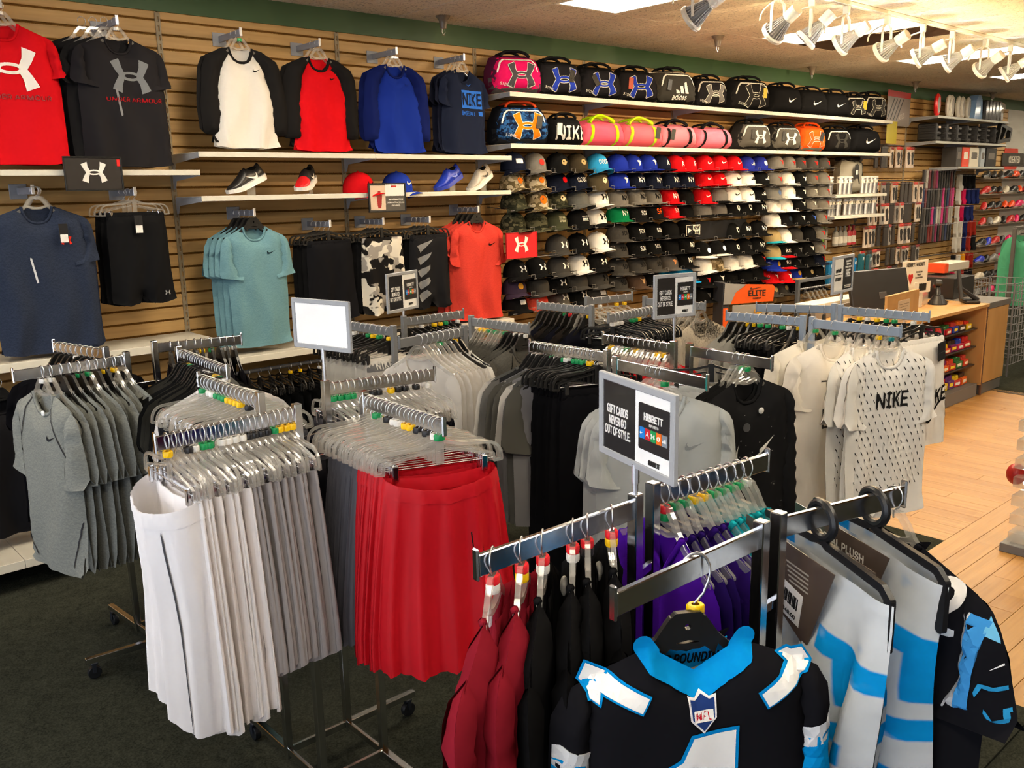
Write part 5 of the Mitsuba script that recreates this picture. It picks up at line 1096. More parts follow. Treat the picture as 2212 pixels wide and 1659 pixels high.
wtee2 = shirt('#e2dccf', w=.45, L=.80, seed=109, T=.06, sw=.20, slen=.24, amp=.010)
add_print(wtee2, Polygon([(.0, -.40), (.06, -.30), (.06, -.45)]), '#232b45', name='print')
dot = shirt('#e9e6e0', w=.46, L=.78, seed=110, T=.035, sw=.20, slen=.28, amp=.008)
dd = unary_union([affinity.rotate(sbox(-.0022, -.008, .0022, .008), 28).buffer(0) if False else affinity.translate(affinity.rotate(sbox(-.002, -.008, .002, .008), 25, origin=(0, 0)), -.22+.034*i + .017*(j % 2), -.16-.034*j) for i in range(14) for j in range(18)])
def dots(g, hi=-.15, lo=-.78):
    for e in (-1, 1): pass
    for w_, c in ((sbox(-.20, lo, .20, hi), '#2a2928'),): add_print(g, dd.intersection(w_), c, name='print', step=.02)
dots(dot); add_print(dot, place2(text_poly('NIKE', .07, True, .8), 0, -.33, 1), '#222222', name='lettering')
dot2 = shirt('#e9e6e0', w=.46, L=.78, seed=111, T=.03, sw=.20, slen=.28); dots(dot2)
a_ = R8['near']
for i, (q, yw, g, nm, lab, tg) in enumerate(((.40, -30, wtee2, 'shirt', 'white shirt with dark print, leftmost on the blue-grey rack', 'green'), (.30, -28, wtee, 'shirt', 'white shirt with black photo print on the blue-grey rack', 'green'), (.165, -6, dot2, 'shirt', 'first white shirt with small dashes, left of its neighbour', 'black'), (.085, -2, dot2, 'shirt', 'second white shirt with small dashes, between two alike', 'yellow'), (.03, -24, dot, 'shirt', 'white dashed shirt with black lettering, rightmost of three', 'teal'))):
    tw = a_.tw(q, yw); hanger('top', tg, tw, f'clear hanger, {ORD[i]} from the left on the near arm of the blue-grey rack'); garment(nm, 'shirt', g, tw, lab)
fill(R8, 'far', 'blue-grey rack', 5, .04, .34, 'topblack', [None, None, None, None, None], [([shirt('#232222', w=.44, L=.6, seed=112, parts=False, step=.06)], 'shirt', 'shirt', 'black shirt', 0, 4)], jy=6)
ws = shorts('#e9e5dd', ww=.38, hw=.48, L=.55, z0=-.135, seed=113, T=.04, mat='cloth', amp=.008)
add_print(ws, affinity.translate(affinity.rotate(affinity.scale(SW, .20, .20, origin=(0, 0)), 20), .10, -.50), '#1d1c1c', name='emblem'); add_print(ws, affinity.translate(affinity.rotate(affinity.skew(text_poly('NIKE', .075, True, .62), 12), 16), .10, -.435), '#1d1c1c', name='lettering', off=.005)
ws2 = shorts('#e4e2df', ww=.38, hw=.46, L=.52, z0=-.135, seed=114, T=.018, mat='cloth', parts=False, step=.05)
fill(R8, 'right', 'blue-grey rack', 9, .015, .38, 'clipblack', [None, 'white', None, 'green', 'green', 'yellow', 'white', 'yellow', None], [([ws], 'shorts', 'shorts', 'white shorts with black lettering', 0, 0), ([ws2], 'shorts', 'shorts', 'white shorts', 1, 8)], yaw=-10, jy=3)
tt = [k for k in labels if 'white shorts with black lettering' in labels[k].get('label', '')][0]
hangtag(R8['right'].tw(.015, -10) @ T4().translate([.10, -.055, -.20]).rotate([0, 1, 0], -8), '', .07, .095, lower='#17181a', parent=tt)
# ---- jersey rack
mr = shirt('#7c1c28', w=.50, L=.80, seed=120, T=.035, neck='v', dep=.12, slen=.30, sw=.215)
add_print(mr, place2(text_poly('E', .085, True, 1.0), .02, -.40, 1), '#e0a21f', name='lettering'); add_print(mr, Polygon([(.06, -.55), (.10, -.49), (.11, -.58), (.085, -.70), (.07, -.60)]), '#ece9e4', name='lettering')
mr2 = shirt('#7c1c28', w=.50, L=.80, seed=121, T=.035, neck='v', dep=.12, slen=.30, sw=.215)
bj = [shirt('#161617', w=.50, L=.78, seed=122+i, T=.03, neck='v', dep=.12, slen=.28, sw=.215, step=.045) for i in range(2)]
add_print(bj[1], sbox(.10, -.47, .16, -.39), '#b9852a', name='patch'); add_print(bj[1], place2(text_poly('A', .06), .13, -.43, 1), '#141414', name='lettering', off=.005)
a_ = R1['left']
for i, (q, g, lab, tg) in enumerate(((.022, mr, 'maroon jersey with gold letter, leftmost on the jersey rack', 'white'), (.092, mr2, 'plain maroon jersey, second from the left on the jersey rack', 'yellow'), (.145, bj[0], 'black jersey beside the plain maroon jersey', 'white'), (.225, bj[1], 'black jersey, second of four behind the maroon ones', 'white'), (.265, bj[0], 'black jersey, third of four behind the maroon ones', 'black'), (.335, bj[0], 'black jersey, fourth of four behind the maroon ones', 'yellow'))):
    tw = a_.tw(q, -52 + 2*i); hanger('top', 'red', tw, f'clear hanger with red cap, {ORD[i]} from the tip of the jersey rack left arm', tag2=tg); garment('jersey', 'shirt', g, tw, lab)
    k = [x for x in labels if labels[x].get('label') == lab][0]
    put(k, 'security_tag', P(scl(trimesh.creation.icosphere(2, .017), 1, .55, 1.3), 'plastic', '#d9d6cd', True), tw @ T4().translate([-.07, -.02, -.17]))
pu = [shirt(c, w=.36, L=.76, seed=126+i, T=.020, neck='v', dep=.11, slen=.28, sw=.155, flare=.05, step=.05) for i, c in enumerate(('#42148a', '#241352', '#2b1660', '#1d9aa3'))]
a_ = R1['far']
tgs = ['green', 'green', 'green', 'yellow', 'yellow', 'green', 'green', 'green', 'green', 'white']
for i in range(10):
    tw = a_.tw(a_.len - .035 - .031*i, 180 - 8 + RNG.uniform(-5, 5)); gi = 0 if i == 0 else (1 if i < 3 else (2 if i < 5 else 3))
    hanger('top', 'red' if i == 0 else tgs[i], tw, f'clear hanger, {ORD[i]} from the upright on the far arm of the jersey rack', tag2='green' if i == 0 else None)
    garment('jersey', 'shirt', pu[gi], tw, f'{["bright purple", "dark purple", "purple", "teal"][gi]} jersey, {ORD[i]} from the upright on the far arm of the jersey rack')
# number one jersey
jb, CB_ = '#17181c', '#0a84c8'
J = shirt(jb, w=.45, L=.84, seed=130, T=.055, neck='v', dep=.060, slen=.34, sw=.190, flare=.060, step=.022, amp=.006, cuffw=.19)
J = G([x for x in J if x[0] != 'collar']); J.surf = shell(Polygon([(-.3, 0), (.3, 0), (.3, -1), (-.3, -1)]), .05)[1] if False else None
Jm = shirt(jb, w=.45, L=.84, seed=130, T=.055, neck='v', dep=.060, slen=.34, sw=.190, flare=.060, step=.022, amp=.006, cuffw=.19); J.surf = Jm.surf
def outl(g, poly, c0, c1, name, o=.006, off=.004, st=.012):
    add_print(g, poly.buffer(o, join_style=2), c0, name=name + '_edge', off=off, step=st); add_print(g, poly, c1, name=name, off=off+.0015, step=st)
one = Polygon([(-.022, .120), (.052, .126), (.052, -.13), (-.016, -.13), (-.016, .040), (-.062, .028), (-.060, .066), (-.040, .078)])
outl(J, affinity.translate(one, .005, -.372), CB_, '#f1f1ee', 'number')
band = LineString([(-.088, -.100), (-.074, -.122), (0, -.174), (.074, -.122), (.088, -.100)]).buffer(.018, join_style=2).difference(Polygon([(-.066, -.05), (-.060, -.116), (0, -.155), (.060, -.116), (.066, -.05)]))
add_print(J, band, CB_, name='collar', off=.006, step=.009)
shl = affinity.translate(affinity.scale(Polygon([(-.5, .42), (-.3, .36), (0, .5), (.3, .36), (.5, .42), (.46, -.2), (0, -.6), (-.46, -.2)]), .042, .052, origin=(0, 0)), 0, -.207)
outl(J, shl, '#ece9e6', '#23386f', 'badge', .0035, .008, .008); add_print(J, affinity.translate(affinity.scale(sbox(-.40, -.28, .40, .08), .042, .052, origin=(0, 0)), 0, -.207), '#f0eeea', name='badge_field', off=.0108, step=.008)
add_print(J, place2(text_poly('NFL', .014, True, .8), 0, -.2115, 1), '#b21f2d', name='badge_lettering', off=.0122, step=.006)
one_s = affinity.scale(one, .40, .42, origin=(0, 0))
# sleeves of the jersey get bands: built on the sleeve's own outline
inner = shell(Polygon([(-.078, -.105), (.078, -.105), (.06, -.20), (-.06, -.20)]), .03, .001, .05, 0)[0]
twJ = R1['near'].tw(.195, 58)
tJ = thing('jersey', 'black jersey with blue collar and white number one in the foreground', 'shirt')
kJ = thing('clothes_hanger', 'black hanger with yellow tag holding the number one jersey', 'hanger')
put(kJ, 'hook', HOOK, twJ @ T4().scale([1.35, 1, 1.75])); put(kJ, 'frame', TOPF_BLACK, twJ @ T4().translate([-.02, -.02, -.046])); put(kJ, 'size_tag', TAGS['yellow'], twJ @ T4().translate([0, -.006, -.040]))
twJ = twJ @ T4().translate([-.012, -.03, -.042]).scale([1.04, 1, 1.0])
for n, d, l in J: put(tJ, n, d, twJ, l)
put(tJ, 'neck_lining', P(mv(extr(Polygon([(-.072, -.118), (0, -.140), (.072, -.118), (.066, -.152), (0, -.176), (-.066, -.152)]), .002), 0, .030, 0), 'cloth', CB_), twJ)
put(tJ, 'lettering', P(mv(extr(affinity.translate(affinity.skew(text_poly('KEEP POUNDING', .017, True, .72), 10), .0, -.152), .002), 0, .0285, 0), 'cloth', '#14161a'), twJ)
put(tJ, 'neck_tape', P(tube([(-.066, .028, -.155), (-.03, .028, -.172), (0, .028, -.179), (.03, .028, -.172), (.066, .028, -.155)], .006, 6), 'cloth', '#6c6e72', True), twJ)
put(tJ, 'security_tag', P(scl(trimesh.creation.icosphere(2, .011), 1, .6, 1), 'plastic', '#e8e6e1', True), twJ @ T4().translate([.0, .018, -.178]))
k = put(tJ, 'size_label', P(mv(rbox(.042, .0015, .026, .0004), .006, .026, -.215), 'cloth', '#454b55'), twJ); put(k, 'lettering', P(mv(extr(affinity.translate(text_poly('XXL', .014, True, 1), .006, -.240), .001), 0, .0245, 0), 'cloth', '#8d9097'), twJ); put(k, 'emblem', P(mv(extr(affinity.translate(affinity.scale(SW, .014, .014, origin=(0, 0)), .014, -.213), .001), 0, .0245, 0), 'cloth', '#d8dadd'), twJ)
def sleeve_bands(e, T=.048, sw=.190, z0=-.105, slen=.34):
    f = 0.055
    out = []
    for t0, t1, c in ((.26, .33, '#c9ccd0'), (.33, .66, CB_), (.66, .72, '#c9ccd0')):
        za, zb = z0 - .08 - slen*t0*.95, z0 - .08 - slen*t1*.95
        pl = Polygon([(e*(sw+.045), za+.015), (e*(sw+.075), za), (e*(sw+.075), zb), (e*(sw-.05), zb-.03), (e*(sw-.05), za-.02)]); out.append((pl, c))
    return out
armp = [(.19-.02, -.147), (.19+.03, -.171), (.19+.055, -.215), (.19+.06+.01, -.155-.34), (.19+.06-.19+.01, -.18-.34), (.175, -.33)]
for e in (1, -1):
    pl = Polygon([(e*a, b) for a, b in armp]).buffer(.002)
    _, ss = shell(pl, .022, .048, .05, .0042, 26, 130+e, -.105, -.445, yoff=-.004)
    for q, c in sleeve_bands(e):
        put(tJ, 'sleeve_band', P(decal(q.intersection(pl.buffer(-.003)), ss, .004, .014), 'cloth', c), twJ)
    ps = affinity.translate(affinity.rotate(one_s, -62*e, origin=(0, 0)), e*.150, -.163)
    yv = lambda q, ss=ss, pl=pl: np.minimum(J.surf(q), np.where(shapely.contains_xy(pl, q[:, 0], q[:, 1]), ss(q), 9.0))
    put(tJ, 'shoulder_number_edge', P(decal(ps.buffer(.004, join_style=2), yv, .006, .010), 'cloth', CB_), twJ); put(tJ, 'shoulder_number', P(decal(ps, yv, .0085, .010), 'cloth', '#f1f1ee'), twJ)
# throws
ring = [(.032*math.cos(a), 0, -.030 + .034*math.sin(a)) for a in np.linspace(0, 2*PI, 20, endpoint=False)]
HANG_T = P(cat([tube(ring, .008, 8, True), extr(LineString([(-.16, -.085), (-.02, -.075), (.0, -.066), (.02, -.075), (.155, -.085), (.172, -.10), (.172, -.19)]).buffer(.008), .010)]), 'plastic', '#15161a', smooth=40)
def throw(q, yaw, sd, lab, sx):
    tw = R1['right'].tw(q, yaw) @ T4().scale([1.28, 1.1, 1.04]); t = thing('throw_blanket', lab, 'blanket')
    xs_ = np.linspace(0, 1, 26); zs_ = np.linspace(0, 1, 40); V = []; uv = []
    W, L = .35, .76
    for side in (-1, 1):
        for v in zs_:
            fold = (.026*np.sin(xs_*17 + sd + 1.2*v) + .012*np.sin(xs_*31 + 2*sd + 3*v))*(.06 + .94*min(1, max(0, v-.08)*3))
            th = .018 + .026*min(1, max(0, v-.06)*4)
            x = (xs_-.5)*W*(1 - .10*np.sin(v*PI)*.6) + .012*np.sin(v*5+sd)
            V.append(np.stack([x, side*th*(1-np.abs(2*xs_-1)**4)**.5 + fold, np.full(26, -.095 - v*L) - .02*np.abs(xs_-.5)*(v < .05)], 1)); uv.append(np.stack([xs_*.45*sx, np.full(26, v*.86)], 1))
    V = np.vstack(V); F = []
    for o in (0, 26*40):
        for i in range(39):
            for k in range(25): a = o+i*26+k; F += [(a, a+1, a+27), (a, a+27, a+26)]
    put(t, 'fleece', P(trimesh.Trimesh(V, F, process=False), 'plush_throw', None, True, uv=np.vstack(uv)), tw)
    put(t, 'hook_hanger', HANG_T, tw)
    cd = Polygon([(-.172, -.088), (.095, -.088), (.060, -.19), (.030, -.275), (-.172, -.185)])
    cm = mv(extr(cd, .0015), 0, -.042, 0); put(t, 'card_sleeve', P(cm, 'gloss', '#4b4039'), tw)
    put(t, 'card_back', P(mv(extr(sbox(-.165, -.2, .09, -.098), .0015), 0, .042, 0), 'gloss', '#4b4039'), tw)
    def pr(poly, x, z, c, nm='lettering', dy=0): put(t, nm, P(mv(extr(affinity.translate(poly, x, z), .0008), 0, -.0432 - dy, 0), 'plastic', c), tw)
    if sd < 2:
        pr(affinity.rotate(sbox(-.032, -.035, .032, .035), -8), -.02, -.205, '#ece9e4', 'price_sticker')
        bars = unary_union([sbox(-.022+.0042*i, -.012, -.0205+.0042*i + .0012*(i % 3), .014) for i in range(11)]); pr(affinity.rotate(bars, -8), -.02, -.198, '#1c1c1c', 'barcode', .001); pr(affinity.rotate(text_poly('$40.00', .008), -8), -.022, -.228, '#1c1c1c', 'lettering', .001)
        pr(affinity.rotate(sbox(-.005, -.024, .005, .024), -28), -.085, -.165, '#e4e1dc', 'white_sticker')
        for j in range(5): pr(sbox(-.032+.003*j, -.0016, .034, .0016), -.005, -.125-.009*j, '#97918a', 'fine_print')
    else:
        pr(text_poly('ROYAL PLUSH', .016, True, .85), -.03, -.122, '#dcd8d0'); pr(text_poly('RASCHEL THROW', .013, False, .85), -.03, -.142, '#b7b1a8')
        for j in range(3): pr(sbox(-.06, -.0016, .055-.01*j, .0016), -.03, -.165-.011*j, '#8d867e', 'fine_print')
        pr(sbox(-.009, -.009, .009, .009), .045, -.19, '#d5ddd2', 'white_sticker')
throw(.225, 165, .7, 'blue and white plush throw with price sticker in the right foreground', 1.0)
throw(.075, 165, 2.6, 'blue and white plush throw behind the stickered one', .8)
E2 = shirt(jb, w=.50, L=.80, seed=133, T=.05, neck='v', dep=.14, slen=.24, sw=.215, flare=.10, cuffw=.18)
add_print(E2, affinity.translate(affinity.scale(text_poly('2', .10), 1, 1), .165, -.19), '#eceae6', name='shoulder_number')
tw = R1['right'].tw(.012, 176); hanger('top', None, tw, 'clear hanger at the right end of the jersey rack')
tE = garment('jersey', 'shirt', E2, tw, 'black jersey with blue striped sleeve at the right end of the jersey rack')
armp = [(.215-.02, -.147), (.215+.03, -.171), (.215+.055, -.215), (.215+.10+.01, -.155-.24), (.215+.10-.18+.01, -.18-.24), (.20, -.33)]
pl = Polygon(armp).buffer(.002); _, ss = shell(pl, .03, .044, .05, .0042, 26, 134, -.105, -.365, yoff=-.004)
for q, c, nm in ((Polygon([(.20, -.18), (.225, -.18), (.215, -.42), (.19, -.42)]), '#b9bcc2', 'sleeve_band'), (Polygon([(.225, -.18), (.255, -.19), (.245, -.40), (.215, -.42)]), '#3f8fd0', 'sleeve_band'), (Polygon([(.25, -.165), (.285, -.20), (.29, -.235), (.25, -.215)]), '#74c0e6', 'sleeve_band'),
                 (affinity.translate(affinity.rotate(affinity.scale(SW, .038, .045, origin=(0, 0)), 200, origin=(0, 0)), .285, -.265), '#efeeea', 'emblem')):
    put(tE, nm, P(decal(q.intersection(pl.buffer(-.002)), ss, .004, .012), 'cloth', c), tw)
cat_head = LineString([(-.4, .1), (-.3, .38), (-.1, .3), (.15, .42), (.3, .2), (.42, .0), (.2, -.08), (.28, -.3), (.05, -.42), (-.15, -.2)]).buffer(.05)
put(tE, 'emblem', P(decal(affinity.translate(affinity.scale(cat_head, .075, .085, origin=(0, 0)), .288, -.34).intersection(pl.buffer(-.002)), ss, .004, .012), 'cloth', '#2d8fc4'), tw)
# ---- sign holders on the racks
def signholder(x, y, z0, z1, th, label, w=.285, h=.215, style='gift', tilt=0):
    t = thing('sign_holder', label, 'sign')
    put(t, 'pole', P(cat([tube([(x, y, z0), (x, y, z1)], .0055, 8), tube([(x, y, z1-.04), (x, y, z1)], .008, 8)]), 'steel', smooth=40))
    tw = at(x, y, z1 + h/2, th); kx = min(1.0, w/.265)
    fr = [bx(-w/2, w/2, -.006, .006, e*h/2-.008, e*h/2+.008, .002) for e in (-1, 1)] + [bx(e*w/2-.008, e*w/2+.008, -.006, .006, -h/2-.008, h/2+.008, .002) for e in (-1, 1)]
    put(t, 'frame', P(cat(fr), 'paint', '#9a9da2'), tw)
    def sheet(x0, x1, z_0, z_1, c, nm, d=0, mat='gloss'): return put(t, nm, P(bx(x0, x1, -.0022-d, .0022+d, z_0, z_1, .0003), mat, c), tw)
    def pr(poly, px, pz, c, nm='lettering', d=.0036): put(t, nm, P(mv(extr(affinity.scale(affinity.translate(poly, px, pz), kx, 1 if h > .17 else h/.18, origin=(w/4 if px > 0 else -w/4, 0)), .0012), 0, -d, 0), 'plastic', c), tw)
    if style == 'blank': sheet(-w/2, w/2, -h/2, h/2, '#f7f7f5', 'white_sheet'); return
    if style == 'gift':
        sheet(-w/2, 0, -h/2, h/2, '#1e1e20', 'black_half'); sheet(0, w/2, -h/2, h/2, '#f3f3f1', 'white_half')
        for i, s_ in enumerate(('GIFT CARDS', 'NEVER GO', 'OUT OF STYLE.')): pr(text_poly(s_, .019, True, .52), -w/4, .018-.0255*i, '#f2f0ec')
        pr(sbox(-.050, -.047, .050, .047).buffer(.005), w/4+.004, .006, '#1c1c1e', 'gift_card', .0036)
        pr(text_poly('HIBBETT', .0155, True, .72), w/4+.002, .030, '#f2f0ec', d=.0048); pr(text_poly('SPORTS', .0055, True, 1.1), w/4+.004, .0135, '#d9d7d2', d=.0048)
        for i, (c, lg) in enumerate((('#1277c9', SW), ('#b81f2c', Polygon([(0, .5), (.12, .1), (.5, -.5), (.05, -.1), (-.5, -.4), (-.1, .1)])), ('#148a4a', HO), ('#e06a1c', Point(0, 0).buffer(.4).difference(Point(0, 0).buffer(.22))), ('#7c858f', ST3))):
            pr(sbox(-.0088, -.0125, .0088, .0125), w/4-.036+.0195*i, -.008, c, 'brand_square', .0048); pr(affinity.scale(lg, .013, .013, origin=(0, 0)), w/4-.036+.0195*i, -.008, '#f0eeea', 'brand_mark', .006)
        pr(text_poly('#HIBBETT', .0105, True, .55), w/4+.004, -.070, '#232323')
    else:
        sheet(-w/2, 0, -h/2, h/2, '#efece5', 'white_half'); sheet(0, w/2, -h/2, h/2, '#1e1e20', 'black_half')
        pr(text_poly("can't find it?", .017, True, .52), -w/4, .022, '#222222'); pr(text_poly('LET US HELP!', .016, True, .55), -w/4, -.022, '#222222'); pr(sbox(-.058, -.0012, .058, .0012), -w/4, .002, '#222222', 'rule')
        for i, s_ in enumerate(("WE'LL SHIP IT TO", 'YOUR HOME OR', 'YOUR LOCAL STORE FOR')): pr(text_poly(s_, .009, True, .6), w/4, .064-.015*i, '#efece5')
        pr(text_poly('FREE', .036, True, .55), w/4, .002, '#f2f0ec'); pr(sbox(-.045, -.003, .045, .003), w/4, -.062, '#b9b6ae', 'fine_print'); pr(sbox(-.04, -.003, .04, .003), w/4, -.071, '#b9b6ae', 'fine_print')
signholder(-3.193, -4.467, ZA, 1.45, -107, 'gift card sign on the jersey rack, largest of the three gift card signs', w=.265, h=.165)
signholder(-3.04, -2.96, ZA, 1.50, -78, 'blank white sign in a silver frame above the shorts rack', style='blank', w=.265, h=.155)
signholder(-1.905, -1.807, ZA, 1.42, 21, 'small gift card sign in front of the patterned shorts', w=.265, h=.185)
signholder(-1.623, -3.335, ZA, 1.49, -13, 'gift card sign standing before the cap racks, middle one of three', w=.20, h=.165)
signholder(-.13, -3.265, ZA, 1.455, 7.5, 'framed sign reading FREE above the blue-grey rack', style='ship', w=.265, h=.18)
# garment cut by the left edge of the photo
_t = at(-4.405, -3.62, 1.30, -60)
hanger('clip', None, _t, 'clear clip hanger cut by the left edge of the photo')
garment('pants', 'pants', shorts('#141417', ww=.34, hw=.62, L=.80, seed=140, T=.07, amp=.012, mat='cloth', parts=True), _t, 'black garment cut by the lower left edge of the photo')
# ------------------------------------------------------------------ tumblers, packs and pads on the right
def tumbler(x, y, z, lab, h=.20, r=.042, group=None):
    t = thing('tumbler', lab, 'bottle', group); tw = at(x, y, z)
    if 'tb' not in _cc:
        _cc['tb'] = P(lathe([(0, 0), (.032, 0), (.034, .004), (.043, .17), (.043, .185), (0, .186)], 16), 'steel', smooth=40)
        _cc['tl'] = P(lathe([(.044, .180), (.046, .184), (.044, .197), (.012, .2), (0, .2)], 14), 'plastic', '#d8d3c8', smooth=40)
        _cc['tt'] = P(lathe([(.0440, .125), (.0445, .127), (.0447, .16), (.0440, .162)], 16), 'plastic', '#e9e3d3')
        _cc['tv'] = P(mv(extr(text_poly('V', .026, True, 1), .003), 0, -.0452, .143), 'plastic', '#1d1c1b')
    put(t, 'cup', _cc['tb'], tw); put(t, 'lid', _cc['tl'], tw); put(t, 'paper_band', _cc['tt'], tw); put(t, 'lettering', _cc['tv'], tw)
i = 0
for x, y in ((5.03, -.30), (5.25, -.31), (5.35, -.31), (5.45, -.31), (5.20, -.20), (5.82, -.28), (5.92, -.28), (6.02, -.28), (6.12, -.28)):
    tumbler(x, y, 1.898, f'steel tumbler, {ORD[i]} on the upper bottle shelf counted from the left'); i += 1
i = 0
for x in (5.04, 5.14, 5.24, 5.44, 5.52, 5.60, 5.68, 5.80, 5.90, 5.99, 6.08):
    tumbler(x, -.30 + .02*(i % 2), 1.658, f'steel tumbler, {ORD[i]} on the lower bottle shelf counted from the left'); i += 1
t = thing('grey_pack', 'upright grey cooler pack with dark straps behind the tumblers', 'bag')
pk = Polygon([(-.25, 0), (.25, 0), (.24, .30), (.19, .40), (-.18, .40), (-.24, .33)]); m, sf = shell(pk, .05, .12, .08, .006, 9, 3, .4, 0)
tw = at(5.63, -.19, 1.899, 8); put(t, 'body', P(m, 'cloth', '#8d887d', True), tw)
for p_ in ([(-.02, .39), (-.03, .28), (.03, .12)], [(.16, .38), (.17, .25), (.21, .08)]): put(t, 'strap', P(decal(LineString(p_).buffer(.014), sf, .006, .03), 'cloth', '#2c2823'), tw)
put(t, 'hang_tag', P(rbox(.11, .004, .16, .001, (-.15, -.16, .25)), 'plastic', '#1b1a19'), tw); put(t, 'lettering', P(rbox(.06, .002, .05, .001, (-.15, -.163, .24)), 'plastic', '#e6e2d8'), tw)
put(t, 'top_flap', P(rbox(.30, .2, .05, .015, (-.02, 0, .40)), 'cloth', '#2a2723'), tw)
# helmets, pads and guards on the corner shelves
for i, (x, c, w_) in enumerate(((7.74, '#d5231f', .10), (8.09, '#dcd6c8', .11), (8.17, '#d8d2c4', .05), (8.40, '#d8d2c4', .05), (8.52, '#d5cfc1', .14), (8.70, '#cfc9bb', .04))):
    t = thing('round_pad', f'{"red" if i == 0 else "white"} round pad, {ORD[i]} from the left on the top right shelf', 'sports pad')
    tw = at(x, -.26, 2.847 + .15, 14); put(t, 'rim', P(rot(lathe([(0, -.025), (.13, -.022), (.15, 0), (.13, .022), (0, .025)], 20), 90, (1, 0, 0)), 'plastic', c, 40), tw)
    put(t, 'mesh', P(rot(lathe([(.0, .026), (.1, .024), (.11, .020)], 16), 90, (1, 0, 0)), 'plastic', '#9a938a', 40), tw @ T4().translate([0, -.0, 0]))
t = thing('blue_helmet_box', 'shiny blue and silver bottle-shaped pack on the top right shelf', 'package'); scene[t] = P(mv(extr(Polygon([(-.14, 0), (.14, 0), (.1, .26), (.04, .33), (-.04, .33), (-.1, .26)]), .12), 8.93, -.26, 2.847), 'gloss', '#6f8fb5')
for i in range(5): single('black_pack', P(rbox(.10, .2, .27, .01), 'gloss', '#1b1a19'), f'{ORD[i]} slim black pack between the blue pack and the clear jar', 'package', at(9.12+.115*i, -.26, 2.847+.136))
t = thing('clear_jar', 'clear jar with domed lid at the right end of the top shelf', 'jar'); tw = at(9.70, -.22, 2.847)
put(t, 'glass', P(lathe([(0, 0), (.12, 0), (.13, .02), (.13, .16), (.16, .17), (.15, .24), (.08, .29), (0, .30)], 20), 'clear', smooth=40), tw); put(t, 'base_label', P(lathe([(.131, .03), (.131, .12)], 20), 'plastic', '#8d8a85'), tw)
for i in range(7):
    t = thing('chest_guard', f'{ORD[i]} black padded guard from the left on the middle right shelf', 'sports guard'); tw = at(7.62+.32*i, -.24, 2.532, 8)
    m = cat([rbox(.26, .22, .06, .02, (0, 0, .04+.07*j)) for j in range(3)] + [rbox(.05, .24, .22, .015, (-.1, 0, .12))]); put(t, 'padding', P(m, 'plastic', '#191817'), tw)
    put(t, 'sticker', P(rbox(.09, .003, .025, .001, (.03, -.112, .18)), 'plastic', '#d9b9a0' if i < 2 else '#3a3835'), tw)
t = thing('frame_guard', 'black open frame guard at the right end of the middle shelf', 'sports guard'); put(t, 'frame', P(mv(extr(unary_union([LineString([(0, 0), (.42, .04), (.46, .18), (.1, .24), (0, 0)]).buffer(.025), LineString([(.15, .02), (.3, .2)]).buffer(.02)]), .06), 9.55, -.35, 2.56), 'plastic', '#181716'))
for i, (x, c, w_) in enumerate(((8.30, '#3a3735', .16), (8.52, '#c9442f', .22), (8.80, '#cfc5b2', .30), (9.1, '#8f969b', .14), (9.40, '#1b1a1a', .36))):
    t = thing('package', f'{["dark", "red", "pale", "grey", "black"][i]} box on the short lowest right shelf', 'box'); tw = at(x, -.26, 2.212)
    put(t, 'carton', P(rbox(w_, .2, .26, .004, (0, 0, .13)), 'plastic', c), tw); put(t, 'print', P(rbox(w_*.6, .002, .09, .001, (0, -.101, .15)), 'plastic', '#e3d9c6' if i == 1 else '#5d5650'), tw)
# poster of bats and packs above the end of the bag shelves
t = thing('poster', 'tilted poster with red top and yellow lower part beside the bags', 'poster'); tw = at(6.98, -.10, 2.72, 5)
put(t, 'sheet', P(bx(-.36, .40, -.004, 0, 0, .42, .001), 'plastic', '#7c7068'), tw)
put(t, 'red_band', P(bx(-.36, .40, -.006, -.003, .345, .42, .001), 'plastic', '#a5231f'), tw); put(t, 'yellow_panel', P(bx(-.34, .0, -.006, -.003, -.22, .05, .001), 'plastic', '#b5a228'), tw)
for j in range(4): put(t, 'print_stroke', P(rot(bx(-.01, .01, -.006, -.003, -.16, .16, .001), 38, (0, 1, 0)), 'plastic', '#2a2422'), tw @ T4().translate([-.24+.10*j, 0, .2]))
put(t, 'lettering', P(mv(extr(affinity.rotate(text_poly('AVID', .06), 12), .003), .12, -.006, .12), 'plastic', '#b9aea4'), tw)
# hook packs
PEG = P(plain(-.002, .002, -.22, .004, -.002, .002), 'steel')
def peg(x, y, z): put('wall_back', 'peg', PEG, at(x, y+.12, z))
def pack(x, z, w, h, c, hdr, pic, lab, group=None):
    t = thing('hook_pack', lab, 'package', group); tw = at(x, -.12 - RNG.uniform(0, .05), z, RNG.uniform(-6, 10)); peg(x, -.14, z+h*.46)
    put(t, 'card', P(rbox(w, .02, h, .002), 'plastic', c), tw); put(t, 'header', P(rbox(w, .022, h*.14, .002, (0, -.001, h*.44)), 'plastic', hdr), tw)
    if pic: put(t, 'picture', P(mv(extr(affinity.scale(Polygon([(-.3, .35), (.05, .42), (.3, .2), (.18, -.05), (.28, -.35), (-.05, -.42), (-.2, -.1)]), w*1.2, h*.75, origin=(0, 0)), .002), 0, -.0115, -h*.05), 'plastic', pic), tw)
hdrc = ['#b8271f', '#a81f1b', '#c23a2b', '#7a1a18']
nrow = 0
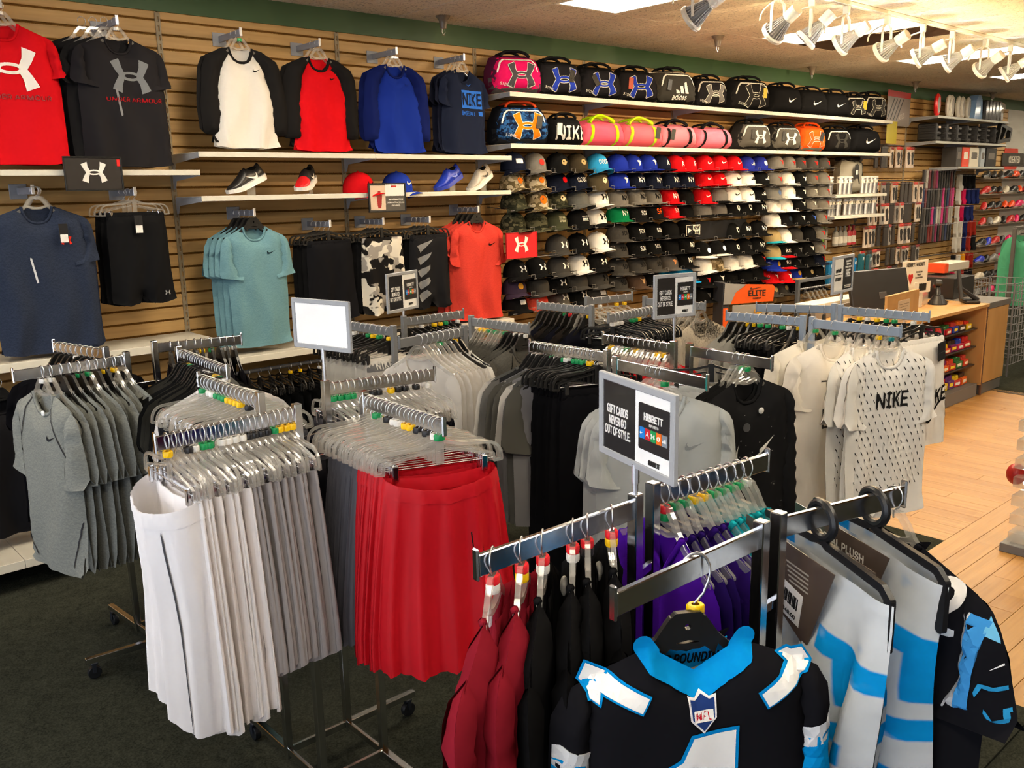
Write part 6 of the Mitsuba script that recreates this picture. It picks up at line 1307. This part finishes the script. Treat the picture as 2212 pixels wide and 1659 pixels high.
for z, x0, x1 in ((2.33, 6.40, 7.40), (1.89, 6.34, 7.70), (1.63, 6.34, 7.70), (1.36, 6.20, 7.75), (1.08, 6.20, 7.75), (.84, 6.15, 7.7)):
    xs_ = np.arange(x0, x1, .135)
    for j, x in enumerate(xs_):
        if RNG.random() < .08: continue
        dark = RNG.random() < .38
        pack(x, z, .105, .26 if z > 1.2 else .22, '#38332f' if dark else ['#d3c2b0', '#cdb9a6', '#8d857c'][j % 3], hdrc[(j+nrow) % 4] if not dark else '#2a2624', '#2a2522' if not dark else None, f'{"dark" if dark else "red and white"} hook pack, {ORD[j]} in the {ORD[nrow]} row right of the tumblers')
    nrow += 1
single('hook_rails', P(cat([plain(6.1, 9.6, -.018, -.010, z+.15, z+.165) for z in (2.33, 1.89, 1.63, 1.36, 1.08, .84)]), 'paint', '#4a4440'), 'dark hook rails behind the packed accessories right of the tumblers', 'hook rail')
# sleeves, socks and gloves farther along
cl = ['#7a2348', '#2a2a2c', '#3c3a39', '#8f897e', '#6a2522', '#a8a297', '#26304d', '#1f1f20', '#1b1a1b', '#242425', '#5c2a2e', '#4a4641', '#2a2a2c', '#332f2d', '#b0306a']
nrow = 0
for z in (2.05, 1.80, 1.55, 1.32):
    for j, x in enumerate(np.arange(7.80, 8.78, .078)):
        c = cl[int(RNG.integers(len(cl)))]
        single('arm_sleeve', P(cat([rbox(.055, .03, .24, .004), rbox(.056, .032, .03, .002, (0, 0, .115))]), 'plastic', c), f'{ORD[j]} slim sleeve pack in the {ORD[nrow]} row under the right shelves', 'package', at(x, -.13, z, RNG.uniform(-4, 8))); peg(x, -.13, z+.115)
    nrow += 1
sockm = P(extr(Polygon([(-.04, .12), (.035, .12), (.035, -.03), (.085, -.075), (.07, -.12), (0, -.115), (-.04, -.06)]).buffer(.012), .05), 'cloth', '#d9d4c8')
def sock(c): return P(extr(Polygon([(-.04, .12), (.035, .12), (.035, -.03), (.085, -.075), (.07, -.12), (0, -.115), (-.04, -.06)]).buffer(.012), .05), 'cloth', c)
sc = {c: sock({'#1f2c7c': '#1f2750', '#b52a1d': '#8c2a20', '#d9d4c8': '#b9b4a8'}.get(c, c)) for c in ('#d9d4c8', '#1f2c7c', '#b52a1d', '#b31f48', '#1a1a1b', '#c9861d', '#d4501d')}
nrow = 0
for z, cs in ((2.0, '#d9d4c8 #1a1a1b #1a1a1b #1a1a1b'), (1.80, '#d9d4c8 #b31f48 #1f2c7c #1f2c7c #1f2c7c'), (1.56, '#d9d4c8 #b31f48 #1f2c7c #1f2c7c'), (1.34, '#d9d4c8 #d9d4c8 #1f2c7c #b52a1d #b52a1d'), (1.12, '#d9d4c8 #d9d4c8 #1f2c7c #b52a1d #1a1a1b'), (.86, '#1a1a1b #d9d4c8 #c9861d #b52a1d #b52a1d'), (.62, '#b31f48 #d9d4c8 #b52a1d #1a1a1b #1a1a1b')):
    for j, c in enumerate(cs.split()):
        nm = {'#d9d4c8': 'white', '#1f2c7c': 'blue', '#b52a1d': 'red', '#b31f48': 'crimson', '#1a1a1b': 'black', '#c9861d': 'amber', '#d4501d': 'orange'}[c]
        single('sock_pair', sc[c], f'{nm} sock bundle, {ORD[j]} in the {ORD[nrow]} sock row below the right shelves', 'socks', at(8.92+.16*j, -.14, z, RNG.uniform(-10, 20), s=.85)); peg(8.92+.16*j, -.14, z+.10)
    nrow += 1
for r_, (z, cs) in enumerate(((.86, '#c8404a #c8404a #cf4a50 #3b4a66 #3f7f86 #c9a51f #cdb9a0 #c9a58a'), (.64, '#c98a86 #c58b88 #2f6fae #3f8a7a #4b2b5a #c9b49c #a52a2c'))):
    for j, c in enumerate(cs.split()): single('ball_pack', P(scl(trimesh.creation.icosphere(2, .07), 1, .8, .8), 'gloss', c, True), f'{ORD[j]} rolled colourful pack in the {ORD[r_]} bright row above the counter', 'package', at(7.75 + .145*j, -.18, z)); peg(7.75+.145*j, -.14, z)
# shoes on the far wall
def far_shoe(up, sole):
    ss = np.linspace(0, 1, 9); n = 8; L = .30
    wd = np.interp(ss, [0, .08, .3, .7, 1], [.015, .04, .05, .04, .015]); tp = np.interp(ss, [0, .1, .4, .55, .8, .95, 1], [.04, .06, .085, .12, .10, .11, .07]); V = []
    for s_, a, b in zip(ss, wd, tp):
        th = np.arange(n)/n*2*PI; V.append(np.stack([np.full(n, -L/2+s_*L), a*np.cos(th), b/2 + b/2*np.sin(th)], 1))
    V = np.vstack(V); F = []
    for i in range(8):
        for k in range(n): l = (k+1) % n; F += [(i*n+k, (i+1)*n+k, (i+1)*n+l), (i*n+k, (i+1)*n+l, i*n+l)]
    m, uvs = two_tone(trimesh.Trimesh(V, F, process=False), [up, sole], lambda c: (c[:, 2] < .028).astype(int)); return P(m, 'plastic', None, True, uv=uvs)
ups = [('#1a1a1a', '#e3ddd2', 'black'), ('#6f6c68', '#d5cec2', 'grey'), ('#1c1b1c', '#c9531f', 'black and orange'), ('#a52420', '#e0d8cc', 'red'), ('#c7bba6', '#e3ddd2', 'cream'), ('#2230a0', '#d9d4c8', 'blue'), ('#181818', '#181818', 'all black'), ('#d4491d', '#2a2524', 'orange'), ('#c21d55', '#dcd6ca', 'pink')]
fs = [far_shoe(a, b) for a, b, _ in ups]
for r_, z in enumerate((2.06, 1.83, 1.60, 1.37, 1.06, .80, .55, .30)):
    single('shoe_shelf', P(bx(9.75, 12.6, -.16, -.0, z-.02, z-.005, .002), 'paint', '#6a5d4e'), f'{ORD[r_]} narrow shoe shelf from the top on the far wall', 'shelf')
    for j in range(10):
        k = int(RNG.integers(len(ups))) if r_ > 0 else (0, 6, 0, 2, 7, 0, 3, 5, 0, 7)[j]
        single('shoe', fs[k], f'{ups[k][2]} shoe, {ORD[j]} from left on the {ORD[r_]} far wall shelf', 'shoe', at(9.92+.27*j, -.12, z-.004, RNG.uniform(-14, 24), RNG.uniform(-10, 0)))
t = thing('wall_sign', 'dark sign with pale letters CLEATED over a red shape at the right edge', 'sign')
put(t, 'board', P(bx(10.72, 11.75, -.03, -.015, 2.24, 2.44, .003), 'plastic', '#2b2622')); put(t, 'red_backing', P(mv(extr(Polygon([(-.26, -.16), (.26, -.16), (.3, 0), (.26, .16), (-.26, .16), (-.3, 0)]), .01), 11.1, -.012, 2.35), 'plastic', '#b5301f'))
put(t, 'lettering', P(mv(extr(text_poly('CLEATED', .10, True, .75), .006), 11.2, -.033, 2.34), 'plastic', '#d9d3c4'))
# small goods below the tumblers
for j in range(5): 
    t = thing('brush_pack', f'{ORD[j]} slim hanging pack left of the spray bottles', 'package'); put(t, 'card', P(rbox(.06, .012, .26, .002), 'plastic', ['#2a2624', '#8d8474', '#b9c23a', '#6a9a2a', '#8d8474'][j]), at(5.0+.075*j, -.14, 1.40, 8)); peg(5.0+.075*j, -.13, 1.51); put(t, 'label', P(rbox(.05, .004, .07, .001, (0, -.008, .05)), 'plastic', '#d3ccb9'), at(5.0+.075*j, -.14, 1.40, 8))
for j, c in enumerate(('#8f8d88', '#7d7a76', '#8f8d88', '#b2333c', '#a8303a')):
    t = thing('spray_bottle', f'{ORD[j]} small bottle from the left below the lower tumbler shelf', 'bottle'); tw = at(5.50+.105*j, -.15, 1.29)
    put(t, 'bottle', P(lathe([(0, 0), (.034, 0), (.036, .01), (.036, .15), (.015, .19), (.015, .23), (0, .235)], 14), 'plastic', c, 40), tw); put(t, 'label', P(lathe([(.0368, .03), (.0368, .11)], 14), 'plastic', '#d5d0c6'), tw)
for j in range(8):
    t = thing('blue_pack', f'{ORD[j]} blue hanging pack from the left below the bottles', 'package'); tw = at(4.92+.19*j, -.20, 1.03 - .02*(j % 3), 14); peg(4.92+.19*j, -.12, 1.13)
    put(t, 'pouch', P(rbox(.15, .05, .28, .01), 'gloss', ['#12507f', '#0f4a76', '#1f6a9a', '#174a5f', '#23596b', '#1a6fae', '#235a66', '#2a5560'][j]), tw); put(t, 'print', P(rbox(.06, .004, .035, .001, (.02, -.026, .08)), 'gloss', '#c9d6dc'), tw)
for j in range(9):
    single('small_hook_item', P(cat([rbox(.10, .02, .07, .004), scl(trimesh.creation.icosphere(1, .05), 1, .5, 1).apply_translation([0, 0, -.08])]), 'plastic', ['#c25a1f', '#9a9895', '#8f8d8b', '#b06a3a', '#2d3f6a', '#2a2624', '#b2402c', '#55606f', '#3a3532'][j]), f'{ORD[j]} small hook item below the blue packs, left of the counter', 'package', at(4.95+.17*j, -.20, .60 - .07*(j % 2), 10)); peg(4.95+.17*j, -.12, .60 - .07*(j % 2)+.02)
# wall rack with clear hangers between the caps and the FREE sign
t = thing('wall_display_rack', 'grey metal display rack with clear hangers left of the FREE sign', 'clothes rail')
put(t, 'post', P(bx(4.10, 4.14, -.52, -.48, 0, 1.02, .003), 'paint', '#54565a')); put(t, 'top_bar', P(bx(4.14, 5.6, -.515, -.485, .985, 1.02, .003), 'paint', '#5d5f63')); put(t, 'hang_bar', P(tube([(4.14, -.5, .915), (5.6, -.5, .915)], .010, 6), 'paint', '#77777a')); put(t, 'low_bar', P(tube([(4.14, -.5, .70), (5.6, -.5, .70)], .010, 6), 'paint', '#77777a')); put(t, 'post', P(bx(5.56, 5.6, -.52, -.48, 0, 1.02, .003), 'paint', '#54565a'))
for j in range(5): hanger('top', None, at(4.30+.09*j, -.5, .927, 70), f'{ORD[j]} empty clear hanger on the wall display rack')
# sock display with orange header
t = thing('sock_display', 'orange and grey display stand with ELITE header before the caps', 'display stand'); tw = at(2.98, -.60, .33, -30, 0, 0, .62)
put(t, 'base', P(bx(-.42, .42, -.2, .2, -.53, .40, .01), 'plastic', '#2a2a2c'), tw)
put(t, 'side_panel', P(bx(-.46, -.36, -.2, .16, .40, 1.25, .005), 'plastic', '#3a3a3d'), tw); put(t, 'front_panel', P(bx(-.30, .40, -.21, -.2, .40, .90, .004), 'plastic', '#8f8c86'), tw)
put(t, 'header', P(mv(extr(Polygon([(-.34, .92), (.38, .94), (.40, 1.16), (.36, 1.2), (-.26, 1.23), (-.34, 1.2)]), .012), 0, -.21, 0), 'plastic', '#d9561f'), tw); put(t, 'header_grey', P(mv(extr(Polygon([(-.46, .92), (-.34, .92), (-.26, 1.10), (-.08, 1.22), (-.44, 1.25)]), .006), 0, -.219, 0), 'plastic', '#8d8b88'), tw)
put(t, 'lettering', P(mv(extr(text_poly('ELITE', .085, True, .9), .004), .10, -.222, 1.08), 'plastic', '#2a2320'), tw); put(t, 'lettering', P(mv(extr(text_poly('CREW', .022, True, 1.6), .004), .10, -.222, 1.0), 'plastic', '#2a2320'), tw); put(t, 'emblem', P(mv(extr(affinity.scale(SW, .2, .09, origin=(0, 0)), .004), .08, -.222, 1.155), 'plastic', '#2a2320'), tw)
put(t, 'cap_figure', P(mv(scl(trimesh.creation.icosphere(2, .07), 1, .4, 1), .12, -.23, .78), 'plastic', '#b5832a', True), tw); put(t, 'orange_strip', P(bx(-.455, -.37, -.212, -.2, .42, .86, .002), 'plastic', '#d9561f'), tw)
# ------------------------------------------------------------------ checkout counter
t = thing('checkout_counter', 'light wood checkout counter with grey trim at right', 'counter'); CT = .885; CX0, CX1 = 2.35, 4.37
put(t, 'worktop', P(bx(CX0, CX1, -2.36, -1.66, CT-.03, CT, .003), 'laminate')); put(t, 'back_panel', P(bx(CX0, CX1, -1.95, -1.92, .1, CT-.03, .002), 'laminate'))
put(t, 'end_panel', P(bx(CX1-.03, CX1, -2.345, -1.92, .1, CT-.03, .002), 'laminate')); put(t, 'kick', P(bx(CX0, CX1-.06, -2.33, -1.9, 0, .12, .002), 'paint', '#6a6560'))
put(t, 'end_cabinet', P(bx(CX1+.004, 4.89, -2.345, -1.68, .11, CT-.055, .003), 'laminate')); put(t, 'end_kick', P(bx(CX1+.004, 4.88, -2.33, -1.7, 0, .11, .002), 'paint', '#5b5753')); put(t, 'grey_top', P(bx(CX1-.002, 4.91, -2.355, -1.66, CT-.055, CT+.004, .004), 'paint', '#5f5c58'))
put(t, 'post', P(bx(CX1-.012, CX1+.004, -2.35, -2.33, 0, CT-.03, .001), 'paint', '#5f4434')); put(t, 'back_ledge', P(bx(CX0, 4.4, -1.72, -1.64, CT, CT+.10, .003), 'paint', '#77726b')); put(t, 'ledge_top', P(bx(CX0, 4.4, -1.70, -1.52, CT+.10, CT+.13, .003), 'paint', '#d6cfc0'))
for z in (.30, .475, .65): put(t, 'shelf', P(bx(CX0+.9, CX1-.03, -2.28, -1.95, z-.01, z, .001), 'paint', '#3a332d'))
cc = ['#b51f24', '#c2261f', '#7a1f5a', '#d8b51f', '#2a6a34', '#2a3f9a', '#e0641f', '#c22a4a', '#5a2a6a', '#d0452a', '#3d2a22', '#b8332a']
n = 0
for r_, (z, h) in enumerate(((.125, .15), (.302, .12), (.477, .11), (.652, .10))):
    for j in range(7):
        x = 3.30 + .148*j; c = cc[(j*5 + r_*3) % 12]; hh = h*RNG.uniform(.7, 1.05)
        k = thing('candy_box', f'{ORD[j]} snack box from the left on the {ORD[3-r_]} candy shelf from the top', 'box'); tw = at(x, -2.20, z, RNG.uniform(-5, 5))
        put(k, 'tray', P(cat([rbox(.13, .12, hh*.55, .003, (0, 0, hh*.275))]), 'plastic', c), tw); put(k, 'contents', P(cat([rot(rbox(.03, .07, hh*.7, .006, (-.045+.03*i, 0, hh*.55)), RNG.uniform(-14, 14), (0, 1, 0), (0, 0, hh*.4)) for i in range(4)]), 'gloss', cc[(j*7+r_+4) % 12]), tw); put(k, 'label', P(rbox(.08, .002, hh*.25, .001, (0, -.061, hh*.28)), 'plastic', ['#f0e6c8', '#f2cf3a', '#e9e4da'][j % 3]), tw)
for j in range(4): single('snack_pouch', P(scl(trimesh.creation.icosphere(2, .06), .8, .35, 1.1), 'gloss', ['#2a1f2f', '#8f2a2f', '#c9a98f', '#c9a98f'][j], True), f'{ORD[j]} hanging snack pouch beside the white shorts', 'package', at(3.12+.07*j, -2.33, .66 - .06*(j % 2)))
t = thing('monitor', 'large black monitor seen from behind on the counter', 'monitor'); tw = at(3.02, -1.98, CT, -14)
put(t, 'screen_back', P(rot(bx(-.36, .36, -.02, .02, .02, .40, .008), -14, (1, 0, 0)), 'plastic', '#1b1918'), tw); put(t, 'stand', P(cat([bx(-.06, .06, .03, .08, 0, .2, .004), bx(-.12, .12, -.06, .16, 0, .015, .004)]), 'plastic', '#191817'), tw); put(t, 'plate', P(rot(bx(-.03, .06, -.024, -.018, .14, .20, .002), -14, (1, 0, 0)), 'plastic', '#3d3a3a'), tw)
t = thing('notice_board', 'upright wooden board with a paper notice at the left of the counter', 'board'); tw = at(2.68, -2.30, CT-.06, 4)
put(t, 'board', P(bx(-.33, .33, -.012, .012, 0, .31, .003), 'laminate'), tw); put(t, 'paper', P(bx(-.12, .13, -.016, -.013, -.02, .25, .0005), 'plastic', '#c3ab8c'), tw)
for j in range(9): put(t, 'print_line', P(bx(-.09, .10 - .02*(j % 3), -.0175, -.0162, .215-.022*j, .220-.022*j, .0002), 'plastic', '#8a765e'), tw)
t = thing('tabletop_sign', 'white tabletop sign reading HIBBETT4HEART with a small red heart', 'sign'); tw = at(3.77, -1.9, CT+.15, -8)
put(t, 'sheet', P(bx(-.20, .20, -.004, .004, 0, .27, .001), 'plastic', '#d9cfbd'), tw); put(t, 'lettering', P(mv(extr(text_poly('HIBBETT4HEART', .032, True, .78), .002), 0, -.006, .235), 'plastic', '#3a342e'), tw)
put(t, 'heart', P(mv(extr(affinity.scale(Polygon([(0, -.5), (.45, .1), (.4, .4), (.15, .45), (0, .3), (-.15, .45), (-.4, .4), (-.45, .1)]), .08, .1), .002), -.07, -.006, .13), 'plastic', '#b5261f'), tw)
for j, s_ in enumerate(('American', 'Heart', 'Association')): put(t, 'lettering', P(mv(extr(text_poly(s_, .016), .002), .06, -.006, .165-.026*j), 'plastic', '#5a5248'), tw)
put(t, 'holder', P(bx(-.2, .2, -.03, .05, -.15, .0, .004), 'clear'), tw)
t = thing('gift_card_display', 'small white card display with a black card below the heart sign', 'sign'); tw = at(3.72, -2.0, CT+.135, -8); put(t, 'card', P(bx(-.125, .125, -.003, .003, 0, .10, .001), 'plastic', '#d5cdbd'), tw); put(t, 'black_card', P(bx(-.06, .055, -.005, -.0025, .02, .085, .001), 'plastic', '#221f1d'), tw); put(t, 'stand', P(bx(-.02, .02, -.0, .06, -.135, .02, .003), 'plastic', '#bdb5a5'), tw)
t = thing('barcode_scanner', 'black barcode scanner on its stand on the counter', 'scanner'); tw = at(4.02, -2.02, CT, 30)
put(t, 'base', P(lathe([(0, 0), (.085, 0), (.085, .012), (.06, .05), (.045, .085), (.0, .09)], 20), 'plastic', '#1c1a1a', 40), tw); put(t, 'neck', P(tube(bez((0, 0, .07), (.02, 0, .13), (.06, 0, .17), n=8), [.032, .030, .028, .026, .024, .022, .021, .02], 8), 'plastic', '#1c1a1a', True), tw); put(t, 'head', P(rot(rbox(.13, .075, .06, .015), 20, (0, 1, 0)).apply_translation([.07, 0, .185]), 'plastic', '#211f1f'), tw); put(t, 'cable', P(tube(bez((.05, -.05, .01), (.16, -.16, .004), (.26, -.12, .004), (.3, 0, .01), n=14), .004, 5), 'plastic', '#171616', True), tw)
t = thing('card_reader', 'black card reader terminal at the right end of the counter', 'card reader'); tw = at(4.30, -2.20, CT+.005, 40)
put(t, 'base', P(rbox(.20, .13, .025, .006, (0, 0, .012)), 'plastic', '#191818'), tw); put(t, 'keypad', P(rot(rbox(.10, .21, .035, .008), 34, (1, 0, 0)).apply_translation([0, .02, .085]), 'plastic', '#1e1d1e'), tw); put(t, 'screen', P(rot(rbox(.07, .06, .004, .001), 34, (1, 0, 0)).apply_translation([0, .05, .125]), 'gloss', '#3d4448'), tw); put(t, 'arm', P(rot(rbox(.035, .03, .30, .006), 28, (0, 1, 0)).apply_translation([-.07, .12, .17]), 'plastic', '#1b1a1a'), tw)
single('black_bin', P(cat([bx(4.42, 4.90, -2.0, -1.62, CT+.004, CT+.21, .006)]), 'plastic', '#1c1a19'), 'black box standing on the counter end', 'box')
single('white_carton', P(bx(4.75, 5.25, -1.8, -1.6, CT+.24, CT+.32, .004), 'plastic', '#b9b2a4'), 'pale carton with orange end behind the black box', 'box'); single('carton_end', P(bx(4.66, 4.745, -1.8, -1.6, CT+.23, CT+.325, .004), 'plastic', '#d8491f'), 'orange carton end beside the pale carton', 'box')
single('red_item', P(rbox(.22, .14, .07, .03, (4.18, -1.75, CT+.06)), 'plastic', '#b51d22'), 'red rounded item behind the barcode scanner', 'container')
t = thing('wire_basket', 'tall grey wire basket stand behind the counter at right', 'basket'); W = []
for z in np.arange(.12, .98, .085):
    W.append(tube([(5.42, -2.2, z), (6.1, -2.2, z), (6.1, -1.7, z), (5.42, -1.7, z)], .004, 4, True))
V_ = []
for x in np.arange(5.42, 6.12, .075): V_ += [tube([(x, y, .12), (x, y, .96)], .004, 4) for y in (-2.2, -1.7)]
for y in np.arange(-2.2, -1.69, .08): V_ += [tube([(x, y, .12), (x, y, .96)], .004, 4) for x in (5.42, 6.1)]
put(t, 'hoops', P(cat(W), 'paint', '#77777a')); put(t, 'uprights', P(cat(V_), 'paint', '#77777a')); put(t, 'legs', P(cat([tube([(x, y, 0), (x, y, .98)], .010, 6) for x in (5.42, 6.1) for y in (-2.2, -1.7)]), 'paint', '#5d5d60'))
# shirts on a rail past the counter
t = thing('far_rack', 'dark rail behind the wire basket holding a green shirt', 'clothes rail'); put(t, 'rail', P(bx(7.0, 9.2, -1.62, -1.58, 1.44, 1.48, .004), 'paint', '#55504a')); put(t, 'upright', P(bx(9.16, 9.2, -1.62, -1.58, 0, 1.46, .004), 'paint', '#55504a')); put(t, 'upright', P(bx(6.98, 7.02, -1.62, -1.58, 0, 1.46, .004), 'paint', '#55504a'))
gsh = shirt('#4f9a74', w=.56, L=.85, seed=150, sl='long', slen=.7, step=.05, T=.05); jsh = shirt('#1c1a1a', w=.56, L=.85, seed=151, sl='long', slen=.7, step=.05, T=.06)
for x, g, lab in ((7.25, gsh, 'green long-sleeved shirt hanging behind the wire basket'), (7.75, jsh, 'black jacket hanging right of the green shirt'), (8.1, jsh, 'black jacket at the right edge beyond the green shirt')):
    tw = at(x, -1.6, 1.483, -35); hanger('top', None, tw, 'clear hanger of the ' + lab.split(' hanging')[0].split(' beyond')[0]); garment('shirt', 'shirt', g, tw, lab)
# low shoe table past the basket
t = thing('shoe_table', 'dark low display table with orange shoes at the right edge', 'table'); put(t, 'top', P(bx(6.2, 7.4, -2.75, -2.25, .50, .54, .004), 'plastic', '#1d1a18'))
for x in (6.24, 7.36):
    for y in (-2.71, -2.29): put(t, 'leg', P(bx(x-.02, x+.02, y-.02, y+.02, 0, .50, .003), 'plastic', '#1d1a18'))
for j in range(5): single('shoe', fs[(7, 2, 7, 0, 7)[j]], f'orange and black shoe, {ORD[j]} on the low display table', 'shoe', at(6.4+.22*j, -2.6+.1*(j % 2), .54, 160))
# clear shelf stand cut by the right edge
t = thing('acrylic_stand', 'clear stepped acrylic stand with grey foot cut by the right edge', 'display stand')
put(t, 'foot', P(bx(.54, .80, -4.10, -3.92, 0, .05, .003), 'paint', '#6c6c6c')); put(t, 'post', P(bx(.70, .73, -4.03, -4.0, .05, 1.0, .003), 'paint', '#8b8b8b'))
for j in range(7): put(t, 'clear_tab', P(bx(.56, .70, -4.08, -3.95, .06+.105*j, .068+.105*j + .05, .002), 'clear'))
single('red_ball', P(scl(trimesh.creation.icosphere(2, .05), 1, 1, 1.2), 'plastic', '#a82420', True), 'small red item on the clear stand at the right edge', 'package', at(.66, -3.93, .42))
single('white_socks_box', P(rbox(.3, .3, .12, .01), 'plastic', '#6c675f'), 'grey shoe box on the floor below the shoe table', 'box', at(6.6, -2.5, .06))
